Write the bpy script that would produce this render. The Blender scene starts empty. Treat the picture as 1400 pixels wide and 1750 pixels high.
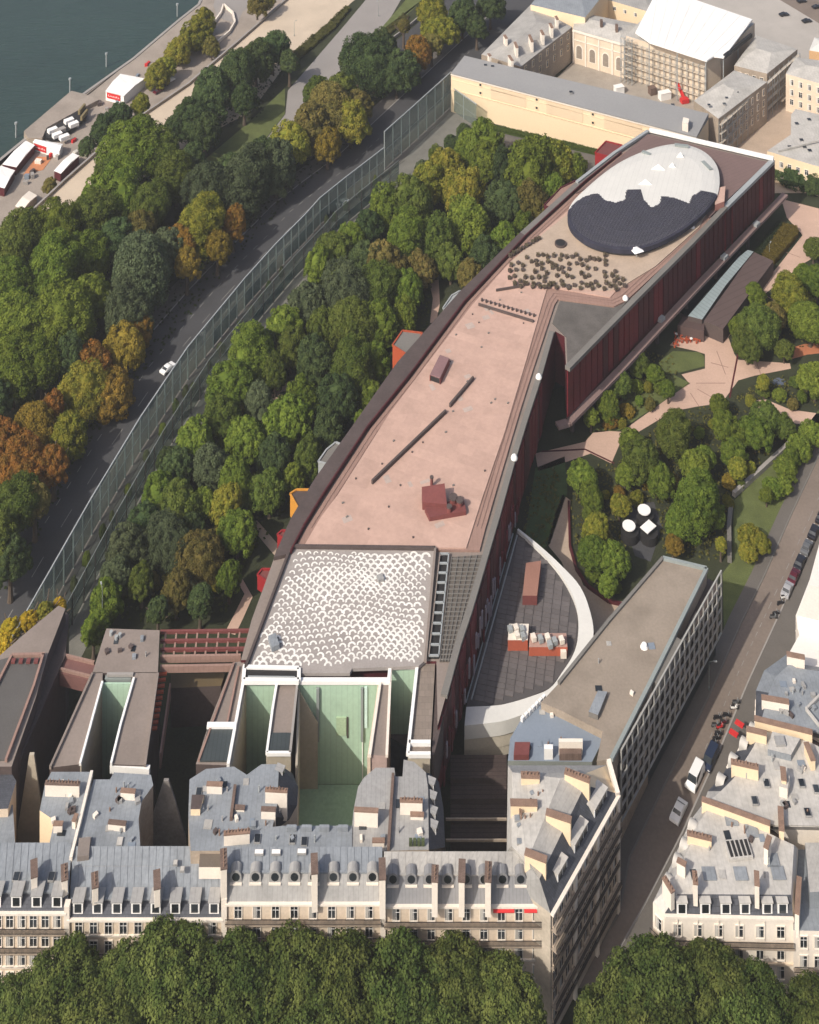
import bpy, bmesh, math, random
import numpy as np
from mathutils import Vector, noise as mnoise

# ------------------------------------------------------------------ camera, sky, sun, exposure
SC = bpy.context.scene
CAM_H, FPX, HOR = 276.0, 2215.0, -1060.0      # height above the street, focal length in picture units, horizon line
cam_d = bpy.data.cameras.new('camera')
cam = bpy.data.objects.new('camera', cam_d)
SC.collection.objects.link(cam)
cam.location = (0, 0, CAM_H)
cam.rotation_euler = (math.pi / 2, 0, 0)
cam_d.sensor_fit = 'VERTICAL'
cam_d.sensor_height = 35.0
cam_d.lens = FPX / 1750 * 35.0
cam_d.shift_y = -(875 - HOR) / 1750
cam_d.clip_end = 9000
cam_d.clip_start = 1
SC.camera = cam

SUN_DIR = Vector((0.77, 0.80, -1.0)).normalized()     # direction the light travels
elev = math.asin(-SUN_DIR.z)
az = math.atan2(-SUN_DIR.x, -SUN_DIR.y)               # where the sun stands, clockwise from +Y
w = bpy.data.worlds.new('World'); SC.world = w; w.use_nodes = True
nt = w.node_tree; bg = nt.nodes['Background']
sky = nt.nodes.new('ShaderNodeTexSky'); sky.sky_type = 'NISHITA'; sky.sun_disc = False
sky.sun_elevation = elev; sky.sun_rotation = az
sky.air_density = 0.75; sky.dust_density = 4.0; sky.ozone_density = 0.6
nt.links.new(sky.outputs[0], bg.inputs['Color']); bg.inputs['Strength'].default_value = 0.125
sd = bpy.data.lights.new('sun', 'SUN'); sd.energy = 3.35; sd.angle = math.radians(0.6); sd.color = (1.0, 0.93, 0.83)
so = bpy.data.objects.new('sun', sd); SC.collection.objects.link(so)
so.rotation_euler = SUN_DIR.to_track_quat('-Z', 'Y').to_euler(); so.location = (-300, -200, 600)
vs = SC.view_settings
vs.view_transform = 'Standard'; vs.look = 'None'; vs.gamma = 1.0; vs.exposure = 0.36
vs.use_curve_mapping = False
SC.cycles.max_bounces = 5; SC.cycles.diffuse_bounces = 3; SC.cycles.glossy_bounces = 2
SC.cycles.transparent_max_bounces = 12; SC.cycles.transmission_bounces = 3
SC.cycles.caustics_reflective = False; SC.cycles.caustics_refractive = False

# ------------------------------------------------------------------ helpers
COL = SC.collection
R = random.Random(7)
WORLD = {}            # world origin of every object we make

def W(x, y, h=0.0):
    """ground plan position of a spot surveyed from the tower: sight line (x, y) meets height h"""
    d = (CAM_H - h) * FPX / (y - HOR)
    return Vector(((x - 700.0) * d / FPX, d, h))

def px_m(y, h):       # picture units per metre there
    return (y - HOR) / (CAM_H - h)

MATS = {}
def srgb(c):
    return tuple((v / 12.92 if v <= 0.04045 else ((v + 0.055) / 1.055) ** 2.4) for v in c)

def mat(name, col, rough=0.85, var=0.14, scale=0.25, fine=3.0, bump=0.0, bscale=4.0, spec=0.25, metal=0.0, seam=None, brick=None, randobj=0.0, stain=0.0):
    if name in MATS: return MATS[name]
    m = bpy.data.materials.new(name); m.use_nodes = True
    N = m.node_tree.nodes; L = m.node_tree.links
    p = N['Principled BSDF']
    p.inputs['Roughness'].default_value = rough
    p.inputs['Metallic'].default_value = metal
    p.inputs['Specular IOR Level'].default_value = spec
    tc = N.new('ShaderNodeTexCoord')
    n1 = N.new('ShaderNodeTexNoise'); n1.inputs['Scale'].default_value = scale; n1.inputs['Detail'].default_value = 6
    n2 = N.new('ShaderNodeTexNoise'); n2.inputs['Scale'].default_value = fine; n2.inputs['Detail'].default_value = 4
    L.new(tc.outputs['Object'], n1.inputs['Vector']); L.new(tc.outputs['Object'], n2.inputs['Vector'])
    ad = N.new('ShaderNodeMath'); ad.operation = 'ADD'
    L.new(n1.outputs['Fac'], ad.inputs[0]); L.new(n2.outputs['Fac'], ad.inputs[1])
    mr = N.new('ShaderNodeMapRange'); mr.inputs['From Min'].default_value = 0.65; mr.inputs['From Max'].default_value = 1.35
    mr.inputs['To Min'].default_value = 1 - var; mr.inputs['To Max'].default_value = 1 + var
    L.new(ad.outputs[0], mr.inputs['Value'])
    fac = mr.outputs[0]
    if randobj:
        oi = N.new('ShaderNodeObjectInfo')
        r2 = N.new('ShaderNodeMapRange'); r2.inputs['To Min'].default_value = 1 - randobj; r2.inputs['To Max'].default_value = 1 + randobj
        L.new(oi.outputs['Random'], r2.inputs['Value'])
        mu = N.new('ShaderNodeMath'); mu.operation = 'MULTIPLY'
        L.new(fac, mu.inputs[0]); L.new(r2.outputs[0], mu.inputs[1]); fac = mu.outputs[0]
    hgt = n2.outputs['Fac']
    if seam:      # (angle degrees, spacing in metres, darkening)
        mp = N.new('ShaderNodeMapping'); mp.inputs['Rotation'].default_value = (0, 0, math.radians(seam[0]))
        L.new(tc.outputs['Object'], mp.inputs['Vector'])
        sx = N.new('ShaderNodeSeparateXYZ'); L.new(mp.outputs[0], sx.inputs[0])
        dv = N.new('ShaderNodeMath'); dv.operation = 'DIVIDE'; dv.inputs[1].default_value = seam[1]; L.new(sx.outputs['X'], dv.inputs[0])
        fr = N.new('ShaderNodeMath'); fr.operation = 'FRACT'; L.new(dv.outputs[0], fr.inputs[0])
        gt = N.new('ShaderNodeMath'); gt.operation = 'GREATER_THAN'; gt.inputs[1].default_value = 0.84; L.new(fr.outputs[0], gt.inputs[0])
        r3 = N.new('ShaderNodeMapRange'); r3.inputs['To Min'].default_value = 1.0; r3.inputs['To Max'].default_value = 1 - seam[2]
        L.new(gt.outputs[0], r3.inputs['Value'])
        mu = N.new('ShaderNodeMath'); mu.operation = 'MULTIPLY'
        L.new(fac, mu.inputs[0]); L.new(r3.outputs[0], mu.inputs[1]); fac = mu.outputs[0]
        hgt = gt.outputs[0]
    if brick:     # (width, height, mortar size, contrast)
        bt = N.new('ShaderNodeTexBrick'); bt.inputs['Scale'].default_value = 1.0
        bt.inputs['Brick Width'].default_value = brick[0]; bt.inputs['Row Height'].default_value = brick[1]
        bt.inputs['Mortar Size'].default_value = brick[2]; bt.inputs['Mortar Smooth'].default_value = 0.3
        c = brick[3]
        bt.inputs['Color1'].default_value = (1 - c, 1 - c, 1 - c, 1); bt.inputs['Color2'].default_value = (1, 1, 1, 1)
        bt.inputs['Mortar'].default_value = (1 - 1.6 * c,) * 3 + (1,)
        mp = N.new('ShaderNodeMapping'); mp.inputs['Rotation'].default_value = (0, 0, math.radians(brick[4] if len(brick) > 4 else 0))
        L.new(tc.outputs['Object'], mp.inputs['Vector']); L.new(mp.outputs[0], bt.inputs['Vector'])
        sp = N.new('ShaderNodeSeparateColor'); L.new(bt.outputs['Color'], sp.inputs[0])
        mu = N.new('ShaderNodeMath'); mu.operation = 'MULTIPLY'
        L.new(fac, mu.inputs[0]); L.new(sp.outputs[0], mu.inputs[1]); fac = mu.outputs[0]
    vm = N.new('ShaderNodeVectorMath'); vm.operation = 'SCALE'
    vm.inputs[0].default_value = col
    L.new(fac, vm.inputs['Scale'])
    out = vm.outputs[0]
    if stain:
        n3 = N.new('ShaderNodeTexNoise'); n3.inputs['Scale'].default_value = 0.09; n3.inputs['Detail'].default_value = 8; n3.inputs['Roughness'].default_value = 0.65
        L.new(tc.outputs['Object'], n3.inputs['Vector'])
        cr = N.new('ShaderNodeMapRange'); cr.inputs['From Min'].default_value = 0.5; cr.inputs['From Max'].default_value = 0.68
        L.new(n3.outputs['Fac'], cr.inputs['Value'])
        ms = N.new('ShaderNodeMath'); ms.operation = 'MULTIPLY'; ms.inputs[1].default_value = stain; L.new(cr.outputs[0], ms.inputs[0])
        mx = N.new('ShaderNodeMix'); mx.data_type = 'RGBA'
        L.new(ms.outputs[0], mx.inputs[0]); L.new(out, mx.inputs[6]); mx.inputs[7].default_value = (col[0] * .5, col[1] * .5, col[2] * .48, 1)
        out = mx.outputs[2]
    L.new(out, p.inputs['Base Color'])
    if bump:
        b = N.new('ShaderNodeBump'); b.inputs['Strength'].default_value = min(1, bump); b.inputs['Distance'].default_value = 0.15
        if not seam:
            n4 = N.new('ShaderNodeTexNoise'); n4.inputs['Scale'].default_value = bscale; n4.inputs['Detail'].default_value = 5
            L.new(tc.outputs['Object'], n4.inputs['Vector']); hgt = n4.outputs['Fac']
        L.new(hgt, b.inputs['Height']); L.new(b.outputs[0], p.inputs['Normal'])
    MATS[name] = m
    return m

def leafmat(name, col, col2=None):
    if name in MATS: return MATS[name]
    m = bpy.data.materials.new(name); m.use_nodes = True
    N = m.node_tree.nodes; L = m.node_tree.links
    N.remove(N['Principled BSDF'])
    tc = N.new('ShaderNodeTexCoord'); oi = N.new('ShaderNodeObjectInfo')
    n1 = N.new('ShaderNodeTexNoise'); n1.inputs['Scale'].default_value = 3.2; n1.inputs['Detail'].default_value = 3
    va = N.new('ShaderNodeVectorMath'); va.operation = 'ADD'
    L.new(tc.outputs['Object'], va.inputs[0]); L.new(oi.outputs['Location'], va.inputs[1]); L.new(va.outputs[0], n1.inputs['Vector'])
    cr = N.new('ShaderNodeMapRange'); cr.inputs['From Min'].default_value = 0.38; cr.inputs['From Max'].default_value = 0.66
    L.new(n1.outputs['Fac'], cr.inputs['Value'])
    mx = N.new('ShaderNodeMix'); mx.data_type = 'RGBA'
    c2 = col2 or tuple(v * 1.45 for v in col)
    mx.inputs[6].default_value = (*col, 1); mx.inputs[7].default_value = (*c2, 1); L.new(cr.outputs[0], mx.inputs[0])
    hs = N.new('ShaderNodeHueSaturation')
    rv = N.new('ShaderNodeMapRange'); rv.inputs['To Min'].default_value = 0.78; rv.inputs['To Max'].default_value = 1.22
    rh = N.new('ShaderNodeMapRange'); rh.inputs['To Min'].default_value = 0.487; rh.inputs['To Max'].default_value = 0.513
    wn = N.new('ShaderNodeTexWhiteNoise'); wn.noise_dimensions = '1D'; L.new(oi.outputs['Random'], wn.inputs['W'])
    L.new(oi.outputs['Random'], rv.inputs['Value']); L.new(wn.outputs['Value'], rh.inputs['Value'])
    L.new(rv.outputs[0], hs.inputs['Value']); L.new(rh.outputs[0], hs.inputs['Hue']); L.new(mx.outputs[2], hs.inputs['Color'])
    d = N.new('ShaderNodeBsdfDiffuse'); t = N.new('ShaderNodeBsdfTranslucent'); ms = N.new('ShaderNodeMixShader')
    ms.inputs[0].default_value = 0.32
    L.new(hs.outputs[0], d.inputs['Color']); L.new(hs.outputs[0], t.inputs['Color'])
    L.new(d.outputs[0], ms.inputs[1]); L.new(t.outputs[0], ms.inputs[2]); L.new(ms.outputs[0], N['Material Output'].inputs['Surface'])
    MATS[name] = m
    return m

class G:
    """collects geometry for one mesh; several materials allowed"""
    def __init__(s): s.v = []; s.f = []; s.mi = []; s.mats = []
    def m(s, mt):
        if mt not in s.mats: s.mats.append(mt)
        return s.mats.index(mt)
    def face(s, pts, mt):
        k = len(s.v); s.v += [tuple(p) for p in pts]; s.f.append(tuple(range(k, k + len(pts)))); s.mi.append(s.m(mt))
    def prism(s, poly, z0, z1, mt, mside=None, bottom=True):
        """poly: xy(z) points; z1 top height (None: each point's own z), z0 bottom"""
        mside = mside or mt
        ar = sum(poly[i][0] * poly[(i + 1) % len(poly)][1] - poly[(i + 1) % len(poly)][0] * poly[i][1] for i in range(len(poly)))
        if ar < 0: poly = list(reversed(poly))
        n = len(poly); k = len(s.v)
        s.v += [(p[0], p[1], (p[2] if z1 is None else z1)) for p in poly]
        s.v += [(p[0], p[1], z0) for p in poly]
        s.f.append(tuple(range(k, k + n))); s.mi.append(s.m(mt))
        if bottom: s.f.append(tuple(range(k + 2 * n - 1, k + n - 1, -1))); s.mi.append(s.m(mside))
        for i in range(n):
            j = (i + 1) % n
            s.f.append((k + i, k + n + i, k + n + j, k + j)); s.mi.append(s.m(mside))
    def box(s, c, size, mt, ang=0.0):
        x, y, z = c; a, b, h = size[0] / 2, size[1] / 2, size[2] / 2
        ca, sa = math.cos(ang), math.sin(ang)
        poly = [(x + ca * u - sa * v, y + sa * u + ca * v) for u, v in ((-a, -b), (a, -b), (a, b), (-a, b))]
        s.prism(poly, z - h, z + h, mt)
    def bar(s, p, q, wd, ht, mt):
        """beam from p to q, wd wide, ht high (centred)"""
        p = Vector(p); q = Vector(q); d = (q - p)
        if d.length < 1e-6: return
        dn = d.normalized(); side = dn.cross(Vector((0, 0, 1)))
        if side.length < 1e-3: side = Vector((1, 0, 0))
        side.normalize(); up = side.cross(dn).normalized()
        a = side * wd / 2; b = up * ht / 2
        k = len(s.v)
        for e in (p, q):
            for u in (-a - b, a - b, a + b, -a + b): s.v.append(tuple(e + u))
        for f in ((3, 2, 1, 0), (4, 5, 6, 7), (0, 1, 5, 4), (1, 2, 6, 5), (2, 3, 7, 6), (3, 0, 4, 7)):
            s.f.append(tuple(k + i for i in f)); s.mi.append(s.m(mt))
    def cyl(s, c, r, z0, z1, mt, n=10, r2=None):
        r2 = r if r2 is None else r2
        k = len(s.v)
        for i in range(n):
            a = 2 * math.pi * i / n; s.v.append((c[0] + r * math.cos(a), c[1] + r * math.sin(a), z0))
        for i in range(n):
            a = 2 * math.pi * i / n; s.v.append((c[0] + r2 * math.cos(a), c[1] + r2 * math.sin(a), z1))
        for i in range(n):
            j = (i + 1) % n; s.f.append((k + i, k + j, k + n + j, k + n + i)); s.mi.append(s.m(mt))
        s.f.append(tuple(range(k + n, k + 2 * n))); s.mi.append(s.m(mt))
        s.f.append(tuple(range(k + n - 1, k - 1, -1))); s.mi.append(s.m(mt))
    def mesh(s, name):
        me = bpy.data.meshes.new(name); me.from_pydata(s.v, [], s.f)
        for mt in s.mats: me.materials.append(mt)
        me.polygons.foreach_set('material_index', s.mi); me.update()
        return me

def put(name, me, parent=None, loc=(0, 0, 0), rz=0.0, label=None, cat=None, group=None, kind=None):
    """link a mesh (or Empty when me is None); loc is a world position"""
    o = bpy.data.objects.new(name, me); COL.objects.link(o)
    loc = Vector(loc)
    if parent is not None:
        o.parent = parent; o.location = loc - WORLD[parent.name]
    else: o.location = loc
    o.rotation_euler[2] = rz
    WORLD[o.name] = loc
    if label: o['label'] = label
    if cat: o['category'] = cat
    if group: o['group'] = group
    if kind: o['kind'] = kind
    return o

def sub(name, me, parent, loc=(0, 0, 0), rz=0.0):
    """child placed in its parent's own frame"""
    o = bpy.data.objects.new(name, me); COL.objects.link(o); o.parent = parent
    o.location = loc; o.rotation_euler[2] = rz
    WORLD[o.name] = WORLD[parent.name] + Vector(loc)
    return o

def thing(name, label, cat, loc, group=None, rz=0.0):
    loc = Vector(loc)
    return put(name, None, None, loc, rz, label, cat, group)

def part(name, g, parent, kind=None):
    return put(name, g.mesh(name), parent, (0, 0, 0), kind=kind)

def P(pts, h):        # surveyed outline -> plan polygon
    return [W(x, y, h) for x, y in pts]

def slab(name, pts, h, z0, mt, parent, mside=None, kind=None):
    g = G(); g.prism(P(pts, h), z0, h, mt, mside); return part(name, g, parent, kind)

def inset(poly, d):
    """offset polygon inward by d"""
    n = len(poly)
    ar = sum(poly[i][0] * poly[(i + 1) % n][1] - poly[(i + 1) % n][0] * poly[i][1] for i in range(n))
    sg = 1 if ar > 0 else -1
    out = []
    for i in range(n):
        a = Vector(poly[i - 1][:2]); b = Vector(poly[i][:2]); c = Vector(poly[(i + 1) % n][:2])
        d1 = (b - a).normalized(); d2 = (c - b).normalized()
        n1 = Vector((-d1.y, d1.x)) * sg; n2 = Vector((-d2.y, d2.x)) * sg
        dd = d[i] if isinstance(d, (list, tuple)) else d       # per edge i -> i+1
        dp = d[i - 1] if isinstance(d, (list, tuple)) else d
        den = d1.x * d2.y - d1.y * d2.x
        if abs(den) < 0.08:
            out.append(b + n1 * (dd + dp) / 2); continue
        p1 = b + n1 * dp; p2 = b + n2 * dd
        t = ((p2.x - p1.x) * d2.y - (p2.y - p1.y) * d2.x) / den
        out.append(p1 + d1 * t)
    return out

def inside(p, poly):
    c = False; n = len(poly); j = n - 1
    for i in range(n):
        a, b = poly[i], poly[j]
        if (a[1] > p[1]) != (b[1] > p[1]) and p[0] < (b[0] - a[0]) * (p[1] - a[1]) / (b[1] - a[1]) + a[0]: c = not c
        j = i
    return c

def haze(density, col=(.92, .92, .92)):
    m = bpy.data.materials.new('haze_air'); m.use_nodes = True; N = m.node_tree.nodes; N.remove(N['Principled BSDF'])
    v = N.new('ShaderNodeVolumePrincipled'); v.inputs['Color'].default_value = (*col, 1); v.inputs['Density'].default_value = density; v.inputs['Anisotropy'].default_value = .3
    m.node_tree.links.new(v.outputs[0], N['Material Output'].inputs['Volume'])
    g = G(); g.prism([Vector((-5200, -1000, 0)), Vector((5200, -1000, 0)), Vector((5200, 6100, 0)), Vector((-5200, 6100, 0))], -10.5, 290, m)
    return put('haze', g.mesh('haze'), kind='stuff', label='thin pale air haze over the whole scene')

# ------------------------------------------------------------------ materials
asphalt = mat('asphalt', (0.062, 0.062, 0.065), 0.9, 0.15, 0.08, 2, stain=.3)
asphalt_lit = mat('lit_asphalt', (0.20, 0.162, 0.135), 0.9, 0.13, 0.06, 1.5, stain=.25)  # lit copy of the asphalt, sunlight put into its colour
pavement = mat('pavement', (0.13, 0.118, 0.105), 0.9, 0.12, 0.3, 3)
kerbst = mat('kerb_stone', (0.3, 0.28, 0.26), 0.8, 0.1)
soil = mat('garden_soil', (0.035, 0.04, 0.02), 1.0, 0.35, 0.15, 2, bump=.5)
sand = mat('pale_sand', (0.52, 0.43, 0.33), 0.95, 0.10, 0.1, 2, stain=.15)
portfl = mat('port_paving', (0.31, 0.265, 0.225), 0.9, 0.15, 0.12, 2, stain=.35)
pathgrey = mat('grey_path', (0.27, 0.25, 0.235), 0.9, 0.08, 0.1, 2)
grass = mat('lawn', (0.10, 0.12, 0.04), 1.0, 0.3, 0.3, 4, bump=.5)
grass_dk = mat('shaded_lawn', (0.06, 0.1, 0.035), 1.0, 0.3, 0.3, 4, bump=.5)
pinkpath = mat('pink_concrete', (0.52, 0.36, 0.28), 0.9, 0.10, 0.15, 2, stain=.2)
redpath = mat('red_earth', (0.42, 0.16, 0.08), 0.95, 0.15, 0.3, 3)
stone = mat('cream_stone', (0.64, 0.53, 0.41), 0.85, 0.12, 0.2, 2.5, bump=.15)
stone_w = mat('white_render', (0.74, 0.67, 0.58), 0.85, 0.08, 0.2, 2.5)
stone_d = mat('weathered_stone', (0.34, 0.28, 0.22), 0.9, 0.2, 0.25, 2, stain=.4)
cream = mat('cream_render', (0.74, 0.59, 0.40), 0.85, 0.06, 0.05, 2)
zinc = mat('zinc', (0.31, 0.305, 0.295), 0.65, 0.16, 0.35, 2, spec=.25, seam=(0, 0.85, .12), stain=.35)
zinc_b = mat('blue_zinc', (0.235, 0.255, 0.275), 0.65, 0.18, 0.35, 2, spec=.25, seam=(0, 0.9, .10), stain=.35)
zinc_l = mat('light_zinc', (0.37, 0.355, 0.33), 0.7, 0.18, 0.3, 2, spec=.25, seam=(35, 0.95, .09), stain=.3)
zinc_p = mat('pale_zinc', (0.46, 0.44, 0.405), 0.7, 0.18, 0.3, 1.5, spec=.22, seam=(0, 1.1, .08), stain=.35)
slate = mat('slate', (0.085, 0.09, 0.105), 0.7, 0.25, 0.6, 5, brick=(0.5, 0.3, .03, .25))
terracotta = mat('terracotta', (0.23, 0.15, 0.11), 0.9, 0.25, 0.8, 5)
brickred = mat('old_brick', (0.18, 0.125, 0.10), 0.9, 0.25, 0.6, 5, brick=(0.4, 0.15, .02, .25))
glass_dk = mat('dark_glass', (0.025, 0.03, 0.035), 0.15, 0.4, 0.4, 1, spec=.6, randobj=.5)
white = mat('white_paint', (0.80, 0.79, 0.76), 0.6, 0.04, 0.3, 2)
offwhite = mat('off_white_roof', (0.62, 0.61, 0.57), 0.7, 0.06, 0.2, 2, seam=(20, 1.6, .06))
museum_pink = mat('pink_roof_render', (0.50, 0.335, 0.27), 0.9, 0.10, 0.12, 1.2, brick=(4.2, 2.6, .004, .10, 24), stain=.3)
museum_brown = mat('brown_rim', (0.29, 0.185, 0.15), 0.85, 0.12, 0.2, 2, seam=(0, 1.0, .1))
museum_dark = mat('dark_brown_metal', (0.085, 0.065, 0.06), 0.7, 0.2, 0.3, 2)
museum_grey = mat('grey_brown_roof', (0.235, 0.195, 0.17), 0.9, 0.12, 0.15, 2, stain=.3)
ledge_grey = mat('grey_gutter', (0.17, 0.16, 0.145), 0.8, 0.12, 0.2, 2)
dkred = mat('dark_red_louvre', (0.075, 0.014, 0.018), 0.6, 0.3, 0.15, 2)
midred = mat('mid_red_louvre', (0.15, 0.016, 0.022), 0.6, 0.3, 0.15, 2)
blackm = mat('black_metal', (0.025, 0.024, 0.024), 0.6, 0.2)
steel = mat('grey_steel', (0.32, 0.34, 0.34), 0.5, 0.1, spec=.4)
steel_g = mat('green_grey_steel', (0.25, 0.28, 0.27), 0.5, 0.1, spec=.4)
greenwall = mat('pale_green_wall', (0.38, 0.53, 0.40), 0.75, 0.08, 0.12, 1.5, seam=(0, 1.1, .10), stain=.22)
beige = mat('beige_wall', (0.42, 0.37, 0.29), 0.9, 0.12, 0.12, 1.5, stain=.3)
deepred = mat('deep_red', (0.26, 0.02, 0.022), 0.6, 0.1)
red = mat('bright_red', (0.55, 0.03, 0.03), 0.6, 0.08)
orange = mat('orange_red', (0.36, 0.075, 0.032), 0.6, 0.08)
yellow = mat('orange_yellow', (0.55, 0.25, 0.04), 0.6, 0.08)
bark = mat('bark', (0.10, 0.075, 0.055), 0.95, 0.25, 2, 6)
canvas = mat('white_canvas', (0.84, 0.82, 0.79), 0.7, 0.03, 0.3, 2, seam=(-35, 3.2, .05))
tan = mat('tan_paving', (0.42, 0.33, 0.255), 0.9, 0.12, 0.3, 2)
bluegrey = mat('blue_grey_membrane', (0.20, 0.235, 0.28), 0.7, 0.08, 0.2, 2)
navy = mat('navy_tiles', (0.042, 0.042, 0.062), 0.75, 0.18, 0.3, 3, spec=.2, brick=(1.2, 1.2, .04, .3))

def water_mat():
    m = mat('river_water', (0.026, 0.048, 0.038), 0.25, 0.12, 0.02, 0.2, spec=.5)
    N = m.node_tree.nodes; L = m.node_tree.links
    tc = N.new('ShaderNodeTexCoord'); mp = N.new('ShaderNodeMapping'); mp.inputs['Scale'].default_value = (0.35, 1.1, 1)
    mp.inputs['Rotation'].default_value = (0, 0, math.radians(12))
    n = N.new('ShaderNodeTexNoise'); n.inputs['Scale'].default_value = 0.5; n.inputs['Detail'].default_value = 5
    b = N.new('ShaderNodeBump'); b.inputs['Strength'].default_value = 0.55; b.inputs['Distance'].default_value = 0.25
    L.new(tc.outputs['Object'], mp.inputs[0]); L.new(mp.outputs[0], n.inputs['Vector']); L.new(n.outputs['Fac'], b.inputs['Height'])
    L.new(b.outputs[0], N['Principled BSDF'].inputs['Normal'])
    return m

def glass_mat(name, col, fac):
    m = bpy.data.materials.new(name); m.use_nodes = True
    N = m.node_tree.nodes; L = m.node_tree.links
    p = N['Principled BSDF']; p.inputs['Base Color'].default_value = (*col, 1); p.inputs['Roughness'].default_value = 0.12
    t = N.new('ShaderNodeBsdfTransparent'); t.inputs['Color'].default_value = (0.86, 0.93, 0.9, 1)
    mx = N.new('ShaderNodeMixShader')
    tc = N.new('ShaderNodeTexCoord'); n = N.new('ShaderNodeTexNoise'); n.inputs['Scale'].default_value = 0.12; n.inputs['Detail'].default_value = 6
    L.new(tc.outputs['Object'], n.inputs['Vector'])
    mr = N.new('ShaderNodeMapRange'); mr.inputs['From Min'].default_value = .3; mr.inputs['From Max'].default_value = .7
    mr.inputs['To Min'].default_value = fac - .12; mr.inputs['To Max'].default_value = fac + .12
    L.new(n.outputs['Fac'], mr.inputs['Value']); L.new(mr.outputs[0], mx.inputs[0])
    L.new(t.outputs[0], mx.inputs[1]); L.new(p.outputs[0], mx.inputs[2]); L.new(mx.outputs[0], N['Material Output'].inputs['Surface'])
    MATS[name] = m
    return m
teal_glass = glass_mat('teal_glass', (0.05, 0.13, 0.15), 0.6)
pale_glass = glass_mat('pale_glass', (0.26, 0.29, 0.27), 0.5)
wall_glass = glass_mat('palisade_glass', (0.19, 0.215, 0.20), 0.40)
# ------------------------------------------------------------------ the setting: water, banks, ground, roads
def struct(name, g):
    return put(name, g.mesh(name), kind='structure')

par = [W(x, y, 0) for x, y in ((-80, 470), (34, 381), (110, 310), (213, 219), (320, 146), (403, 75), (489, 0), (560, -60))]
def ext(a, b, t):
    return b + (b - a).normalized() * t
n0 = ext(par[1], par[0], 700); f0 = ext(par[-2], par[-1], 2600)
g = G(); g.prism([n0] + par + [f0, Vector((5000, f0.y, 0)), Vector((5000, -900, 0)), Vector((n0.x, -900, 0))], -9, 0, soil, stone_d)
struct('ground', g)
wm = water_mat()
g = G(); g.face([(-5000, -900, -7), (5000, -900, -7), (5000, 6000, -7), (-5000, 6000, -7)], wm); struct('river_water', g)

edge = [W(x, y, -5) for x, y in ((-60, 322), (0, 274), (55, 229), (146, 159), (229, 100), (307, 34), (340, 8), (352, -20))]
e0 = ext(edge[1], edge[0], 700); e1 = ext(par[-2], par[-1], 2600) + Vector((-28, 20, 0))
back = [p + Vector((.3, -.3, 0)) for p in par]
g = G(); g.prism([e0] + edge + [e1, f0] + list(reversed(back)) + [n0], -9, -5, portfl, stone_d); struct('quay_floor', g)
# coping along the water and parapet on the upper bank
g = G()
for a, b in zip(edge[:-1], edge[1:]): g.bar(a + Vector((0, 0, .15)), b + Vector((0, 0, .15)), 1.2, .3, kerbst)
struct('quay_kerb', g)
pw = thing('parapet_wall', 'long low stone parapet between the lower quay and the pale riverside promenade', 'wall', par[1])
pts = [n0] + par + [f0]
for i in range(len(pts) - 1):
    g = G(); g.bar(pts[i] + Vector((0.4, -.4, .5)), pts[i + 1] + Vector((0.4, -.4, .5)), .5, 1.0, stone_d)
    c = G(); c.bar(pts[i] + Vector((0.4, -.4, 1.08)), pts[i + 1] + Vector((0.4, -.4, 1.08)), .7, .15, kerbst)
    part('wall_section', g, pw); part('coping', c, pw)

def sheet(name, pts, lvl, mt, h=0.0):
    g = G(); poly = P(pts, h)
    g.prism(poly, h - 0.3, h + 0.012 * lvl, mt); return struct(name, g)
def sheetw(name, poly, lvl, mt):
    g = G(); g.prism(poly, -0.3, 0.012 * lvl, mt); return struct(name, g)

sheet('promenade', [(-80, 473), (34, 384), (110, 313), (213, 222), (320, 149), (403, 79), (489, 3), (560, -56), (680, -60), (600, 5), (560, 45), (500, 95), (430, 190), (300, 260), (150, 380), (60, 470), (-80, 560)], 1, sand)
sheet('quay_ramp', [(395, 62), (415, 20), (470, -25), (520, -60), (380, -60), (365, 10), (372, 30), (402, 40), (385, 60)], 2, pathgrey, -5)
sheet('grey_path', [(625, 0), (590, 42), (540, 100), (492, 155), (488, 195), (455, 238), (478, 240), (512, 205), (585, 125), (645, 70), (685, 0), (700, -30), (640, -40)], 2, pathgrey)
sheet('lawn', [(330, 290), (430, 205), (487, 150), (487, 195), (450, 242), (400, 290)], 2, grass)
sheet('far_lawn', [(592, 110), (625, 72), (690, 30), (735, -10), (715, -25), (650, 50)], 3, grass)
sheet('service_road', [(640, 95), (690, 60), (760, 0), (800, -35), (860, -35), (780, 40), (700, 110)], 3, asphalt)

# quay boulevard: the glass palisade's foot gives its right side
PAL_TOP = [(20, 1090), (57, 1025), (157, 850), (240, 713), (321, 593), (418, 476), (472, 416), (523, 365), (547, 338), (592, 302), (657, 252)]
palw = [W(x, y, 9) for x, y in PAL_TOP]
far_dir = Vector((W(771, 121, 13.4) - W(657, 225, 13.4)).xy.to_3d().normalized())
pal_end = W(771, 121, 13.4)
def offl(poly, d):
    out = []
    for i, p in enumerate(poly):
        a = poly[max(0, i - 1)]; b = poly[min(len(poly) - 1, i + 1)]
        t = (b - a).xy.normalized(); out.append(Vector((p.x - t.y * d, p.y + t.x * d, 0)))
    return out
base = [Vector((p.x, p.y, 0)) for p in palw] + [Vector((pal_end.x, pal_end.y, 0))]
base = [ext(base[1], base[0], 60)] + base + [ext(base[-2], base[-1], 60), ext(base[-2], base[-1], 900)]
sheetw('boulevard', offl(base, 4.5) + list(reversed(offl(base, 19.5))), 3, asphalt)
sheetw('boulevard_pavement', offl(base, -1.5) + list(reversed(offl(base, 4.4))), 6, pavement)
sheetw('riverside_pavement', offl(base, 19.6) + list(reversed(offl(base, 25))), 5, pavement)
g = G()
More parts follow.
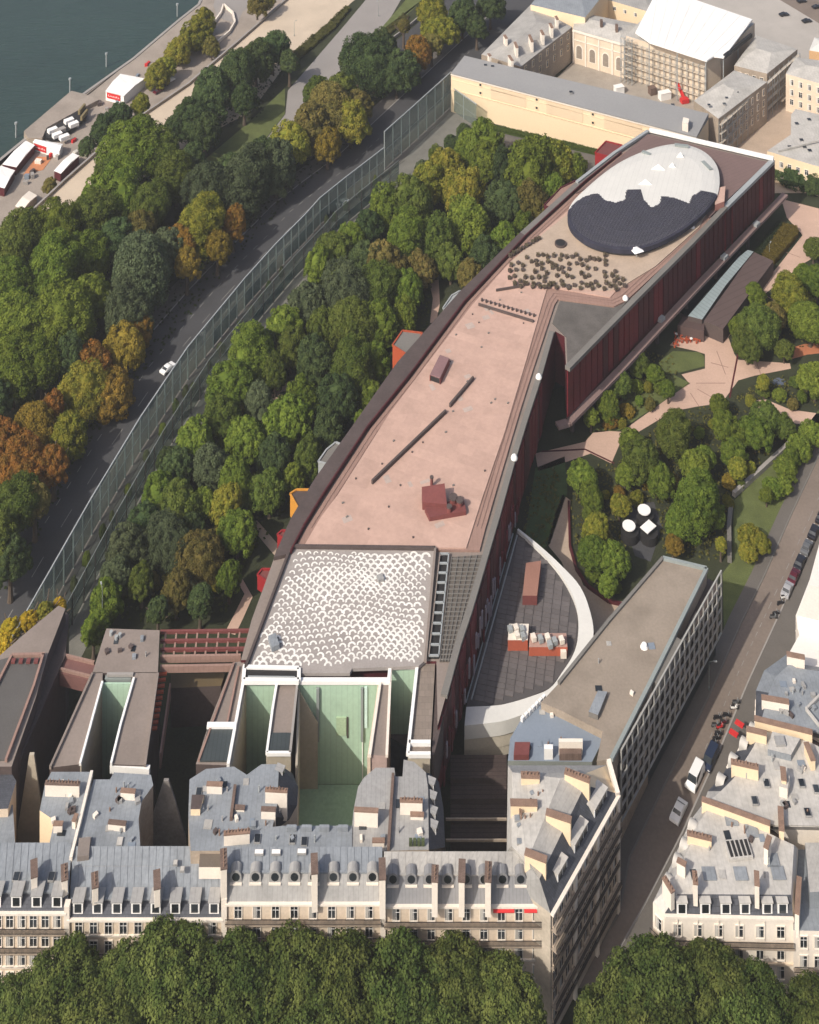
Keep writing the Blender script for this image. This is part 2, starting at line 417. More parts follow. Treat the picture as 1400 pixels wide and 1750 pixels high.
for off, m_ in ((4.45, kerbst), (19.55, kerbst)):
    l = offl(base, off)
    for a, b in zip(l[:-1], l[1:]): g.bar(a + Vector((0, 0, .07)), b + Vector((0, 0, .07)), .3, .14, m_)
struct('boulevard_kerb', g)
paint = mat('road_paint', (.26, .25, .235), .8, .35)
g = G()
for off in (8.2, 12.5):
    l = offl(base, off)
    for a, b in zip(l[:-2], l[1:-1]):
        n = int((b - a).length / (4.5 if off != 8.2 else 9))
        for i in range(n):
            s = a + (b - a) * (i / n); e = a + (b - a) * ((i + .4) / n)
            g.bar(s + Vector((0, 0, .04)), e + Vector((0, 0, .04)), .14, .006, paint)
for k in range(4):                                    # bus lane stripes
    l = offl([W(*p) for p in ((430, 505), (330, 620))], -1 + k * 0.9)
    g.bar(l[0] + Vector((0, 0, .08)), l[1] + Vector((0, 0, .08)), .12, .01, paint)
struct('road_marking', g)
sheetw('palisade_gravel', offl(base, -1.6) + list(reversed(offl(base, -12))), 4, mat('grey_gravel', (.17, .165, .145), .95, .2, .3, 3, stain=.3))
sheet('garden_wall_path', [(770, 200), (840, 210), (1040, 258), (1010, 300), (800, 240)], 2, pavement)

# museum garden paths
sheet('garden_path', [(1160, 575), (1205, 570), (1240, 560), (1330, 455), (1372, 402), (1345, 372), (1335, 340), (1460, 372), (1460, 400), (1374, 450), (1285, 520), (1245, 577), (1255, 605), (1262, 615), (1350, 621), (1352, 630), (1290, 642), (1262, 650), (1240, 680), (1225, 690), (1190, 695), (1150, 703), (1060, 757), (1045, 792), (1010, 775), (920, 806), (915, 775), (1000, 755), (1018, 735), (1062, 738), (1178, 655), (1165, 640), (1205, 630), (1205, 605), (1190, 600), (1145, 590)], 2, pinkpath)
sheet('east_path', [(1283, 685), (1310, 683), (1350, 700), (1460, 715), (1460, 735), (1360, 724), (1320, 708), (1288, 700)], 2, pinkpath)
sheet('curved_path', [(948, 880), (961, 845), (975, 855), (973, 900), (973, 940), (997, 1000), (1033, 1027), (1070, 1028), (1050, 1060), (1030, 1100), (1000, 1060), (960, 960), (935, 930)], 2, tan)
sheet('patio', [(1068, 890), (1085, 858), (1118, 858), (1132, 900), (1112, 960), (1085, 950)], 3, asphalt)
sheet('north_path', [(733, 480), (750, 478), (752, 520), (745, 552), (735, 552), (740, 510)], 2, pinkpath)
sheet('thicket_path', [(445, 722), (470, 660), (530, 640), (560, 640), (520, 662), (480, 670), (455, 735)], 2, pinkpath)
sheet('south_path', [(385, 1080), (398, 1055), (418, 1015), (400, 985), (412, 985), (432, 1020), (415, 1058), (402, 1085)], 2, pinkpath)
sheet('lower_path', [(420, 890), (440, 890), (475, 930), (470, 950)], 2, tan)
sheet('red_earth_bed', [(1340, 598), (1375, 588), (1440, 584), (1440, 600), (1380, 606), (1345, 616)], 2, redpath)
sheet('small_lawn', [(1150, 600), (1195, 602), (1204, 610), (1204, 626), (1165, 636), (1140, 640), (1125, 620)], 3, grass)
sheet('long_lawn', [(1255, 855), (1352, 762), (1400, 700), (1440, 690), (1350, 880), (1300, 990), (1264, 1065), (1238, 1110), (1235, 980), (1250, 960)], 2, grass)
sheet('west_lawn', [(1010, 740), (1020, 700), (1080, 650), (1150, 640), (1180, 655), (1060, 735)], 2, grass)
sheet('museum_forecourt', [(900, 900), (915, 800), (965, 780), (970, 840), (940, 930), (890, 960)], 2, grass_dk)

# red inlay lines in the pink paving
g = G()
for a, b in (((1262, 602), (1247, 680)), ((925, 772), (1000, 768)), ((1000, 768), (1050, 792))):
    p, q = W(*a), W(*b); g.bar(p + Vector((0, 0, .05)), q + Vector((0, 0, .05)), .45, .02, dkred)
for a, b in (((1190, 655), (1240, 655)), ((1192, 665), (1235, 690)), ((1180, 672), (1195, 695)), ((1225, 600), (1240, 640)), ((1300, 640), (1290, 610)), ((1215, 620), (1245, 628)), ((1300, 500), (1325, 515)), ((1340, 430), (1368, 440)), ((1120, 715), (1140, 735)), ((1060, 745), (1075, 765))):
    p, q = W(*a), W(*b); g.bar(p + Vector((0, 0, .045)), q + Vector((0, 0, .045)), .2, .02, museum_brown)
struct('paving_joints', g)

# garden walls
def lowwall(label, pts, h, mt, wd=.6):
    t = thing('garden_wall', label, 'wall', W(*pts[0]))
    for a, b in zip(pts[:-1], pts[1:]):
        g = G(); p, q = W(*a), W(*b); g.bar(p + Vector((0, 0, h / 2)), q + Vector((0, 0, h / 2)), wd, h, mt); part('wall_section', g, t)
    return t
lowwall('slanting grey concrete wall across the lawn beside the street', [(1254, 849), (1300, 808), (1352, 760)], 1.2, kerbst, .9)
lowwall('dark upright garden wall between the big round tree and the lawn', [(1250, 862), (1246, 905), (1247, 962)], 1.4, ledge_grey, 1.0)
lowwall('dark red kerb wall curving round the path by the glazed annexe', [(972, 860), (974, 935), (985, 975), (1005, 1005), (1040, 1030), (1066, 1036)], .7, dkred, .5)

# street on the right and the avenue in front
KERB = [(1030, 1680), (1061, 1618), (1103, 1545), (1166, 1424), (1227, 1289), (1280, 1163), (1333, 1048), (1400, 897), (1500, 672), (1580, 490)]
LEFT = [(985, 1690), (1008, 1642), (1058, 1562), (1076, 1466), (1138, 1338), (1212, 1190), (1268, 1062), (1306, 985), (1352, 880), (1420, 735), (1520, 530)]
K = [W(x, y) for x, y in KERB]; LF = [W(x, y) for x, y in LEFT]
sheetw('street', K + list(reversed(LF)), 3, asphalt_lit)
sheetw('street_pavement', [p + Vector((-2.6, 1, 0)) for p in LF] + list(reversed([p + Vector((-.15, 0, 0)) for p in LF])), 8, pavement)
sheetw('far_pavement', K + list(reversed([p + Vector((9, -5, 0)) for p in K])), 8, pavement)
g = G()
for l in (K, LF):
    for a, b in zip(l[:-1], l[1:]): g.bar(a + Vector((0, 0, .08)), b + Vector((0, 0, .08)), .3, .16, kerbst if l is K else ledge_grey)
struct('street_kerb', g)
g = G()
for a, b in zip(K[4:9], K[5:10]):
    for i in range(7):
        o = Vector((-2.3, 1.0, .045)); g.bar(a + (b - a) * (i / 7) + o, a + (b - a) * ((i + .5) / 7) + o, .12, .006, paint)
struct('parking_line', g)
g = G(); g.prism([Vector((-260, 150, 0)), Vector((260, 150, 0)), Vector((260, 209, 0)), Vector((-260, 209, 0))], -.3, .034, asphalt); struct('avenue', g)
g = G(); g.prism([Vector((-260, 209, 0)), Vector((30, 209, 0)), Vector((30, 217, 0)), Vector((-260, 217, 0))], -.3, .12, pavement); struct('avenue_pavement', g)
g = G(); g.prism([Vector((45, 209, 0)), Vector((260, 209, 0)), Vector((260, 217, 0)), Vector((50, 217, 0))], -.3, .12, pavement); struct('avenue_pavement', g)
sheet('courtyard', [(950, 135), (985, 100), (1080, 130), (1215, 180), (1190, 235), (1060, 200)], 1, mat('court_gravel', (.33, .29, .245), .95, .15, .3, 2, stain=.25))
sheet('palace_lane', [(1240, 275), (1330, 130), (1460, 150), (1460, 330), (1300, 330)], 1, tan)
sheet('far_avenue', [(1300, -20), (1330, -45), (1500, -30), (1500, 60), (1400, 40)], 2, asphalt_lit)
sheet('far_square', [(860, 40), (960, -60), (1330, -60), (1420, 60), (1420, 120), (1330, 100), (1000, 60)], 1, mat('pale_square', (.40, .37, .335), .95, .1, .1, 2, stain=.2))
# ------------------------------------------------------------------ the museum
def catmull(pts, n=6, closed=True):
    out = []; m = len(pts)
    for i in range(m if closed else m - 1):
        g_ = lambda k: Vector(pts[k % m]) if closed else Vector(pts[max(0, min(m - 1, k))])
        a, b, c, d = g_(i - 1), g_(i), g_(i + 1), g_(i + 2)
        for k in range(n):
            t = k / n
            out.append(0.5 * ((2 * b) + (-a + c) * t + (2 * a - 5 * b + 4 * c - d) * t * t + (-a + 3 * b - 3 * c + d) * t ** 3))
    if not closed: out.append(Vector(pts[-1]))
    return out

mus = thing('museum_building', 'long curved museum with a pink roof terrace on a dark red raised body', 'museum', W(700, 800, 0))
Lout = [(412, 1128), (430, 1060), (452, 1000), (475, 936), (500, 882), (540, 815), (600, 733), (679, 621), (729, 563), (786, 500), (889, 398), (986, 311), (1110, 221)]
Rout = [(1323, 271), (1240, 352), (1180, 415), (1090, 505), (1020, 577), (968, 632), (965, 575), (949, 566), (925, 648), (903, 715), (880, 790), (855, 880), (830, 965), (808, 1040), (788, 1100), (762, 1190), (748, 1240)]
body = P(Lout + Rout + [(746, 1130)], 20.5)
g = G(); g.prism(body, 7.0, 20.5, museum_grey, dkred); part('raised_body', g, mus)
core = inset(P(Lout[1:] + Rout[:4] + Rout[7:], 20.5), 5.0)
g = G(); g.prism(core, 0, 7.02, museum_dark, glass_dk); part('ground_floor', g, mus)
# columns under the wing
for k, (x, y) in enumerate(((985, 700), (1010, 680), (1045, 640), (1085, 598), (1130, 552), (1180, 500), (1230, 450), (1285, 395))):
    p = W(x, y, 7); g = G(); g.cyl((p.x - .8, p.y + 1.8), .55, 0, 7.0, museum_dark, 10); part('column', g, mus)
# outer dark strip on the garden side, brown rim, pink terrace
Lin = [(497, 945), (520, 900), (553, 846), (628, 732), (700, 643), (793, 518), (900, 403), (1000, 311), (1062, 262)]
strip_ = [W(x, y, 21.3) for x, y in Lin]; outer = [W(x, y, 21.3) for x, y in ((468, 952), (497, 886), (538, 818), (600, 731), (679, 619), (786, 498), (889, 397), (986, 309), (1050, 261))]
for i in range(len(strip_) - 1):
    g = G(); g.prism([outer[i], outer[i + 1], strip_[i + 1], strip_[i]], 20.3, 21.3, museum_dark if i < 6 else ledge_grey); part('edge_panel', g, mus)
g = G()
for a, b in zip(strip_[:-1], strip_[1:]): g.bar(a + Vector((0, 0, .15)), b + Vector((0, 0, .15)), .3, .9, dkred)
part('parapet', g, mus)
rim = [(503, 938), (526, 900), (560, 846), (634, 732), (704, 645), (798, 518), (905, 403), (1003, 313), (1066, 260), (1150, 240), (1225, 330), (1212, 384), (1150, 440), (1071, 513), (1050, 523), (954, 511), (948, 520), (911, 632), (888, 705), (846, 846), (829, 905), (820, 940)]
slab('rim_walk', rim, 21.0, 20.4, museum_brown, mus)
for f, (hh, n_) in enumerate(((21.12, 0.9), (21.2, 1.9))):
    rr = inset(P(rim, 21.0), n_)
    g = G()
    for i in (1, 2, 3, 4, 5, 6, 10, 11, 12, 13, 14, 15, 16, 17, 18, 19):
        a, b = rr[i], rr[i + 1]; g.bar((a.x, a.y, hh), (b.x, b.y, hh), .10, .06, museum_brown)
    part('rim_groove', g, mus)
pink = [(519, 934), (548, 884), (577, 846), (666, 706), (728, 624), (807, 521), (866, 454), (925, 398), (980, 352), (1000, 340), (1100, 450), (1050, 500), (1043, 508), (936, 490), (929, 512), (900, 614), (862, 740), (826, 846), (797, 936)]
slab('pink_terrace', pink, 21.25, 20.6, museum_pink, mus)
# thin roof joints of the terrace
g = G()
for a, b in (((577, 846), (826, 846)), ((666, 706), (872, 706)), ((728, 624), (897, 624)), ((760, 580), (908, 590))):
    g.bar(W(*a, 21.26), W(*b, 21.26), .05, .012, museum_pink)
part('roof_joint', g, mus)
slab('restaurant_deck', [(872, 448), (925, 402), (962, 372), (1000, 345), (1110, 252), (1225, 330), (1195, 388), (1120, 455), (1082, 478), (1060, 492), (1040, 497), (930, 489), (885, 478)], 21.32, 20.8, tan, mus)
slab('north_deck', [(1107, 229), (1312, 277), (1236, 348), (1212, 372), (1170, 300), (1010, 318), (985, 330)], 21.36, 20.8, museum_brown if False else mat('brown_deck', (0.17, 0.115, 0.105), .85, .1, .2, 2, seam=(60, 1.4, .12)), mus)
# white rim at the far end, grey coping on the street side
g = G(); a, b = W(1110, 222, 21.7), W(1322, 271, 21.7); g.bar(a, b, 1.3, .9, white); part('white_rim', g, mus)
cp = [(1320, 276), (1240, 355), (1180, 418), (1090, 508), (1020, 579), (970, 630)]
for i in range(5):
    g = G(); g.bar(W(*cp[i], 21.0), W(*cp[i + 1], 21.0), 1.5, 1.0, steel if i < 1 else ledge_grey); part('coping', g, mus)
cp = [(948, 568), (925, 650), (903, 717), (880, 792), (855, 882), (830, 967), (808, 1042), (788, 1102), (764, 1190)]
for i in range(8):
    g = G(); g.bar(W(cp[i][0] - 5, cp[i][1], 20.7), W(cp[i + 1][0] - 5, cp[i + 1][1], 20.7), 1.3, .7, ledge_grey); part('coping', g, mus)
cp = [(1108, 224), (1050, 262), (986, 312)]
for i in range(2):
    g = G(); g.bar(W(*cp[i], 21.5), W(*cp[i + 1], 21.5), 1.0, .7, steel); part('coping', g, mus)
slab('wing_roof', [(957, 514), (1049, 526), (1072, 515), (1022, 572), (970, 626), (968, 576), (952, 560), (944, 552)], 20.75, 20.3, mat('patchy_grey_roof', (.115, .105, .095), .9, .25, .4, 3, stain=.5), mus)
# louvred facades: upright panels, each of them its own
def facade_panels(A, B, z0, z1, n, mats, prob, out=.25, name='facade_panel', gap=.08):
    d = (B - A).xy.to_3d(); L = d.length; t = d.normalized(); nrm = Vector((t.y, -t.x, 0))
    for i in range(n):
        s0 = L * (i + gap) / n; s1 = L * (i + 1 - gap) / n
        a = A + t * s0; b = A + t * s1
        o = out + R.random() * .25
        g = G(); g.prism([a.xy.to_3d() + nrm * 0.02, b.xy.to_3d() + nrm * 0.02, b.xy.to_3d() + nrm * o, a.xy.to_3d() + nrm * o], z0, z1, mats[1] if R.random() < prob else mats[0])
        part(name, g, mus)
pw_ = [W(x, y, 20.5) for x, y in ((968, 632), (1020, 577), (1090, 505), (1180, 415), (1240, 352), (1323, 271))]
for i in range(5):
    facade_panels(pw_[i], pw_[i + 1], 8.2, 20.1, int((pw_[i + 1] - pw_[i]).length / 2.6), (dkred, midred), (.85, .5, .25, .12, .2)[i])
pe_ = [W(x, y, 20.5) for x, y in ((748, 1240), (762, 1190), (788, 1100), (808, 1040), (830, 965), (855, 880), (880, 790), (903, 715), (925, 648))]
for i in range(8):
    facade_panels(pe_[i], pe_[i + 1], 7.4, 19.7, max(2, int((pe_[i + 1] - pe_[i]).length / 2.4)), (dkred, midred), .45)
# pale patterned sunshades low on the street side facade
for i in range(0, 6):
    A, B = pe_[i], pe_[i + 1]; n = int((B - A).length / 1.5); d = (B - A) / n; t = d.normalized(); nrm = Vector((t.y, -t.x, 0))
    for k in range(n):
        if R.random() < .12: continue
        g = G(); c = A + d * (k + .5) + nrm * 1.0; z = 8.6 + R.random() * 5
        g.prism([Vector((c.x, c.y, 0)) + t * -.35 - nrm * .1, Vector((c.x, c.y, 0)) + t * .35 - nrm * .1, Vector((c.x, c.y, 0)) + t * .15 + nrm * .2, Vector((c.x, c.y, 0)) - t * .45 + nrm * .2], z, z + 2.2 + R.random() * 2, mat('grey_lilac', (.3, .26, .29), .6, .3) if R.random() < .6 else midred)
        part('sunshade', g, mus)
# ledge running below the wing facade
lw = [W(x, y, 7.4) for x, y in ((952, 728), (972, 722), (1060, 633), (1190, 492), (1342, 333))]
g = G()
for a, b in zip(lw[:-1], lw[1:]): g.bar(a, b, 2.0, .8, mat('grey_pink_ledge', (.23, .16, .145), .8, .12))
part('ledge', g, mus)
for x, y in ((1130, 545), (1238, 439), (1293, 383)):
    p = W(x, y, 8.2); g = G(); g.box((p.x, p.y, p.z), (2.2, 1.4, .9), steel, .8); part('ledge_unit', g, mus)
for x in (1234, 1246):
    p = W(x, 358 - (x - 1234) * .9, 20); q = p + Vector((.7, -.7, 0)); g = G(); g.prism([q, q + Vector((.25, 0, 0)), q + Vector((.25, .25, 0)), q + Vector((0, .25, 0))], 7.5, 20, midred); part('downpipe', g, mus)

# restaurant with its oval roof
ov = catmull([(974, 352), (1005, 318), (1055, 279), (1110, 254), (1158, 245), (1198, 255), (1223, 278), (1230, 308), (1222, 340), (1190, 375), (1145, 405), (1095, 424), (1045, 424), (1000, 410), (974, 385)], 5)
ovw = [W(p.x, p.y, 23.9) for p in ov]
g = G(); g.prism(inset(ovw, 1.2), 21.2, 23.4, glass_dk, mat('tinted_glazing', (.05, .055, .06), .2, .2, spec=.6)); part('oval_glazing', g, mus)
oval = G(); cx = sum((p for p in ovw), Vector()) / len(ovw)
n = len(ovw); rings = [(1.0, 23.3), (1.0, 23.7), (.93, 24.2), (.75, 24.9), (.5, 25.3), (.25, 25.45)]
k0 = len(oval.v)
for s_, z in rings:
    for p in ovw: q = cx + (p - cx) * s_; oval.v.append((q.x, q.y, z))
oval.v.append((cx.x, cx.y, 25.5))
for r in range(len(rings) - 1):
    for i in range(n):
        j = (i + 1) % n; oval.f.append((r * n + i, r * n + j, (r + 1) * n + j, (r + 1) * n + i)); oval.mi.append(oval.m(offwhite))
for i in range(n): oval.f.append(((len(rings) - 1) * n + i, (len(rings) - 1) * n + (i + 1) % n, len(oval.v) - 1)); oval.mi.append(0)
oval.f.append(tuple(range(n - 1, -1, -1))); oval.mi.append(0)
part('oval_roof', oval, mus)
def ovz(q):       # height of the shallow dome at a plan point
    best = 0
    v = (q - cx).xy; L = v.length
    if L < 1e-3: return 25.5
    a = math.atan2(v.y, v.x)
    for i in range(n):
        p0 = (ovw[i] - cx).xy; p1 = (ovw[(i + 1) % n] - cx).xy
        den = v.x * (p1.y - p0.y) - v.y * (p1.x - p0.x)
        if abs(den) < 1e-9: continue
        t = (p0.x * (p1.y - p0.y) - p0.y * (p1.x - p0.x)) / den; u = (p0.x * v.y - p0.y * v.x) / den
        if t > 0 and 0 <= u <= 1: best = 1 / t; break
    fr = min(1, best)
    xs = [r[0] for r in reversed(rings)]; zs = [r[1] for r in reversed(rings)]
    return float(np.interp(fr, [0, .25, .5, .75, .93, 1.0], [25.5, 25.45, 25.3, 24.9, 24.2, 23.7]))
# the dark tiled field with its cut-out edge: clipped tiles following the dome
edgep = [(960, 362), (985, 342), (1000, 334), (1022, 332), (1034, 346), (1052, 350), (1068, 346), (1070, 329), (1096, 328), (1100, 345), (1113, 359), (1127, 353), (1130, 340), (1150, 341), (1178, 349), (1182, 338), (1198, 327), (1245, 326), (1245, 450), (960, 450)]
g = G(); fieldw = [W(x, y, 24.7) for x, y in edgep]
xs = [p.x for p in ovw]; ys = [p.y for p in ovw]
step = 0.42; inn = inset(ovw, .02)
yy = min(ys)
while yy < max(ys):
    xx = min(xs)
    while xx < max(xs):
        c = (xx + step / 2, yy + step / 2)
        if inside(c, inn) and inside(c, fieldw):
            q = [Vector((xx + a, yy + b, 0)) for a, b in ((0.02, 0.02), (step - .02, 0.02), (step - .02, step - .02), (0.02, step - .02))]
            g.face([(p.x, p.y, ovz(p) + .10) for p in q], navy)
        xx += step
    yy += step
part('dark_roof_tiles', g, mus, 'stuff')
for i in range(n):
    a, b = ovw[i], ovw[(i + 1) % n]
    if inside(((a.x + b.x) / 2, (a.y + b.y) / 2), fieldw):
        g = G(); k_ = 1.004; aa = cx + (a - cx) * k_; bb = cx + (b - cx) * k_
        g.face([(aa.x, aa.y, 22.6), (bb.x, bb.y, 22.6), (bb.x, bb.y, 23.83), (aa.x, aa.y, 23.83)], navy); g.face([(bb.x, bb.y, 23.83), (aa.x, aa.y, 23.83), (cx + (a - cx) * .97)[:2] + (23.9,) if False else ((cx + (a - cx) * .97).x, (cx + (a - cx) * .97).y, 24.08), ((cx + (b - cx) * .97).x, (cx + (b - cx) * .97).y, 24.08)], navy)
        part('dark_fascia', g, mus)
for x, y, s_ in ((1124, 286, 2.6), (1102, 312, 2.8), (1148, 283, 1.3), (1162, 265, 1.2)):
    p = W(x, y, 25.6); g = G()
    a = p + Vector((-s_, -s_ * .3, -.5)); b = p + Vector((s_, -s_ * .5, -.5)); c = p + Vector((.3, s_ * .8, -.5)); t_ = p + Vector((.2, -.1, 1.1))
    for f in ((a, b, t_), (b, c, t_), (c, a, t_), (c, b, a)): g.face(f, canvas)
    part('roof_sail', g, mus)
for x, y, a_ in ((1165, 249, .2), (1208, 283, 1.2), (1105, 262, .7)):
    p = W(x, y, 24.6); g = G(); g.box((p.x, p.y, 24.65), (4.5 if x != 1105 else 3, 1.2, .5), steel_g, -a_); part('roof_hatch', g, mus)

# things on the pink terrace
g = G(); g.bar(W(636, 824, 21.7), W(762, 703, 21.7), .5, .9, museum_dark); t = put('roof_conduit', g.mesh('roof_conduit'), label='long dark straight conduit lying across the pink roof', cat='conduit', group='conduits on the pink roof')
g = G(); g.bar(W(769, 693, 21.7), W(809, 646, 21.7), .5, .9, museum_dark); t = put('roof_conduit', g.mesh('roof_conduit'), label='short dark conduit continuing beyond the long one', cat='conduit', group='conduits on the pink roof')
g = G(); g.bar(W(848, 496, 21.6), W(890, 489, 21.6), .35, .6, museum_dark); put('roof_conduit', g.mesh('roof_conduit'), label='thin dark conduit at the edge of the restaurant terrace', cat='conduit', group='conduits on the pink roof')
vr = thing('vent_row', 'row of small dark pegs beside a low bar across the pink roof', 'vent row', W(865, 533, 21.25))
g = G(); g.bar(W(818, 520, 21.6), W(912, 549, 21.6), .4, .6, museum_dark); part('bar', g, vr)
for k in range(13):
    p = W(824 + k * 7.4, 514.5 + k * 2.2, 21.25); g = G(); g.box((p.x, p.y, 21.6), (.5, .5, .7), museum_dark, .3); part('peg', g, vr)
hx = thing('roof_hatch_house', 'dark red open-ended hatch house standing on the pink roof', 'hatch', W(752, 630, 21.25))
h0, h1, h2, h3 = W(735, 640, 22.9), W(752, 646, 22.9), W(768, 612, 22.9), W(752, 606, 22.9)
dkbox = mat('dull_red_metal', (.17, .055, .05), .6, .15, .3, 2)
g = G(); g.prism([h0, h1, h2, h3], 22.7, 22.9, mat('lilac_brown', (.22, .13, .13), .7)); part('roof', g, hx)
for a, b in ((h1, h2), (h2, h3), (h3, h0)):
    g = G(); g.bar(Vector((a.x, a.y, 21.95)), Vector((b.x, b.y, 21.95)), .2, 1.5, dkbox); part('side_panel', g, hx)
g = G(); g.bar(Vector((h0.x, h0.y + .3, 21.95)), Vector((h1.x, h1.y + .3, 21.95)), .15, 1.4, blackm); part('opening_shade_panel', g, hx)  # black panel imitating the dark inside of the open end
rb = thing('red_roof_box', 'dull red tilted plant box with ducts casting a shadow on the pink roof', 'plant box', W(745, 865, 21.25))
a, b, c, d = W(721, 832, 24), W(760, 826, 24.2), W(764, 862, 23.0), W(722, 858, 23.0)
g = G(); g.prism([a, b, c, d], 21.2, None, dkbox); part('housing', g, rb)
g = G(); a, b, c, d = W(726, 868, 22.2), W(792, 850, 22.2), W(797, 873, 22.2), W(734, 884, 22.2); g.prism([a, b, c, d], 21.2, 22.2, dkbox, dkbox); part('lower_housing', g, rb)
for x, y, r_ in ((775, 852, .8), (786, 857, .7), (738, 818, .35), (768, 868, .5)):
    p = W(x, y, 23); g = G(); g.cyl((p.x, p.y), r_, 21.2, 23.2, dkbox, 10); g.cyl((p.x, p.y), r_ * 1.25, 23.2, 23.5, museum_dark, 10); part('vent', g, rb)
for x, y, l in ((1069, 509, 'white dome light at the tip of the rim by the dark wing roof'), (921, 643, 'white dome light on the gutter beside the dark slot'), (879, 781, 'white dome light on the gutter halfway down the pink roof'), (1183, 387, 'white dome light on the coping below the oval roof'), (1141, 399, 'small white dome light at the lower right rim of the oval')):
    p = W(x, y, 21.6); g = G()
    for z0, z1, r0, r1 in ((21.2, 21.5, .8, .8), (21.5, 21.9, .8, .62), (21.9, 22.2, .62, .3)): g.cyl((p.x, p.y), r0, z0, z1, white, 12, r1)
    put('dome_light', g.mesh('dome_light'), label=l, cat='roof light', group='dome lights on the museum roof')

# planters and folded parasols on the restaurant terrace
shrubm = leafmat('planter_leaf', (.11, .09, .06), (.22, .18, .12))
def planter_mesh():
    g = G(); g.box((0, 0, .3), (.9, .9, .6), museum_dark); return g.mesh('planter_box')
plm = planter_mesh()
def tuft(seed):
    r = random.Random(seed); g = G()
    for i in range(90):
        a = r.random() * 6.28; rr = r.random() ** .5 * .55; z = .6 + r.random() * 1.25
        c = Vector((rr * math.cos(a), rr * math.sin(a), z)); u = Vector((r.uniform(-1, 1), r.uniform(-1, 1), r.uniform(-.5, 1))).normalized() * .2
        v = u.cross(Vector((r.uniform(-1, 1), r.uniform(-1, 1), 1))).normalized() * .16
        g.face([c - u, c + v, c + u, c - v], shrubm)
    return g.mesh('shrub')
tufts = [tuft(i) for i in range(4)]
spots = []
for k in range(240):
    x = R.uniform(868, 1068); y = R.uniform(428, 494)
    lo = 437 + max(0, (905 - x)) * .5; hi = 492 - max(0, 905 - x) * .12
    if x > 1040: lo = 462
    if not (lo < y < hi): continue
    if any((x - a) ** 2 + ((y - b) * 1.0) ** 2 < 42 for a, b in spots): continue
    spots.append((x, y))
for k in range(10): spots.append((872 + k * 5.5, 438 - k * 3.2))
for k in range(18): spots.append((880 + k * 10.2, 486 + (5 if k % 2 else 0) + k * .3))
for i, (x, y) in enumerate(spots):
    t = thing('terrace_planter', 'small dark planter with a shrub in the crowd on the restaurant terrace', 'planter', W(x, y, 21.33), 'planters on the restaurant terrace', R.random() * 3)
    sub('planter_box', plm, t); s = sub('shrub', tufts[i % 4], t); s.scale = (1, 1, R.uniform(.3, .62))
t = thing('terrace_parasol', 'pale square parasol on the terrace below the oval roof', 'parasol', W(1088, 440, 21.33), None, .4)
g = G(); g.cyl((0, 0), .08, 0, 2.4, steel); sub('pole', g.mesh('pole'), t)
g = G(); q = [Vector((s * 1.6, u * 1.6, 2.3)) for s, u in ((-1, -1), (1, -1), (1, 1), (-1, 1))]
for i in range(4): g.face([q[i], q[(i + 1) % 4], (0, 0, 3.0)], canvas)
g.face(list(reversed(q)), canvas); sub('canopy', g.mesh('canopy'), t)
st = thing('stair_well', 'dark round stair opening in the terrace beside the oval roof', 'stairwell', W(958, 418, 21.33))
g = G(); g.cyl((WORLD[st.name].x, WORLD[st.name].y), 1.7, 21.3, 21.9, museum_dark, 18); g.cyl((WORLD[st.name].x, WORLD[st.name].y), 1.4, 21.9, 21.92, blackm, 18); part('rim', g, st)
t = thing('pink_hut', 'small pink rooftop hut against the right end of the oval roof', 'hut', W(1228, 335, 21.3))
g = G(); g.prism(P([(1222, 322), (1240, 318), (1238, 344), (1222, 350)], 23.2), 21.2, 23.2, museum_pink, mat('dull_pink', (.35, .16, .13), .8)); part('wall', g, t)

# coloured boxes hanging out over the garden
def boxout(pts, h, z0, mtop, mside, label=None):
    g = G(); g.prism(P(pts, h), z0, h, mtop, mside); o = part('gallery_box', g, mus)
    if label: o['label'] = label
    g = G(); q = P(pts, h)
    for i in range(len(q)): g.bar(q[i] + Vector((0, 0, .15)), q[(i + 1) % len(q)] + Vector((0, 0, .15)), .35, .35, mside)
    rimo = sub('box_rim', g.mesh('box_rim'), o); rimo.location = (0, 0, 0)
boxout([(671, 591), (688, 566), (722, 570), (712, 592), (699, 609)], 18, 10, ledge_grey, orange, 'orange red gallery box under a grey roof')
boxout([(496, 845), (507, 838), (536, 838), (528, 852), (510, 870)], 17, 12, museum_dark, yellow, 'orange yellow gallery box')
boxout([(474, 915), (482, 908), (500, 908), (492, 926)], 17, 13, dkbox, deepred)
boxout([(440, 984), (448, 974), (466, 974), (458, 996)], 17, 14, dkbox, deepred)
boxout([(544, 790), (558, 770), (574, 757), (588, 762), (562, 795)], 16, 10, ledge_grey, steel)
boxout([(757, 528), (772, 506), (786, 498), (796, 505), (772, 530)], 16, 10, steel, steel)
boxout([(1017, 262), (1036, 242), (1064, 249), (1040, 268)], 19, 13, dkbox, deepred)
boxout([(930, 352), (958, 322), (985, 309), (990, 318), (945, 358)], 19, 12, museum_brown, dkred)

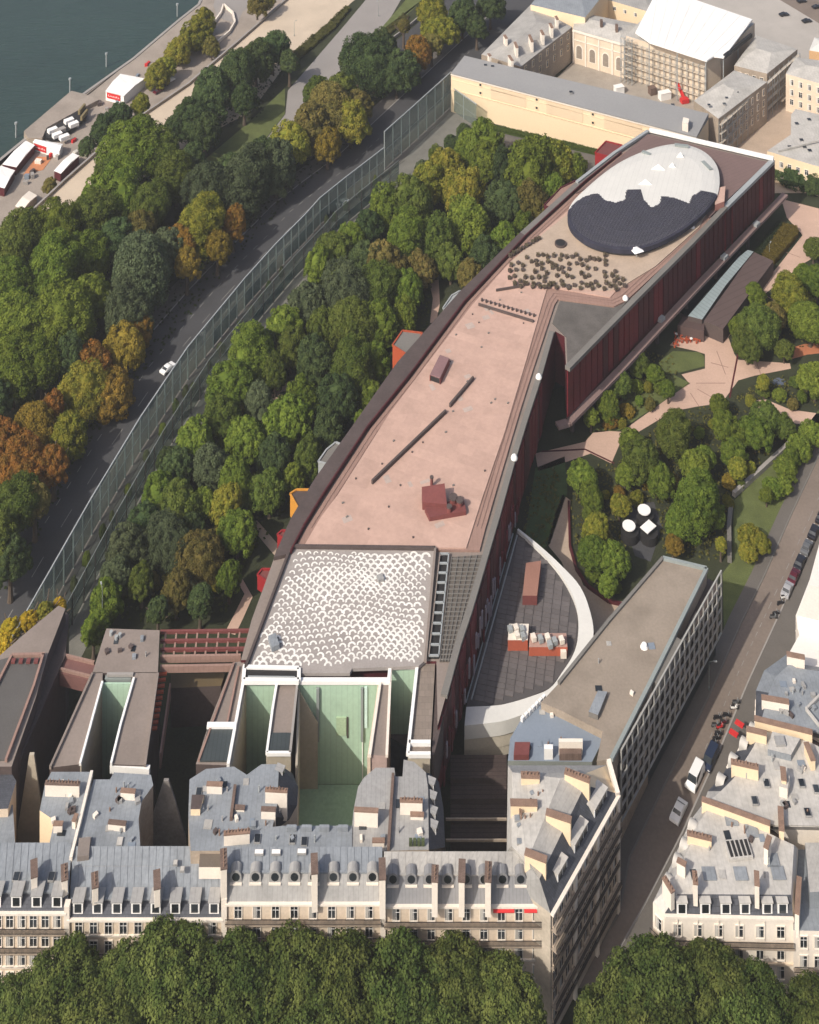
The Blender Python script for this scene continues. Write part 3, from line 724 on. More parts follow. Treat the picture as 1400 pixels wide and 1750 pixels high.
# lower roof with the white scallops, the ladder frame and the grating
slab('painted_roof', [(499, 936), (743, 940), (727, 1128), (716, 1138), (602, 1142), (598, 1150), (516, 1150), (420, 1142)], 20.95, 20.3, mat('painted_roof_grey', (.31, .28, .26), .9, .15, .4, 3), mus)
g = G()
q = P([(504, 938), (740, 942), (724, 1124), (716, 1136), (600, 1140), (424, 1138)], 20.96)
wh = mat('white_roof_paint', (.74, .72, .67), .7, .16, .5, 4)
def arc(cx_, cy_, r0, r1, a0, a1, z, n=7):
    for k in range(n):
        t0 = a0 + (a1 - a0) * k / n; t1 = a0 + (a1 - a0) * (k + 1) / n
        g.face([(cx_ + r0 * math.cos(t0), cy_ + r0 * math.sin(t0), z), (cx_ + r1 * math.cos(t0), cy_ + r1 * math.sin(t0), z), (cx_ + r1 * math.cos(t1), cy_ + r1 * math.sin(t1), z), (cx_ + r0 * math.cos(t1), cy_ + r0 * math.sin(t1), z)], wh)
row = 0; narc = 0; yy = min(p.y for p in q) + .9
while yy < max(p.y for p in q):
    xx = min(p.x for p in q) + (.8 if row % 2 else 0)
    while xx < max(p.x for p in q):
        wv = math.sin(xx * .22 + yy * .11) * .9 + math.sin(yy * .35 - xx * .1) * .5
        s_ = .80 + .32 * mnoise.noise(Vector((xx * .09, yy * .13, 0))) + R.uniform(-.12, .10)
        c = (xx + wv * .5 + R.uniform(-.1, .1), yy + wv + R.uniform(-.1, .1))
        if all(inside((c[0] + dx, c[1] + dy), q) for dx, dy in ((.75, 0), (-.75, 0), (0, .8), (0, -.2))):
            tilt = R.uniform(-.35, .35) + wv * .25
            arc(c[0], c[1], s_ * .50, s_ * .98, -.25 + tilt, math.pi + .25 + tilt, 20.962 + .007 * ((row % 3) * 3 + narc % 3), 7); narc += 1
        xx += 1.62
    yy += 1.04 + .12 * math.sin(row * .7); row += 1
part('painted_scallops', g, mus, 'stuff')
fr_l = [W(742, 938, 21.3), W(722, 1132, 21.3)]
g = G(); g.bar(W(497, 934, 21.3), W(744, 937, 21.3), .5, .7, museum_dark); part('parapet', g, mus)
g = G(); g.bar(W(497, 936, 21.3), W(420, 1140, 21.3), .5, .7, museum_dark); part('parapet', g, mus)
g = G(); g.bar(W(744, 937, 21.3), W(727, 1130, 21.3), .5, .7, museum_grey); part('parapet', g, mus)
A0, A1 = W(752, 948, 21), W(767, 948, 21); B0, B1 = W(733, 1122, 21), W(750, 1122, 21)
g = G(); g.prism([A0, A1, B1, B0], 20.3, 20.75, blackm); part('skylight_well', g, mus)
for k in range(11):
    u = k / 10; a = A0.lerp(B0, u); b = A1.lerp(B1, u); g = G(); g.bar(a + Vector((0, 0, .2)), b + Vector((0, 0, .2)), .32, .3, steel); part('rung', g, mus)
g = G(); g.bar(A1 + Vector((0, 0, .2)), B1 + Vector((0, 0, .2)), .25, .3, steel); g.bar(A0 + Vector((0, 0, .2)), B0 + Vector((0, 0, .2)), .25, .3, museum_grey); part('frame', g, mus)
gr = P([(772, 952), (826, 948), (806, 1030), (784, 1110), (776, 1130), (752, 1130)], 20.9)
slab('grating_bed', [(772, 952), (826, 948), (806, 1030), (784, 1110), (776, 1130), (752, 1130)], 20.7, 20.3, mat('dark_grating', (.12, .105, .09), .8), mus)
g = G(); y0 = min(p.y for p in gr); y1 = max(p.y for p in gr)
def span(y, poly):
    xs = []
    for i in range(len(poly)):
        a, b = poly[i], poly[(i + 1) % len(poly)]
        if (a.y > y) != (b.y > y): xs.append(a.x + (b.x - a.x) * (y - a.y) / (b.y - a.y))
    return (min(xs), max(xs)) if len(xs) > 1 else None
yy = y0 + .4
while yy < y1:
    s_ = span(yy, gr)
    if s_: g.bar((s_[0], yy, 20.85), (s_[1], yy, 20.85), .14, .2, ledge_grey)
    yy += 1.0
for u in [i / 5 for i in range(6)]:
    g.bar(gr[0].lerp(gr[1], u), gr[5].lerp(gr[4], u), .14, .2, ledge_grey)
part('grating', g, mus, 'stuff')
slab('lower_roof', [(747, 1130), (790, 1104), (762, 1205), (752, 1250), (742, 1290), (738, 1290)], 19.6, 12, museum_dark, mus)
p = W(468, 1098, 21.5); g = G(); g.box((p.x, p.y, 21.5), (1.6, 2.6, 1.0), zinc_b, .4); part('vent_box', g, mus)
p = W(650, 988, 21.3); g = G(); g.box((p.x, p.y, 21.3), (1.3, 1.3, .6), zinc, .4); part('vent_box', g, mus)
# small fixtures and patches on the pink terrace
pk = P(pink, 21.25); xs_ = [p.x for p in pk]; ys_ = [p.y for p in pk]; k = 0
patchm = mat('faded_render', (.43, .345, .30), .9, .12, .4, 2)
while k < 46:
    x, y = R.uniform(min(xs_), max(xs_)), R.uniform(min(ys_), max(ys_) - 40)
    if not inside((x, y), inset(pk, 1.0)): continue
    k += 1; g = G()
    if k % 3 == 0: g.cyl((x, y), .22, 21.25, 21.42, museum_dark, 10); part('roof_drain', g, mus)
    elif k % 3 == 1: g.box((x, y, 21.262), (R.uniform(.8, 2.6), R.uniform(.6, 2.2), .02), patchm, .42); part('roof_patch', g, mus)
    else: g.box((x, y, 21.35), (.5, .35, .2), ledge_grey, R.random()); part('roof_box', g, mus)
# ------------------------------------------------------------------ wings of the museum with light courts, between the museum and the front row
def wing(label, pts, h, z0, mtop, mside, name='office_wing', cat='office wing', group=None):
    t = thing(name, label, cat, W(*pts[0], 0).xy.to_3d(), group)
    g = G(); g.prism(P(pts, h), z0, h, mtop, mside); part('wall', g, t)
    return t
def rimline(t, a, b, h, wd=.45, ht=.5, m_=white, name='coping'):
    g = G(); g.bar(W(*a, h), W(*b, h), wd, ht, m_); return part(name, g, t)

# west building with the sloping flat roof
wl = wing('grey brown roofed office building at the left edge with a sunken roof tray', [(-60, 1165), (0, 1120), (40, 1085), (100, 1035), (112, 1040), (82, 1118), (62, 1190), (20, 1310), (-60, 1310)], 20, 0, museum_grey, museum_dark)
slab('roof_tray', [(-60, 1145), (20, 1122), (72, 1120), (56, 1170), (8, 1298), (-60, 1298)], 20.3, 19.8, mat('charcoal_roof', (.10, .095, .09), .9, .12), wl)
for a, b in (((20, 1120), (76, 1119)), ((74, 1119), (58, 1172)), ((58, 1172), (10, 1300)), ((20, 1121), (-10, 1180))): rimline(wl, a, b, 20.6, .45, .6, museum_brown)
for k in range(4): rimline(wl, (24 + k * 13, 1126), (22 + k * 13, 1133), 20.7, .8, .4, dkbox, 'roof_beam')
g = G(); g.prism(P([(106, 1042), (118, 1050), (112, 1120), (90, 1170), (60, 1240), (34, 1300), (22, 1300), (62, 1190), (82, 1118)], 17), 0, 17, museum_dark, museum_dark); part('lower_wing', g, wl)
# bridge
br = thing('footbridge', 'reddish brown covered footbridge joining the two left office wings', 'footbridge', W(115, 1160, 0))
a0, a1 = W(78, 1140, 15), W(158, 1160, 15)
g = G(); g.bar(a0, a1, 3.2, 2.6, mat('bridge_brown', (.17, .085, .075), .7, .15)); part('deck', g, br)
g = G(); g.bar(a0 + Vector((0, 1.6, 1.6)), a1 + Vector((0, 1.6, 1.6)), .4, .6, museum_brown); part('handrail', g, br)
g = G(); g.bar(a0 + Vector((0, -1.2, 1.6)), a1 + Vector((0, -1.2, 1.6)), .4, .5, museum_brown); part('handrail', g, br)

# second building, U-shaped round the small green light court
H2 = 20
w2 = wing('flat roofed office wing wrapped round the narrow green light court', [(182, 1074), (273, 1077), (270, 1150), (228, 1150), (178, 1150), (158, 1150)], H2, 0, museum_grey, museum_dark)
slab('left_arm', [(158, 1149), (176, 1149), (175, 1166), (137, 1306), (85, 1312)], H2, 0, museum_grey, w2, museum_dark)
slab('right_arm', [(228, 1149), (270, 1149), (262, 1215), (247, 1308), (189, 1306), (206, 1240)], H2, 0, museum_grey, w2, museum_dark)
def well(t, xl, xr, ytop, h, rimdx, rimdy, depth=19.0):
    """light court: pale green far wall, beige side wall"""
    A, B = W(xl, ytop, h), W(xr, ytop, h)
    g = G(); g.prism([A + Vector((0, .02, 0)), B + Vector((0, .02, 0)), B + Vector((0, -.3, 0)), A + Vector((0, -.3, 0))], 0.3, h - .02, greenwall); part('green_wall', g, t)
    return A, B
well(w2, 175, 228, 1166, H2, 0, 0)
g = G(); a, b = W(174, 1164, H2), W(137, 1306, H2); g.bar(Vector((a.x, a.y, 10)) + Vector((.12, 0, 0)), Vector((b.x, b.y, 10)) + Vector((.12, 0, 0)), .25, 19.6, beige); part('beige_wall', g, w2)
g = G(); a, b = W(228, 1155, 20), W(206, 1245, 20); g.bar(Vector((a.x, a.y, 10)), Vector((b.x, b.y, 10)), .22, 19.6, beige); part('beige_wall', g, w2)
for a, b in (((175, 1166), (137, 1306)), ((229, 1160), (206, 1240)), ((206, 1240), (190, 1306)), ((158, 1152), (86, 1312)), ((270, 1152), (248, 1308))):
    rimline(w2, a, b, H2 + .25, .4, .6, white if a[0] in (175, 229, 206) else museum_grey)
rimline(w2, (183, 1153), (228, 1153), H2 + .2, .5, .5, kerbst)
g = G(); g.bar(W(180, 1160, 19.2), W(225, 1160, 19.2), .9, .8, steel_g); part('light_shelf', g, w2)
for x, y in ((190, 1082), (205, 1086), (199, 1090)):
    p = W(x, y, 20.4); g = G(); g.cyl((p.x, p.y), .35, 20, 20.8, steel); part('roof_vent', g, w2)
rimline(w2, (189, 1312), (256, 1318), 19, .8, 1.5, white, 'end_wall')
rimline(w2, (86, 1316), (136, 1310), 18.5, .8, 1.5, white, 'end_wall')

# orange louvres in the dark slot
lv = thing('louvre_stack', 'stack of orange red louvre blades in the dark slot beside the office wing', 'louvres', W(268, 1200, 0))
for k in range(10):
    y = 1153 + k * 10.3; x0 = 270 - k * 1.6
    g = G(); a, b = W(x0, y, 18), W(x0 + 15 - k * .2, y - 2, 18); g.bar(a, b, .5, .35, orange); part('blade', g, lv)

# pergola of dark red beams
pg = thing('beam_pergola', 'dark red beam frame spanning from the office wing to the museum', 'pergola', W(350, 1100, 0))
for y in (1080, 1096, 1111, 1126, 1143):
    e = 432 - (y - 1078) * .42
    g = G(); g.bar(W(274, y, 18.5), W(e, y - 2, 18.5), .42, .6 if y < 1120 else 1.3, dkbox if y < 1120 else museum_brown); part('beam', g, pg)
for k in range(8):
    x = 284 + k * 18
    g = G(); g.bar(W(x, 1080, 18.2), W(x - 5, 1120, 18.2), .35, .5, museum_brown); part('cross_beam', g, pg)
g = G(); g.prism(P([(292, 1152), (385, 1150), (378, 1172), (292, 1176)], 12), 4, 12, mat('olive_panel', (.13, .095, .05), .9), museum_dark); part('end_panel', g, pg)
g = G(); g.bar(W(291, 1180, 14), W(274, 1300, 14), .3, 3, museum_brown); part('side_rail', g, pg)

# the fingers around the big green light courts
H = 20
f1 = wing('narrow grey finger roof with a white crossbar left of the light courts', [(398, 1132), (418, 1130), (416, 1168), (391, 1308), (335, 1306), (356, 1240)], H, 0, museum_grey, museum_dark, group='finger wings around the light courts')
slab('skylight_roof', [(356, 1243), (403, 1243), (391, 1300), (340, 1300)], H + .3, H - .2, mat('dark_skylight', (.05, .06, .06), .4, .2, spec=.5, seam=(0, .8, .3)), f1)
rimline(f1, (354, 1240), (404, 1240), H + .5, .9, .5)
for a, b in (((418, 1138), (416, 1166)), ((416, 1166), (390, 1308))): rimline(f1, a, b, H + .3, .55, .7)
for a, b in (((400, 1134), (340, 1300)), ((408, 1140), (388, 1238))): rimline(f1, a, b, H + .3, .35, .5, museum_brown)
g = G(); a, b = W(417, 1167, H), W(391, 1308, H); g.bar(Vector((a.x + .35, a.y, 10)), Vector((b.x + .35, b.y, 10)), .3, 19.4, beige); part('beige_wall', g, f1)
# white frame beam
fb = thing('white_frame_beam', 'white framed slot at the head of the left light court', 'frame beam', W(465, 1150, 20))
A, B = W(418, 1142, 21), W(511, 1144, 21); C_, D_ = W(511, 1164, 21), W(416, 1164, 21)
for a, b in ((A, B), (B, C_), (C_, D_), (D_, A)): g = G(); g.bar(a, b, .7, .8, white); part('frame', g, fb)
g = G(); g.prism([A, B, C_, D_], 20.2, 21.1, blackm); part('slot', g, fb)
g = G(); g.bar(W(424, 1157, 21.3), W(504, 1158, 21.3), .3, .3, steel); part('slot_rail', g, fb)

f2 = wing('narrow pinkish grey finger roof between the left and the middle light court', [(474, 1168), (508, 1168), (497, 1288), (455, 1288), (466, 1210)], H, 0, museum_grey, beige, group='finger wings around the light courts')
slab('skylight_roof', [(463, 1252), (497, 1252), (493, 1284), (458, 1284)], H + .3, H - .2, MATS['dark_skylight'], f2)
for a, b in (((473, 1170), (466, 1212)), ((466, 1212), (456, 1288)), ((508, 1170), (496, 1288)), ((456, 1288), (497, 1288))): rimline(f2, a, b, H + .3, .45, .6, white if a[0] != 508 else kerbst)
f3 = wing('thin pinkish finger roof right of the middle light court', [(651, 1168), (668, 1168), (661, 1292), (634, 1290)], H, 0, museum_grey, mat('pinkish_wall', (.40, .30, .27), .85, .1), group='finger wings around the light courts')
for a, b in (((668, 1140), (661, 1292)), ((650, 1168), (632, 1292))): rimline(f3, a, b, H + .3, .5, .6, stone_w)
f4 = wing('tiled finger roof with two white end bars beside the dark red wall', [(716, 1132), (744, 1130), (735, 1294), (697, 1290), (700, 1262)], H, 0, mat('tiled_taupe', (.25, .205, .17), .9, .1, brick=(1.2, 1.2, .05, .2)), beige, group='finger wings around the light courts')
for a, b in (((714, 1130), (697, 1290)), ((699, 1270), (736, 1270)), ((698, 1290), (736, 1290))): rimline(f4, a, b, H + .35, .6, .7)
# heads of the courts: green walls
lc = thing('light_court', 'green walled light courts with white tops below the scalloped roof', 'light court', W(590, 1180, 0))
def gw(xl, xr, y, h=20):
    A, B = W(xl, y, h), W(xr, y, h)
    g = G(); g.prism([A, B, B + Vector((0, .5, 0)), A + Vector((0, .5, 0))], .2, h, greenwall); part('green_wall', g, lc)
gw(418, 474, 1168); gw(508, 668, 1168); gw(668, 712, 1143)
rimline(lc, (512, 1164), (664, 1164), 20.4, .8, .7); rimline(lc, (668, 1138), (714, 1138), 20.4, .8, .7); rimline(lc, (667, 1138), (664, 1168), 20.4, .6, .6)
for x0, x1 in ((541, 546), (617, 621)):
    A = W(x0, 1168, 20); B = W(x1, 1168, 20); g = G(); g.prism([A + Vector((0, -.1, 0)), B + Vector((0, -.1, 0)), B + Vector((0, -.5, 0)), A + Vector((0, -.5, 0))], 9, 19.4, steel_g); part('window_strip', g, lc)
for x0, x1, z0, z1, m_ in ((593, 595, 9.5, 13.5, museum_dark), (575, 592, 10, 13.5, mat('yellow_green', (.38, .50, .33), .8)), (541, 543, 0.5, 9, blackm), (619, 620.5, 0.5, 9, white), (623, 628, 11.5, 19.5, mat('aqua', (.55, .72, .66), .5))):
    A = W(x0, 1168, 20); B = W(x1, 1168, 20); g = G(); g.prism([A + Vector((0, -.02, 0)), B + Vector((0, -.02, 0)), B + Vector((0, -.25, 0)), A + Vector((0, -.25, 0))], z0, z1, m_); part('window', g, lc)
g = G(); a, b = W(508, 1168, 20), W(540, 1300, 0); g.bar(Vector((W(508, 1168, 20).x + .4, 254, 9.7)), Vector((W(497, 1288, 20).x + 1.2, 240, 9.7)), .4, 19.4, beige); part('beige_wall', g, lc)
xa, xb, xc = [(q_ - 700) / FPX * 253.6 for q_ in (500, 508.5, 543)]
g = G(); g.face([(xa, 253.6, 0), (xc, 253.6, 0), (xc, 253.6, 13), (xb, 253.6, 20), (xa, 253.6, 20)], beige); g.face([(xa, 253.9, 0), (xa, 253.9, 20), (xb, 253.9, 20), (xc, 253.9, 13), (xc, 253.9, 0)], beige); g.face([(xc, 253.6, 0), (xc, 253.9, 0), (xc, 253.9, 13), (xc, 253.6, 13)], beige); g.face([(xb, 253.6, 20), (xc, 253.6, 13), (xc, 253.9, 13), (xb, 253.9, 20)], beige); part('beige_wall', g, lc)
for xl_, xr_ in ((418, 474), (508, 652), (670, 708)):
    X0, X1 = (xl_ - 700) / FPX * 254, (xr_ - 700) / FPX * 254
    g = G(); g.prism([Vector((X0, 254.4, 0)), Vector((X1, 254.4, 0)), Vector((X1 * .97, 243, 0)), Vector((X0 * .97, 243, 0))], .02, .25, mat('green_court_floor', (.28, .41, .30), .9, .15, .3, 2, stain=.3)); part('court_floor', g, lc)
g = G(); g.prism([Vector((W(654, 1168, 20).x - .3, 254.6, 0)), Vector((W(654, 1168, 20).x - .9, 254.6, 0)), Vector((W(636, 1290, 20).x - .9, 241, 0)), Vector((W(636, 1290, 20).x - .3, 241, 0))], 0, 19.8, stone); part('cream_wall', g, lc)

# glazed annexe with the white sweeping wall
an = thing('glazed_annexe', 'fan shaped annexe with a dark panelled roof and white sweeping wall', 'annexe', W(900, 1080, 0))
inner = [(884, 905), (918, 936), (950, 970), (974, 1008), (987, 1045), (988, 1086), (980, 1118), (960, 1150), (940, 1176), (908, 1190), (868, 1202), (842, 1206), (797, 1208)]
outer_ = [(886, 903), (922, 932), (957, 964), (992, 1003), (1010, 1050), (1014, 1090), (1000, 1128), (975, 1165), (945, 1195), (905, 1216), (868, 1230), (842, 1235), (794, 1240)]
leftside = [(797, 1208), (820, 1120), (845, 1030), (866, 960), (882, 905)]
darkroof = mat('dark_roof_panel', (.125, .112, .11), .8, .10, .3, 2, randobj=.10)
g = G(); g.prism(P(inner + leftside[1:-1], 8.6), 0, 8.6, mat('dark_joint', (.085, .078, .078), .8), museum_dark); part('roof_bed', g, an)
panel = G(); panel.box((0, 0, 0), (1.78, 1.02, .16), darkroof); pm = panel.mesh('roof_panel')
poly = inset(P(inner + leftside[1:-1], 8.6), .2); ang = math.radians(-12)
poly_t = poly; cnt = 0
ca, sa = math.cos(ang), math.sin(ang)
c0 = W(900, 1080, 8.6)
for iy in range(-30, 40):
    for ix in range(-12, 13):
        lx, ly = ix * 1.9, iy * 1.14
        wx, wy = c0.x + lx * ca - ly * sa, c0.y + lx * sa + ly * ca
        if cnt < 298 and all(inside((wx + dx * ca - dy * sa, wy + dx * sa + dy * ca), poly_t) for dx, dy in ((.85, .5), (-.85, .5), (.85, -.5), (-.85, -.5))):
            put('roof_panel', pm, an, (wx, wy, 8.66 + R.uniform(-.02, .03)), ang); cnt += 1
print('annexe panels', cnt)
so_, si = catmull(outer_, 4, False), catmull(inner, 4, False)
whitewall = mat('white_sweep', (.66, .65, .61), .6, .05, .2, 1.5)
nn = len(so_)
g = G()
for i in range(nn - 1):
    a, b, c, d = W(so_[i].x, so_[i].y, 9.4), W(so_[i + 1].x, so_[i + 1].y, 9.4), W(si[i + 1].x, si[i + 1].y, 9.4), W(si[i].x, si[i].y, 9.4)
    g.prism([a, b, c, d], 6.6, 9.4, whitewall)
part('sweeping_wall', g, an)
g = G()
for i in range(nn // 2, nn - 1):
    a, b = W(so_[i].x, so_[i].y, 9.4), W(so_[i + 1].x, so_[i + 1].y, 9.4)
    g.bar(Vector((a.x, a.y + .5, 5.2)), Vector((b.x, b.y + .5, 5.2)), .5, 2.2, mat('sweep_cream', (.52, .47, .38), .8, .1))
    g.bar(Vector((a.x, a.y + .7, 3.0)), Vector((b.x, b.y + .7, 3.0)), .5, 1.8, MATS['sweep_cream'])
part('lower_band', g, an)
rimline(an, (884, 915), (806, 1195), 9.2, .25, .3, steel, 'rail')
rimline(an, (877, 912), (797, 1200), 9.0, .2, .3, steel, 'rail')
g = G(); g.prism(P([(899, 962), (925, 958), (918, 1018), (893, 1018)], 10.8), 8.7, 10.8, mat('brown_plant_roof', (.30, .155, .115), .8, .12), orange if False else dkbox); part('plant_box', g, an)
g = G(); g.prism(P([(870, 1066), (904, 1066), (902, 1094), (868, 1094)], 11), 8.7, 11, stone_w, mat('brick_orange', (.40, .10, .055), .8, .1)); part('plant_box', g, an)
g = G(); g.prism(P([(906, 1082), (968, 1082), (970, 1106), (904, 1106)], 10.6), 8.7, 10.6, mat('dusty_pink', (.38, .24, .2), .8, .15), MATS['brick_orange']); part('plant_box', g, an)
for k, (x, y) in enumerate(((872, 1074), (882, 1072), (892, 1074), (884, 1084), (894, 1086), (912, 1088), (924, 1090), (936, 1088), (948, 1094), (960, 1092), (940, 1100))):
    p = W(x, y, 11.5); g = G(); g.box((p.x, p.y, 11.3), (.9, 1.2, .9), stone_w if k % 2 else steel, .3); part('cooling_unit', g, an)
p = W(963, 1117, 9.5); g = G(); g.box((p.x, p.y, 9.5), (1.2, .8, 1.4), stone_w); part('cooling_unit', g, an)
# stepped dark court in front of the annexe
ct = thing('sunken_court', 'dark stepped court between the front row and the annexe', 'court', W(812, 1350, 0))
for k, (y0, y1, h) in enumerate(((1290, 1330, 4.5), (1330, 1365, 3.5), (1365, 1400, 2.5), (1400, 1440, 1.5))):
    g = G(); g.prism(P([(770, y0), (866, y0), (866, y1), (770, y1)], h), 0, h, mat('dark_brown_step', (.07, .05, .045), .9, .3, seam=(90, .8, .4)), museum_dark); part('step', g, ct)
for y in (1400, 1436):
    g = G(); g.bar(W(762, y, 8), W(866, y, 8), .25, .35, stone_d); part('beam', g, ct)

# administration building
ad = thing('administration_building', 'long flat roofed office block with a white lattice facade along the street', 'office block', W(1100, 1150, 0))
HA = 19
roofp = [(1133, 954), (1208, 972), (1110, 1170), (1045, 1298), (1020, 1300), (1030, 1250), (960, 1215), (925, 1200), (955, 1168), (1040, 1062)]
g = G(); g.prism(P(roofp, HA), 0, HA, mat('taupe_roof', (.27, .225, .18), .95, .14, .12, 2, stain=.45), stone_d); part('wall', g, ad)
for a, b in zip(roofp[:4], roofp[1:4]): rimline(ad, a, b, HA + .25, .7, .6, steel_g, 'coping')
for a, b in (((1133, 954), (1040, 1062)), ((1040, 1062), (955, 1168))): rimline(ad, a, b, HA + .25, .6, .6, ledge_grey, 'coping')
T0, T1 = W(1233, 975, HA), W(1062, 1282, HA)     # screen line
d = (T1 - T0).xy.to_3d(); L = d.length; t = d.normalized(); nrm = Vector((-t.y, t.x, 0))
if nrm.x < 0: nrm = -nrm
A = T0.xy.to_3d(); NB, NF = 20, 5
z_lo, z_hi = 5.6, HA
fl = (z_hi - z_lo) / NF
latt = mat('lattice_white', (.34, .335, .31), .6, .08)
for k in range(NF + 1):
    z = z_lo + fl * k; g = G(); g.bar(A + Vector((0, 0, z)), A + d + Vector((0, 0, z)), .3, .24, latt if k else steel); part('transom', g, ad)
mm = G(); mm.prism([Vector((-.11, -.14, 0)), Vector((.11, -.14, 0)), Vector((.11, .14, 0)), Vector((-.11, .14, 0))], 0, z_hi - z_lo, latt); mm = mm.mesh('mullion')
ra = math.atan2(t.y, t.x)
for i in range(NB + 1): put('mullion', mm, ad, A + d * (i / NB) + Vector((0, 0, z_lo)), ra)
pw2 = L / NB - .5
pn = G(); pn.box((0, 0, 0), (pw2, .12, fl - .55), mat('lattice_pane', (.05, .045, .042), .3, .3, spec=.5, randobj=.6)); pn = pn.mesh('window_pane')
bl = G(); bl.box((0, 0, 0), (pw2 * .5, .1, fl - .7), mat('blind', (.30, .26, .22), .8, .1, randobj=.3)); bl = bl.mesh('blind')
for i in range(NB):
    for k in range(NF):
        if (k == NF - 1 and i % 9 < 5 and i < 16): continue
        w_ = put('window_pane', pn, ad, A + d * ((i + .5) / NB) - nrm * .5 + Vector((0, 0, z_lo + fl * (k + .5))), ra)
        if R.random() < .45: b_ = sub('blind', bl, w_, (pw2 * .2 * R.choice((-1, 1)), -.1 if (Vector((-math.sin(ra), math.cos(ra), 0)).dot(nrm) < 0) else .1, 0))
g = G(); q0 = A - nrm * .7; q1 = A + d - nrm * .7
g.prism([q0 - nrm * 2.4, q1 - nrm * 2.4, q1, q0], 4.6, 15.6, museum_dark, blackm); part('inner_wall', g, ad)
g = G(); g.prism([q0 + d * .42 - nrm * 2.2, q0 + d * .66 - nrm * 2.2, q0 + d * .66 + nrm * .4, q0 + d * .42 + nrm * .4], 15.6, 18.8, ledge_grey); part('roof_bridge', g, ad)
teal = mat('dark_teal_base', (.02, .032, .035), .4, .2, spec=.4)
g = G(); g.prism([q0 - nrm * 4, q1 - nrm * 4, q1 - nrm * .6, q0 - nrm * .6], 0, 5.2, teal, teal); part('base', g, ad)
p = W(1101, 1103, 19.3); g = G(); g.cyl((p.x, p.y), .8, 19, 19.6, white, 14, .5); part('roof_dome', g, ad)
g = G(); g.prism(P([(1022, 1180), (1038, 1182), (1022, 1222), (1006, 1216)], 20), 19, 20, zinc_b, ledge_grey); part('roof_hatch', g, ad)
# blue roof block
bb = thing('blue_roof_block', 'block with a flat blue grey roof wedged between the annexe and the zinc corner house', 'block', W(950, 1250, 0))
g = G(); g.prism(P([(921, 1196), (1043, 1224), (1034, 1258), (1012, 1302), (868, 1300), (872, 1262), (895, 1222)], 17.5), 0, 17.5, bluegrey, mat('greenish_wall', (.22, .24, .22), .8, .1)); part('wall', g, bb)
for k in range(7):
    p = W(896 + k * 6, 1228 - k * 6, 18); g = G(); g.box((p.x - .3, p.y, 18), (.7, .5, .8), white, .8); part('roof_light', g, bb)
for pts, h, m_ in (([(955, 1262), (996, 1262), (996, 1268), (955, 1268)], 20, stone_w), ([(930, 1272), (945, 1272), (945, 1280), (930, 1280)], 19.5, white), ([(880, 1268), (906, 1268), (904, 1290), (878, 1290)], 18.5, dkbox), ([(956, 1272), (994, 1272), (994, 1288), (956, 1288)], 18.8, brickred)):
    g = G(); g.prism(P(pts, h), 17, h, m_); part('roof_structure', g, bb)
# ------------------------------------------------------------------ shared pieces for houses
_c = {}
def window_mesh(w_, h_, fr=.14, mt=None, sill=True):
    k = ('win', w_, h_, (mt or stone_w).name, sill)
    if k in _c: return _c[k]
    mt = mt or stone_w
    g = G()
    g.box((-(w_ / 2 + fr / 2), -.06, h_ / 2), (fr, .14, h_ + 2 * fr), mt); g.box(((w_ / 2 + fr / 2), -.06, h_ / 2), (fr, .14, h_ + 2 * fr), mt)
    g.box((0, -.06, h_ + fr / 2), (w_, .16, fr), mt)
    if sill: g.box((0, -.12, -fr / 2), (w_ + fr, .26, fr), mt)
    f = g.mesh('window')
    p = G(); p.box((0, -.02, h_ / 2), (w_ - .02, .03, h_ - .02), glass_dk); p = p.mesh('pane')
    c = G(); c.box((0, -.05, h_ / 2), (.07, .03, h_ - .04), white); c.box((0, -.05, h_ * .68), (w_ - .05, .03, .06), white); c = c.mesh('crossbar')
    s_ = G(); s_.box((-w_ * .3, -.055, h_ / 2), (w_ * .36, .03, h_ - .1), mat('curtain', (.5, .48, .44), .9, .1, randobj=.25)); s_ = s_.mesh('curtain')
    _c[k] = (f, p, c, s_); return _c[k]

def windows(root, A, B, zs, n, w_=1.15, h_=2.0, m0=.5, mt=None, curtain=.5, sill=True, skip=None):
    """rows of windows on the wall A->B (outward on the right hand side of A->B)"""
    d = (B - A).xy.to_3d(); L = d.length; t = d.normalized(); ang = math.atan2(t.y, t.x)
    f, p, c, s_ = window_mesh(w_, h_, .16, mt, sill)
    for z in zs:
        for i in range(n):
            if skip and skip(i, z): continue
            s = m0 + (L - 2 * m0) * (i + .5) / n
            q = A.xy.to_3d() + t * s + Vector((0, 0, z))
            wo = put('window', f, root, q, ang)
            sub('pane', p, wo); sub('crossbar', c, wo)
            if R.random() < curtain: sub('curtain', s_, wo)

def rail_mesh(L, hgt=.95):
    g = G(); g.box((L / 2, 0, hgt), (L, .07, .07), blackm); g.box((L / 2, 0, .12), (L, .05, .05), blackm)
    n = int(L / .2)
    for i in range(n + 1): g.box((L * i / n, 0, hgt / 2), (.05, .05, hgt), blackm)
    return g.mesh('railing')
def balcony(root, A, B, z, s0=0.0, s1=1.0, dep=.8, mt=None):
    d = (B - A).xy.to_3d(); t = d.normalized(); nrm = Vector((t.y, -t.x, 0)); ang = math.atan2(t.y, t.x)
    a = A.xy.to_3d() + d * s0; b = A.xy.to_3d() + d * s1; L = (b - a).length
    g = G(); g.prism([a + nrm * -.003, b + nrm * -.003, b + nrm * dep, a + nrm * dep], z - .22, z, mt or stone_d)
    bo = part('balcony', g, root)
    r = bpy.data.objects.new('railing', rail_mesh(L)); COL.objects.link(r); r.parent = bo
    r.location = a + nrm * (dep - .06) + Vector((0, 0, z)); r.rotation_euler[2] = ang; WORLD[r.name] = r.location.copy()
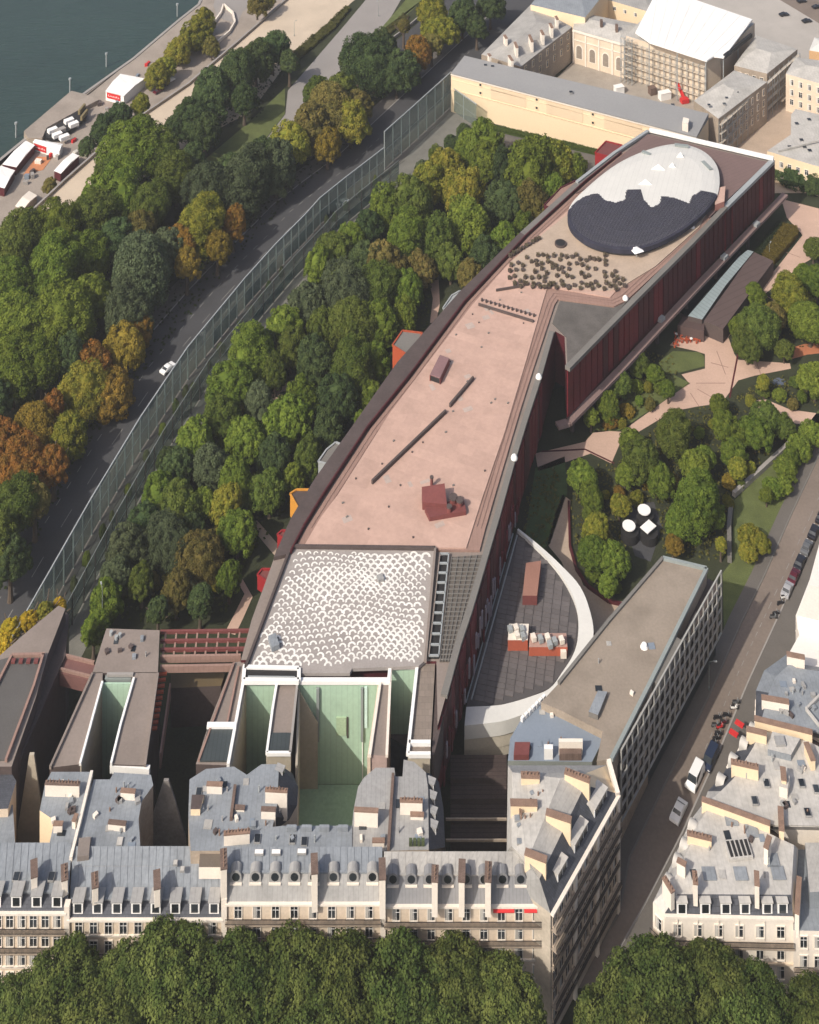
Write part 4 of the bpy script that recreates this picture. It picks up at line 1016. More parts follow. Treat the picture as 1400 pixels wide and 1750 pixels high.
def stringcourse(root, A, B, z, ht=.3, dep=.22, mt=None, name='cornice'):
    d = (B - A).xy.to_3d(); t = d.normalized(); nrm = Vector((t.y, -t.x, 0)); a = A.xy.to_3d(); b = B.xy.to_3d()
    g = G(); g.prism([a + nrm * -.002, b + nrm * -.002, b + nrm * dep, a + nrm * dep], z, z + ht, mt or stone_w); return part(name, g, root)

def pots(a, b, z):
    g = G(); n = max(2, int((b - a).length / .55))
    for i in range(n):
        p = a.lerp(b, (i + .5) / n); r = .12; g.cyl((p.x, p.y), r, z, z + .28 + .16 * ((i * 5) % 3), terracotta, 6, r * .8)
    return g
def chimney(root, p0, p1, ht, hb, th=.75, face=None, cap=None):
    """chimney wall between two surveyed spots at its top height"""
    a, b = W(*p0, ht), W(*p1, ht); a.z = b.z = 0
    d = (b - a).normalized(); s = Vector((-d.y, d.x, 0)) * th / 2
    g = G(); g.prism([a - s, b - s, b + s, a + s], hb, ht, cap or brickred, face or stone_w)
    o = part('chimney', g, root)
    c = G(); c.prism([a - s * 1.25 - d * .08, b - s * 1.25 + d * .08, b + s * 1.25 + d * .08, a + s * 1.25 - d * .08], ht, ht + .18, cap or brickred); 
    co = put('chimney_cap', c.mesh('chimney_cap'), root)
    co.parent = o; co.location = (0, 0, 0); WORLD[co.name] = Vector((0, 0, 0))
    if R.random() < .6: return o
    pg_ = put('chimney_pots', pots(a, b, ht + .18).mesh('chimney_pots'), root); pg_.parent = o; pg_.location = (0, 0, 0)
    return o
_d = {}
def dormer_mesh(kind, mroof):
    k = (kind, mroof.name)
    if k in _d: return _d[k]
    g = G(); p = G()
    if kind == 'square':
        g.box((0, .9, .85), (1.5, 1.8, 1.7), mroof); g.box((0, -.04, .85), (1.5, .14, 1.7), white); g.box((0, .75, 1.78), (1.75, 2.0, .14), mroof)
        p.box((0, -.13, .82), (1.0, .06, 1.25), glass_dk)
    elif kind == 'small':
        g.box((0, .7, .6), (1.1, 1.4, 1.2), mroof); g.box((0, -.04, .6), (1.1, .1, 1.2), white); g.box((0, .6, 1.26), (1.3, 1.6, .1), mroof)
        p.box((0, -.11, .6), (.7, .05, .85), glass_dk)
    else:               # round eyed
        n = 10; prof = [(-.62, 0), (.62, 0)] + [(.62 * math.cos(math.pi * i / n), .75 + .62 * math.sin(math.pi * i / n)) for i in range(n + 1)]
        fr_ = [(x, 0, z) for x, z in prof]; bk = [(x, .95, z) for x, z in prof]; m_ = len(prof)
        g.face(fr_, mroof)
        for i in range(m_): j = (i + 1) % m_; g.face([fr_[j], fr_[i], bk[i], bk[j]], mroof)
        g.box((0, -.06, .06), (1.3, .25, .14), stone_w)
        p.face([(.42 * math.cos(2 * math.pi * i / 12), -.03, .72 + .46 * math.sin(2 * math.pi * i / 12)) for i in range(12)], glass_dk)
    _d[k] = (g.mesh('dormer'), p.mesh('dormer_pane')); return _d[k]
def dormer(root, pos, ang, kind, mroof):
    a, b = dormer_mesh(kind, mroof); o = put('dormer', a, root, pos, ang); sub('dormer_pane', b, o); k = {'round': 1.55, 'square': 1.12}.get(kind, 1); o.scale = (k, k, k); return o

def loft(g, lo, hi, ms, mtop=None):
    n = len(lo)
    for i in range(n):
        j = (i + 1) % n; m_ = ms[i] if isinstance(ms, list) else ms
        if m_: g.face([lo[i], lo[j], hi[j], hi[i]], m_)
    if mtop: g.face(hi, mtop)

def skylights(root, pts, h, mt=glass_dk, s=(.9, 1.2)):
    for x, y in pts:
        p = W(x, y, h); g = G(); g.box((p.x, p.y, h + .12), (s[0] + .16, s[1] + .16, .3), zinc); o = part('skylight', g, root)
        c = G(); c.box((p.x, p.y, h + .3), (s[0], s[1], .06), mt); sk = put('skylight_pane', c.mesh('skylight_pane'), root); sk.parent = o; sk.location = (0, 0, 0)
        WORLD[sk.name] = Vector((0, 0, 0))

# ------------------------------------------------------------------ the front row on the avenue
D0 = 217.0
def hz(y, d):             # height of a spot seen at picture height y when it stands d metres out
    return CAM_H - d * (y - HOR) / FPX
def front_house(label, x0, x1, yc, yb, ybk, hbk, mslope, mroof, floors, nwin, n_balc, insetd=1.4, dorm='square', ndorm=0, face=stone, dz=.35, split=None):
    hc = hz(yc, D0); A = W(x0, yc, hc); B = W(x1, yc, hc)
    t = thing('apartment_house', label, 'apartment house', (A.x, A.y, 0), 'cream stone apartment houses along the avenue')
    db = D0 + insetd; hb = hz(yb, db)
    dk = (CAM_H - hbk) * FPX / (ybk - HOR)
    kx0, kx1 = (x0 - 700) / FPX, (x1 - 700) / FPX
    plan = [A, B, Vector((B.x + (dk - D0) * kx1 * .6, dk, 0)), Vector((A.x + (dk - D0) * kx0 * .6, dk, 0))]
    g = G(); g.prism(plan, 0, hc, face, face); part('wall', g, t)
    C0 = Vector((plan[3].x, dk, hbk)); C1 = Vector((plan[2].x, dk, hbk))
    M0 = Vector((A.x, db, hb)); M1 = Vector((B.x, db, hb)); A3 = Vector((A.x, A.y, hc)); B3 = Vector((B.x, B.y, hc))
    g = G(); g.face([A3, B3, M1, M0], mslope)
    g.face([Vector((C0.x, dk, hc)), A3, M0, C0], face); g.face([B3, Vector((C1.x, dk, hc)), C1, M1], face)
    g.face([Vector((C1.x, dk, hc)), Vector((C0.x, dk, hc)), C0, C1], mroof)
    part('mansard', g, t)
    g = G(); g.face([M0, M1, C1, C0], mroof)
    k = Vector((0, 0, -.2)); g.face([M1 + k, M0 + k, C0 + k, C1 + k], mroof); rf = part('roof', g, t)
    # standing seams
    n = int((x1 - x0) / 12)
    sm = G()
    for i in range(1, n):
        u = i / n; a = M0.lerp(M1, u); b = C0.lerp(C1, u); sm.bar(a + Vector((0, 0, .03)), b + Vector((0, 0, .03)), .07, .09, mroof)
    part('roof_seams', sm, t, 'stuff')
    g = G(); g.bar(M0 + Vector((0, -.05, .05)), M1 + Vector((0, -.05, .05)), .35, .22, mroof); part('roof_edge', g, t)
    zs = [hc - dz - 2.35 - 3.15 * k for k in range(floors)]
    windows(t, A, B, zs, nwin, 1.15, 2.0, .6)
    stringcourse(t, A, B, hc - .3, .32, .45, stone_w)
    for k in range(floors):
        z = zs[k] - .22
        if k in n_balc: balcony(t, A, B, z, .004, .996, .95)
        else: stringcourse(t, A, B, z - .1, .25, .25, stone_w, 'string_course')
    if ndorm:
        for i in range(ndorm):
            u = (i + .5) / ndorm
            p = Vector((A.x + (B.x - A.x) * u, D0 + .35, hc + .35)) if dorm != 'round' else Vector((A.x + (B.x - A.x) * u, D0 + insetd * .62, hc + (hb - hc) * .60))
            dormer(t, p, 0, dorm, mslope if dorm == 'round' else zinc)
    return t, A, B, hc, hb
h1, *_ = front_house('leftmost front house with slate dormers and two thin chimneys', -60, 114, 1557, 1524, 1440, 21.8, slate, zinc_b, 5, 8, (0, 1), ndorm=5, dorm='square')
h2, *_ = front_house('front house with a broad zinc roof over slate between eight dormers', 116, 382, 1568, 1536, 1446, 21.9, slate, zinc_b, 5, 10, (1,), ndorm=8)
h3, *_ = front_house('front house with round attic windows left of the centre party wall', 385, 653, 1541, 1490, 1447, 24.6, zinc, zinc_b, 5, 8, (0, 1), ndorm=8, dorm='round', insetd=1.7)
h4, *_ = front_house('front house with three slim chimneys and red awnings at the corner', 656, 938, 1545, 1494, 1455, 24.6, mat('dark_zinc', (.22, .22, .225), .6, .12, .2, 2, seam=(0, .6, .2)), zinc_l, 5, 9, (0, 1), ndorm=9, dorm='round', insetd=1.7)
# awnings on the top floor
for x0, x1 in ((843, 879), (896, 918)):
    A, B = W(x0, 1548, 21), W(x1, 1548, 21); A.y = B.y = D0; g = G(); z = hz(1549, D0)
    g.face([(A.x, D0 - .1, z), (B.x, D0 - .1, z), (B.x, D0 - .6, z - .3), (A.x, D0 - .6, z - .3)][::-1], red); g.face([(A.x, D0 - .6, z - .3), (B.x, D0 - .6, z - .3), (B.x, D0 - .6, z - .4), (A.x, D0 - .6, z - .4)], red); part('awning', g, h4)
# party wall strips
for x, o in ((115, h2), (383.5, h3), (654.5, h4)):
    g = G(); hh = hz({115: 1540, 383.5: 1520, 654.5: 1520}[x], D0 - .1); p = W(x, 1600, 10); X = (x - 700) / FPX * D0
    g.box((X, D0 + .2, 11), (.9, 1.1, 22 if x > 200 else 19.5), stone_w); part('party_wall', g, o)
def chim_perp(root, x, y0, y1, h=28.0, base=20.5, th=.95, cap=None):
    return chimney(root, (x, y0), (x + (1 if x < 700 else -1), y1), h - .7, base, th, stone_w, cap)
for r_, x, y0, y1, h in ((h1, 58, 1470, 1500, 24.5), (h1, 110, 1478, 1505, 24.2), (h2, 162, 1492, 1518, 24.0), (h2, 268, 1488, 1520, 24.2), (h3, 382, 1452, 1486, 27.6), (h3, 537, 1460, 1494, 27.6), (h4, 653, 1468, 1504, 27.6), (h4, 744, 1480, 1508, 27.0), (h4, 790, 1470, 1508, 27.0), (h4, 835, 1474, 1508, 27.0)):
    chim_perp(r_, x, y0, y1, h)
g = G(); g.prism(P([(342, 1454), (378, 1452), (378, 1482), (340, 1482)], 23.0), 21, 23.0, mat('brown_felt', (.14, .115, .09), .9, .15), stone_w); part('roof_box', g, h2)
skylights(h1, ((28, 1500), (88, 1500)), 21.6); skylights(h2, ((312, 1487), (300, 1476)), 21.9, zinc_p, (.6, .6))
skylights(h3, ((443, 1458), (472, 1458), (516, 1457)), 24.7, white, (1.4, .6))

# rear wings
def rear(label, pts, h, mt, mside=stone_d, z0=0, cat='rear wing'):
    t = thing('rear_wing', label, cat, W(*pts[0], 0)); g = G(); g.prism(P(pts, h), z0, h, mt, mside); part('wall', g, t)
    return t
ra_ = rear('narrow zinc roofed rear wing with a long terracotta topped chimney at the left', [(88, 1319), (156, 1319), (135, 1409), (121, 1476), (74, 1476), (85, 1440), (93, 1402), (68, 1385), (77, 1340)], 21, zinc_b, cream)
rb_ = rear('broad blue grey rear wing with two white blocks below the narrow light court', [(160, 1332), (188, 1332), (195, 1320), (258, 1324), (262, 1342), (242, 1370), (237, 1400), (240, 1447), (340, 1452), (338, 1480), (124, 1480), (137, 1409)], 21.2, zinc_b)
rc_ = rear('large blue grey rear roof with several chimney blocks below the finger roofs', [(326, 1454), (322, 1395), (324, 1332), (352, 1314), (400, 1310), (422, 1324), (447, 1306), (477, 1306), (474, 1374), (466, 1413), (486, 1411), (602, 1411), (602, 1454)], 23.5, zinc_b)
rd_ = rear('grey zinc rear wing between the green light court and the dark court', [(604, 1386), (612, 1345), (622, 1329), (642, 1312), (674, 1312), (676, 1327), (688, 1327), (690, 1298), (708, 1302), (728, 1320), (732, 1350), (733, 1452), (602, 1456), (602, 1411)], 23.3, zinc)
g = G(); lo = P([(735, 1322), (750, 1336), (758, 1380), (761, 1448)], 19.5); hi = P([(728, 1320), (732, 1350), (733, 1400), (733, 1452)], 23.3)
for i in range(3): g.face([hi[i], hi[i + 1], lo[i + 1], lo[i]], slate); g.face([lo[i], lo[i + 1], Vector((lo[i + 1].x, lo[i + 1].y, 0)), Vector((lo[i].x, lo[i].y, 0))], stone_w)
part('mansard', g, rd_)
g = G(); lo = P([(500, 1322), (510, 1345), (508, 1376), (495, 1400), (470, 1420)], 19.5); hi = P([(477, 1306), (476, 1340), (474, 1374), (470, 1395), (466, 1413)], 23.5)
for i in range(4): g.face([hi[i], hi[i + 1], lo[i + 1], lo[i]], slate); g.face([lo[i], lo[i + 1], Vector((lo[i + 1].x, lo[i + 1].y, 0)), Vector((lo[i].x, lo[i].y, 0))], stone)
part('mansard', g, rc_)
for x, y, r_, h in ((484, 1326, rc_, 22.2), (480, 1392, rc_, 21.5), (742, 1348, rd_, 21.6), (744, 1372, rd_, 21.6), (745, 1398, rd_, 21.6), (746, 1422, rd_, 21.6)):
    dormer(r_, W(x, y, h), math.radians(70), 'small', zinc)
# crenellated back parapet of the third front house
for x in (490, 516, 546, 578): g = G(); g.prism(P([(x, 1409), (x + 17, 1409), (x + 17, 1414), (x, 1414)], 24.3), 23, 24.3, zinc_b); part('dormer_block', g, rc_)
for r_, a, b, h in ((ra_, (78, 1338), (136, 1340), 23.8), (ra_, (92, 1408), (107, 1408), 23), (rb_, (207, 1351), (231, 1353), 23.2), (rb_, (186, 1405), (215, 1408), 23), (rc_, (354, 1340), (380, 1341), 25.6), (rc_, (454, 1350), (491, 1352), 26.2), (rc_, (447, 1383), (471, 1384), 25.6), (rc_, (383, 1425), (427, 1421), 26), (rc_, (402, 1380), (418, 1381), 24.6), (rd_, (606, 1384), (646, 1386), 26.6), (rd_, (684, 1368), (722, 1369), 26.2), (rd_, (637, 1437), (657, 1437), 24.8), (rd_, (702, 1392), (724, 1393), 24.6), (rb_, (126, 1404), (131, 1392), 23)):
    chimney(r_, a, b, h - .7, 20.5, .6, stone_w, terracotta if R.random() < .5 else brickred)
for r_, a, b, h in ((ra_, (157, 1321), (136, 1409), 21.6), (ra_, (136, 1409), (121, 1470), 21.6), (rd_, (672, 1325), (664, 1450), 23.8), (rc_, (402, 1345), (395, 1400), 23.8)):
    g = G(); g.bar(W(*a, h), W(*b, h), .5, 1.0, stone_w if r_ is ra_ else brickred); part('party_wall', g, r_)
skylights(rc_, ((345, 1368), (340, 1355), (500, 1436), (440, 1435), (520, 1440)), 23.5); skylights(rb_, ((150, 1440), (205, 1440), (170, 1460)), 21.2, zinc_p)
g = G(); g.prism(P([(135, 1432), (155, 1430), (152, 1462), (132, 1464)], 22.2), 21, 22.2, mat('brown_felt2', (.2, .17, .15), .9, .12)); part('roof_box', g, rb_)
g = G(); g.prism(P([(328, 1358), (349, 1358), (342, 1383), (326, 1383)], 24.6), 23, 24.6, museum_dark, cream); part('roof_box', g, rc_)
g = G(); p = W(712, 1443, 23.5); 
for k in range(4):
    q = W(702 + k * 7, 1444, 23.4); g.box((q.x, q.y, 23.9), (.55, .55, .9), mat('shrub_green', (.07, .09, .04), .9, .3))
part('roof_plants', g, rd_)
# courts between: pale garden court and high side walls
cw = thing('court_wall', 'tall beige blank wall seen in the court at the far left below the left office wing', 'wall', W(55, 1290, 0))
def gable(root, d_, prof, mt):
    f = [((x - 700) / FPX * d_, d_, z) for x, z in prof]; bk = [(p[0], p[1] + .5, p[2]) for p in f]; g = G(); g.face(f, mt); g.face(bk[::-1], mt)
    for i in range(len(f)): j = (i + 1) % len(f); g.face([f[j], f[i], bk[i], bk[j]], mt)
    part('wall_section', g, root)
gable(cw, 242.2, [(22, 0), (82, 0), (80, 3), (70, 10), (58, 19), (50, 19), (30, 5)], beige)
cw = thing('court_wall', 'tall grey blank wall in the court left of the long black slot', 'wall', W(282, 1330, 0))
gable(cw, 237.7, [(238, 0), (322, 0), (318, 8), (300, 15), (288, 19), (280, 19), (262, 13), (238, 9)], mat('grey_wall', (.27, .25, .23), .9, .25, .4, 2, stain=.5))
lo_ = rear('low cream courtyard building at the left edge', [(-40, 1375), (22, 1375), (26, 1440), (-40, 1442)], 17, zinc_b, cream)
lo2 = rear('slate roofed courtyard wing at the very left below the office tray', [(-40, 1312), (14, 1312), (28, 1335), (14, 1382), (-40, 1385)], 18.5, slate, stone)

# ------------------------------------------------------------------ corner house with its long street side
co = thing('corner_house', 'zinc roofed corner house with a balconied shady side along the street', 'apartment house', W(1000, 1450, 0))
CA, CB = W(941, 1561, 21.4), W(1056, 1356, 21.4); CA.z = CB.z = 21.4
lo = [CA, CB, W(1036, 1308, 21.4), W(868, 1308, 21.4), W(866, 1456, 21.4), Vector((CA.x - 6.5, CA.y + 4.5, 21.4))]
hi = [W(922, 1502, 25.2), W(1000, 1342, 25.2), W(1000, 1322, 25.2), W(876, 1320, 25.2), W(874, 1446, 25.2), W(902, 1480, 25.2)]
g = G(); g.prism(lo, 0, 21.4, stone, mat('shaded_stone', (.47, .41, .33), .9, .2, .3, 2, stain=.5)); part('wall', g, co)  # walls darker than the front stone: street side shade put into the colour
g = G(); loft(g, lo, hi, [slate, cream, zinc_p, zinc_p, zinc_p, zinc]); part('mansard', g, co)
rg = [W(902, 1470, 26.3), W(958, 1330, 26.3)]
g = G(); g.face([hi[0], hi[1], rg[1], rg[0]], zinc_l); g.face([hi[1], hi[2], rg[1]], zinc_p); g.face([hi[2], hi[3], rg[1]], zinc_p); g.face([hi[3], hi[4], rg[0], rg[1]], zinc_p); g.face([hi[4], hi[5], rg[0]], zinc_p); g.face([hi[5], hi[0], rg[0]], zinc); part('roof', g, co)
A, B = CA, CB; d = (B - A).xy.to_3d(); t = d.normalized(); nrm = Vector((t.y, -t.x, 0)); angS = math.atan2(t.y, t.x)
zs = [21.4 - 2.7 - 3.15 * k for k in range(6)]
windows(co, A, B, zs, 11, 1.35, 2.25, .3, curtain=.25, mt=stone)
for k in range(6): balcony(co, A, B, zs[k] - .22, .01, .99, 1.05 if k in (0, 1, 4) else .6, stone_d)
stringcourse(co, A, B, 21.1, .35, .6, stone_w)
for s_ in (.33, .66):      # projecting bays with pale piers
    q = A.xy.to_3d() + d * s_
    g = G(); g.prism([q - t * .35, q + t * .35, q + t * .35 + nrm * .5, q - t * .35 + nrm * .5], 0, 21.2, stone_w); part('pier', g, co)
for u, v in ((.86, .5), (.80, .5), (.74, .5), (.56, .5), (.50, .5), (.44, .5), (.26, .5), (.2, .5)):
    p = A + d * u - nrm * 1.0; dormer(co, Vector((p.x, p.y, 21.9)), angS, 'square', zinc_p)
for a, b, h in (((966, 1318), (1008, 1334), 27.2), ((934, 1388), (976, 1402), 27.2), ((898, 1456), (934, 1470), 27.2), ((891, 1325), (922, 1326), 26.8), ((873, 1372), (918, 1373), 27.0)):
    chimney(co, a, b, h, 21.5, .9, cream, terracotta)
a, b = W(1040, 1300, 23), W(1056, 1358, 21.8); g = G(); g.bar(a, b, .7, 1.0, stone_w); part('party_wall', g, co)
a = W(1059, 1362, 21.4); g = G(); g.prism([CB.xy.to_3d() - t * .4, CB.xy.to_3d() + t * .3, CB.xy.to_3d() + t * .3 + nrm * .35, CB.xy.to_3d() - t * .4 + nrm * .35], 0, 21.6, stone_w); part('pier', g, co)
skylights(co, ((884, 1400), (888, 1440), (930, 1345), (948, 1400)), 25.6, zinc_b, (.8, .8))

# ------------------------------------------------------------------ houses right of the street
def mans(label, lo_px, hc, hi_px, ht, ms, mtop, wallm=stone, cat='apartment house', group=None):
    t = thing('apartment_house', label, cat, W(*lo_px[0], 0), group)
    lo = P(lo_px, hc); hi = P(hi_px, ht)
    g = G(); g.prism(lo, 0, hc, wallm, wallm); part('wall', g, t)
    g = G(); loft(g, lo, hi, ms); part('mansard', g, t)
    g = G(); g.face(hi, mtop); k = Vector((0, 0, -.25)); g.face([p + k for p in reversed(hi)], mtop); part('roof', g, t)
    return t, lo, hi
GR = 'houses on the right side of the street'
r1, lo, hi = mans('corner house right of the street with six dormers in a slate band', [(1136, 1561), (1356, 1566), (1364, 1450), (1320, 1418), (1203, 1372), (1180, 1402), (1147, 1478), (1116, 1542)], 19.6, [(1158, 1528), (1352, 1529), (1357, 1444), (1312, 1423), (1212, 1380), (1197, 1402), (1166, 1478), (1146, 1512)], 22.0, [slate, stone_w, brickred, brickred, zinc_p, zinc_p, zinc_p, zinc_p], zinc_p, stone_w, group=GR)
for x in (1165, 1205, 1240, 1273, 1311, 1337): p = W(x, 1560, 19.7); dormer(r1, Vector((p.x, lo[0].y - .12, 19.75)), 0, 'square', zinc_p)
balcony(r1, lo[0], lo[1], 15.2, 0, 1, 1.0); balcony(r1, lo[7], lo[0], 15.2, 0, 1, 1.0)
windows(r1, lo[0], lo[1], [16.0], 6, 1.2, 1.9, .4, stone_w, .8); windows(r1, lo[0], lo[1], [12.4, 9.2, 6.0], 6, 1.15, 2.1, .4)
windows(r1, lo[7], lo[0], [16.0, 12.4, 9.2, 6], 1, 1.15, 2.0, .2)
for i in (5, 6): windows(r1, lo[i], lo[i + 1], [15.8, 12.4, 9.2, 6.0], 3, 1.1, 2.0, .3)
stringcourse(r1, lo[0], lo[1], 19.2, .4, .5, stone_w); stringcourse(r1, lo[0], lo[1], 11.6, .3, .3, stone)
for x in (1158, 1192, 1228, 1262, 1306): g = G(); p = W(x, 1583, 17.5); g.box((p.x, lo[0].y + (p.x - lo[0].x) * (lo[1].y - lo[0].y) / (lo[1].x - lo[0].x) - .06, 17.3), (.16, .2, 3.6), stone_w); part('pilaster', g, r1)
for a, b, h in (((1187, 1490), (1189, 1512), 24.6), ((1293, 1490), (1294, 1514), 24.8), ((1315, 1430), (1309, 1450), 24.8), ((1158, 1470), (1172, 1478), 24.0), ((1135, 1500), (1150, 1525), 24.0), ((1200, 1366), (1316, 1408), 23.3), ((1175, 1424), (1216, 1434), 23.3)):
    chimney(r1, a, b, h, 21.0, .7, stone_w if h > 23.5 else cream, terracotta)
for x, y in ((1212, 1493), (1266, 1493), (1330, 1492), (1320, 1470), (1285, 1420), (1250, 1400)):
    p = W(x, y, 22.1); g = G(); g.box((p.x, p.y, 22.12), (2.2, 2.0, .14), zinc_b); part('roof_hatch', g, r1)
sk = G(); p = W(1262, 1452, 22.3); sk.box((p.x, p.y, 22.3), (4.2, 2.9, .5), zinc_p, .1); o = part('roof_lantern', sk, r1)
for k in range(5): g = G(); g.box((p.x - 1.5 + k * .78, p.y + (k - 2) * .07, 22.58), (.5, 2.4, .1), blackm, .1); part('lantern_bar', g, r1)
# scalloped street side eaves
for r_, px_ in ((r1, ((1172, 1425), (1158, 1458), (1146, 1485), (1130, 1520))),):
    for x, y in px_: dormer(r_, W(x, y, 19.7) + Vector((.8, .5, 0)), math.atan2(.79, .61) + math.pi, 'round', zinc_p)
r2, lo, hi = mans('pale zinc roofed house behind the orange chimney wall, beside the white van', [(1203, 1371), (1320, 1417), (1440, 1420), (1440, 1292), (1384, 1260), (1290, 1238), (1266, 1272), (1233, 1328), (1210, 1352)], 19.8, [(1216, 1366), (1322, 1410), (1440, 1412), (1440, 1296), (1380, 1266), (1300, 1248), (1288, 1276), (1254, 1330), (1232, 1352)], 22.2, [brickred, zinc_p, zinc_p, brickred, terracotta, slate, slate, slate, zinc_p], zinc_p, stone_w, group=GR)
for i in (5, 6, 7): windows(r2, lo[i], lo[i + 1], [16.4, 13.0, 9.6, 6.2, 2.8], 2 + (i == 6), 1.1, 2.0, .3)
for x, y in ((1222, 1345), (1243, 1310), (1262, 1282), (1277, 1258)): dormer(r2, W(x, y, 19.9) + Vector((.6, .4, 0)), math.atan2(.79, .61) + math.pi, 'round', zinc_p)
for a, b, h in (((1250, 1302), (1296, 1312), 24.2), ((1276, 1246), (1310, 1254), 23.8), ((1290, 1228), (1388, 1252), 23.6), ((1338, 1312), (1340, 1334), 24.6), ((1378, 1270), (1390, 1300), 24.0), ((1334, 1380), (1336, 1420), 23.5)):
    chimney(r2, a, b, h, 21.5, .8, cream, terracotta)
g = G(); g.prism(P([(1320, 1250), (1368, 1262), (1352, 1290), (1312, 1280)], 23.4), 22, 23.4, zinc_p, zinc_b); part('lift_house', g, r2)
p = W(1333, 1268, 23.5); g = G(); g.box((p.x, p.y, 23.6), (1.8, 1.6, .5), zinc); part('roof_fan', g, r2)
g = G(); g.prism(P([(1334, 1322), (1350, 1326), (1346, 1348), (1332, 1344)], 24), 22, 24, zinc_p, stone_w); part('lift_house', g, r2)
skylights(r2, ((1290, 1370), (1310, 1340), (1395, 1350), (1370, 1340), (1380, 1390)), 22.3, glass_dk)
r3, lo, hi = mans('house with blue grey roof slopes and a white end wall further up the street', [(1291, 1236), (1386, 1258), (1440, 1272), (1440, 1146), (1362, 1134), (1345, 1118), (1306, 1146), (1292, 1180)], 19.8, [(1302, 1228), (1383, 1248), (1440, 1260), (1440, 1152), (1362, 1142), (1350, 1134), (1326, 1156), (1314, 1184)], 22.4, [zinc_b, zinc, zinc, zinc, stone_w, zinc_b, zinc_b, slate], zinc_b, stone_w, group=GR)
for i in (6, 7): windows(r3, lo[i], lo[(i + 1) % 8], [16.4, 13.0, 9.6, 6.2], 3, 1.1, 2.0, .3)
for a, b, h in (((1302, 1192), (1348, 1200), 24.0), ((1345, 1118), (1375, 1124), 24.0)): chimney(r3, a, b, h, 21.5, .8, stone_w, terracotta)
a, b = W(1378, 1212, 23), W(1440, 1290, 23); g = G(); g.bar(a, b, .4, .5, zinc_p); part('ridge', g, r3); a = W(1440, 1150, 22.6); g = G(); g.bar(a, W(1378, 1212, 23), .4, .5, zinc_p); part('ridge', g, r3)
r4 = rear('bright white rendered house with a planted roof terrace at the right edge', [(1342, 1128), (1440, 1158), (1440, 930), (1400, 930), (1384, 990), (1360, 1052), (1366, 1085)], 19.5, mat('bright_roof', (.72, .68, .62), .8, .06), stone_w, cat='apartment house'); r4['group'] = GR
g = G(); g.prism(P([(1363, 1052), (1384, 1000), (1440, 1012), (1440, 1070)], 22.3), 19.5, 22.3, stone_w, white); part('attic', g, r4)
LQ = P([(1342, 1128), (1366, 1085), (1360, 1052), (1384, 990)], 19.5)
windows(r4, LQ[1], LQ[0], [15.8, 12.6, 9.4, 6.2], 2, 1.2, 2.0); windows(r4, LQ[3], LQ[2], [15.8, 12.6, 9.4, 6.2], 6, 1.2, 2.0)
r5 = rear('tall narrow white house at the lower right edge beside the dormered corner house', [(1364, 1452), (1440, 1450), (1440, 1592), (1356, 1590)], 18.2, zinc_b, stone_w, cat='apartment house'); r5['group'] = GR
A, B = W(1356, 1590, 18.2), W(1440, 1592, 18.2); windows(r5, A, B, [15.4, 12.2, 9.0], 3, 1.1, 1.9); balcony(r5, A, B, 12.0)
chimney(r5, (1366, 1500), (1362, 1562), 21.0, 17, .7, stone_w, terracotta)
g = G(); g.prism(P([(1376, 1440), (1440, 1440), (1440, 1520), (1384, 1525)], 21), 17.8, 21, zinc_l, zinc_b); part('attic', g, r5)

# ------------------------------------------------------------------ palace with courts, tent and scaffolds
GP = 'pale ranges of the former royal stables'
def hip(label, quad, h, hr, mroof, mwall, ridge=(.3, .7), z0=0):
    t = thing('palace_range', label, 'palace building', W(*quad[0], 0), 'pale palace ranges at the upper right')
    q = P(quad, h); g = G(); g.prism(q, z0, h, mwall, mwall); part('wall', g, t)
    m1 = q[0].lerp(q[3], .5); m2 = q[1].lerp(q[2], .5); r0 = m1.lerp(m2, ridge[0]); r1_ = m1.lerp(m2, ridge[1]); r0.z = r1_.z = hr
    g = G(); g.face([q[0], q[1], r1_, r0], mroof); g.face([q[1], q[2], r1_], mroof); g.face([q[2], q[3], r0, r1_], mroof); g.face([q[3], q[0], r0], mroof); part('roof', g, t)
    return t, q
t1 = thing('palace_range', 'long blank cream walled range with a plain grey roof along the garden end', 'palace building', W(980, 160, 0), 'pale palace ranges at the upper right')
q = [W(771, 123, 15), W(1190, 232, 15), W(1211, 194, 16.5), W(794, 95, 16.5)]
g = G(); g.prism([Vector((p.x, p.y, 0)) for p in q], 0, 14.8, cream, cream); part('wall', g, t1)
g = G(); o_ = Vector((0, -.6, 0)); g.prism([q[0] + o_, q[1] + o_, q[2], q[3]], 14.6, None, mat('grey_slab_roof', (.25, .25, .25), .8, .08, .1, 1.5), MATS['grey_slab_roof']); part('roof', g, t1)
A, B = q[0].xy.to_3d(), q[1].xy.to_3d()
stringcourse(t1, A, B, 8.4, .3, .25, cream, 'string_course'); stringcourse(t1, A, B, 12.2, .22, .12, cream, 'string_course'); stringcourse(t1, A, B, 14.0, .5, .4, stone_w)
f, p_, c_, s_ = window_mesh(.8, .9, .2, cream)
ang = math.atan2((B - A).y, (B - A).x)
for u in (.13, .37, .60, .84):
    for z in (12.6, 9.6): wo = put('window', f, t1, A + (B - A) * u + Vector((0, 0, z)), ang); sub('pane', p_, wo)
for u in (.25, .485, .72, .94):
    g = G(); a = A + (B - A) * (u - .075); b = A + (B - A) * (u + .075); nn_ = Vector(((B - A).y, -(B - A).x, 0)).normalized()
    g.prism([a, b, b + nn_ * .12, a + nn_ * .12], 9.0, 13.6, mat('cream_panel', (.66, .52, .36), .85, .05)); part('wall_panel', g, t1)
skylights(t1, ((830, 112), (842, 114), (976, 158), (1150, 180)), 16.0, glass_dk, (1.2, 1.2))
g = G(); g.prism(P([(1168, 200), (1178, 203), (1176, 212), (1166, 209)], 18), 15, 18, stone_w); part('chimney', g, t1)
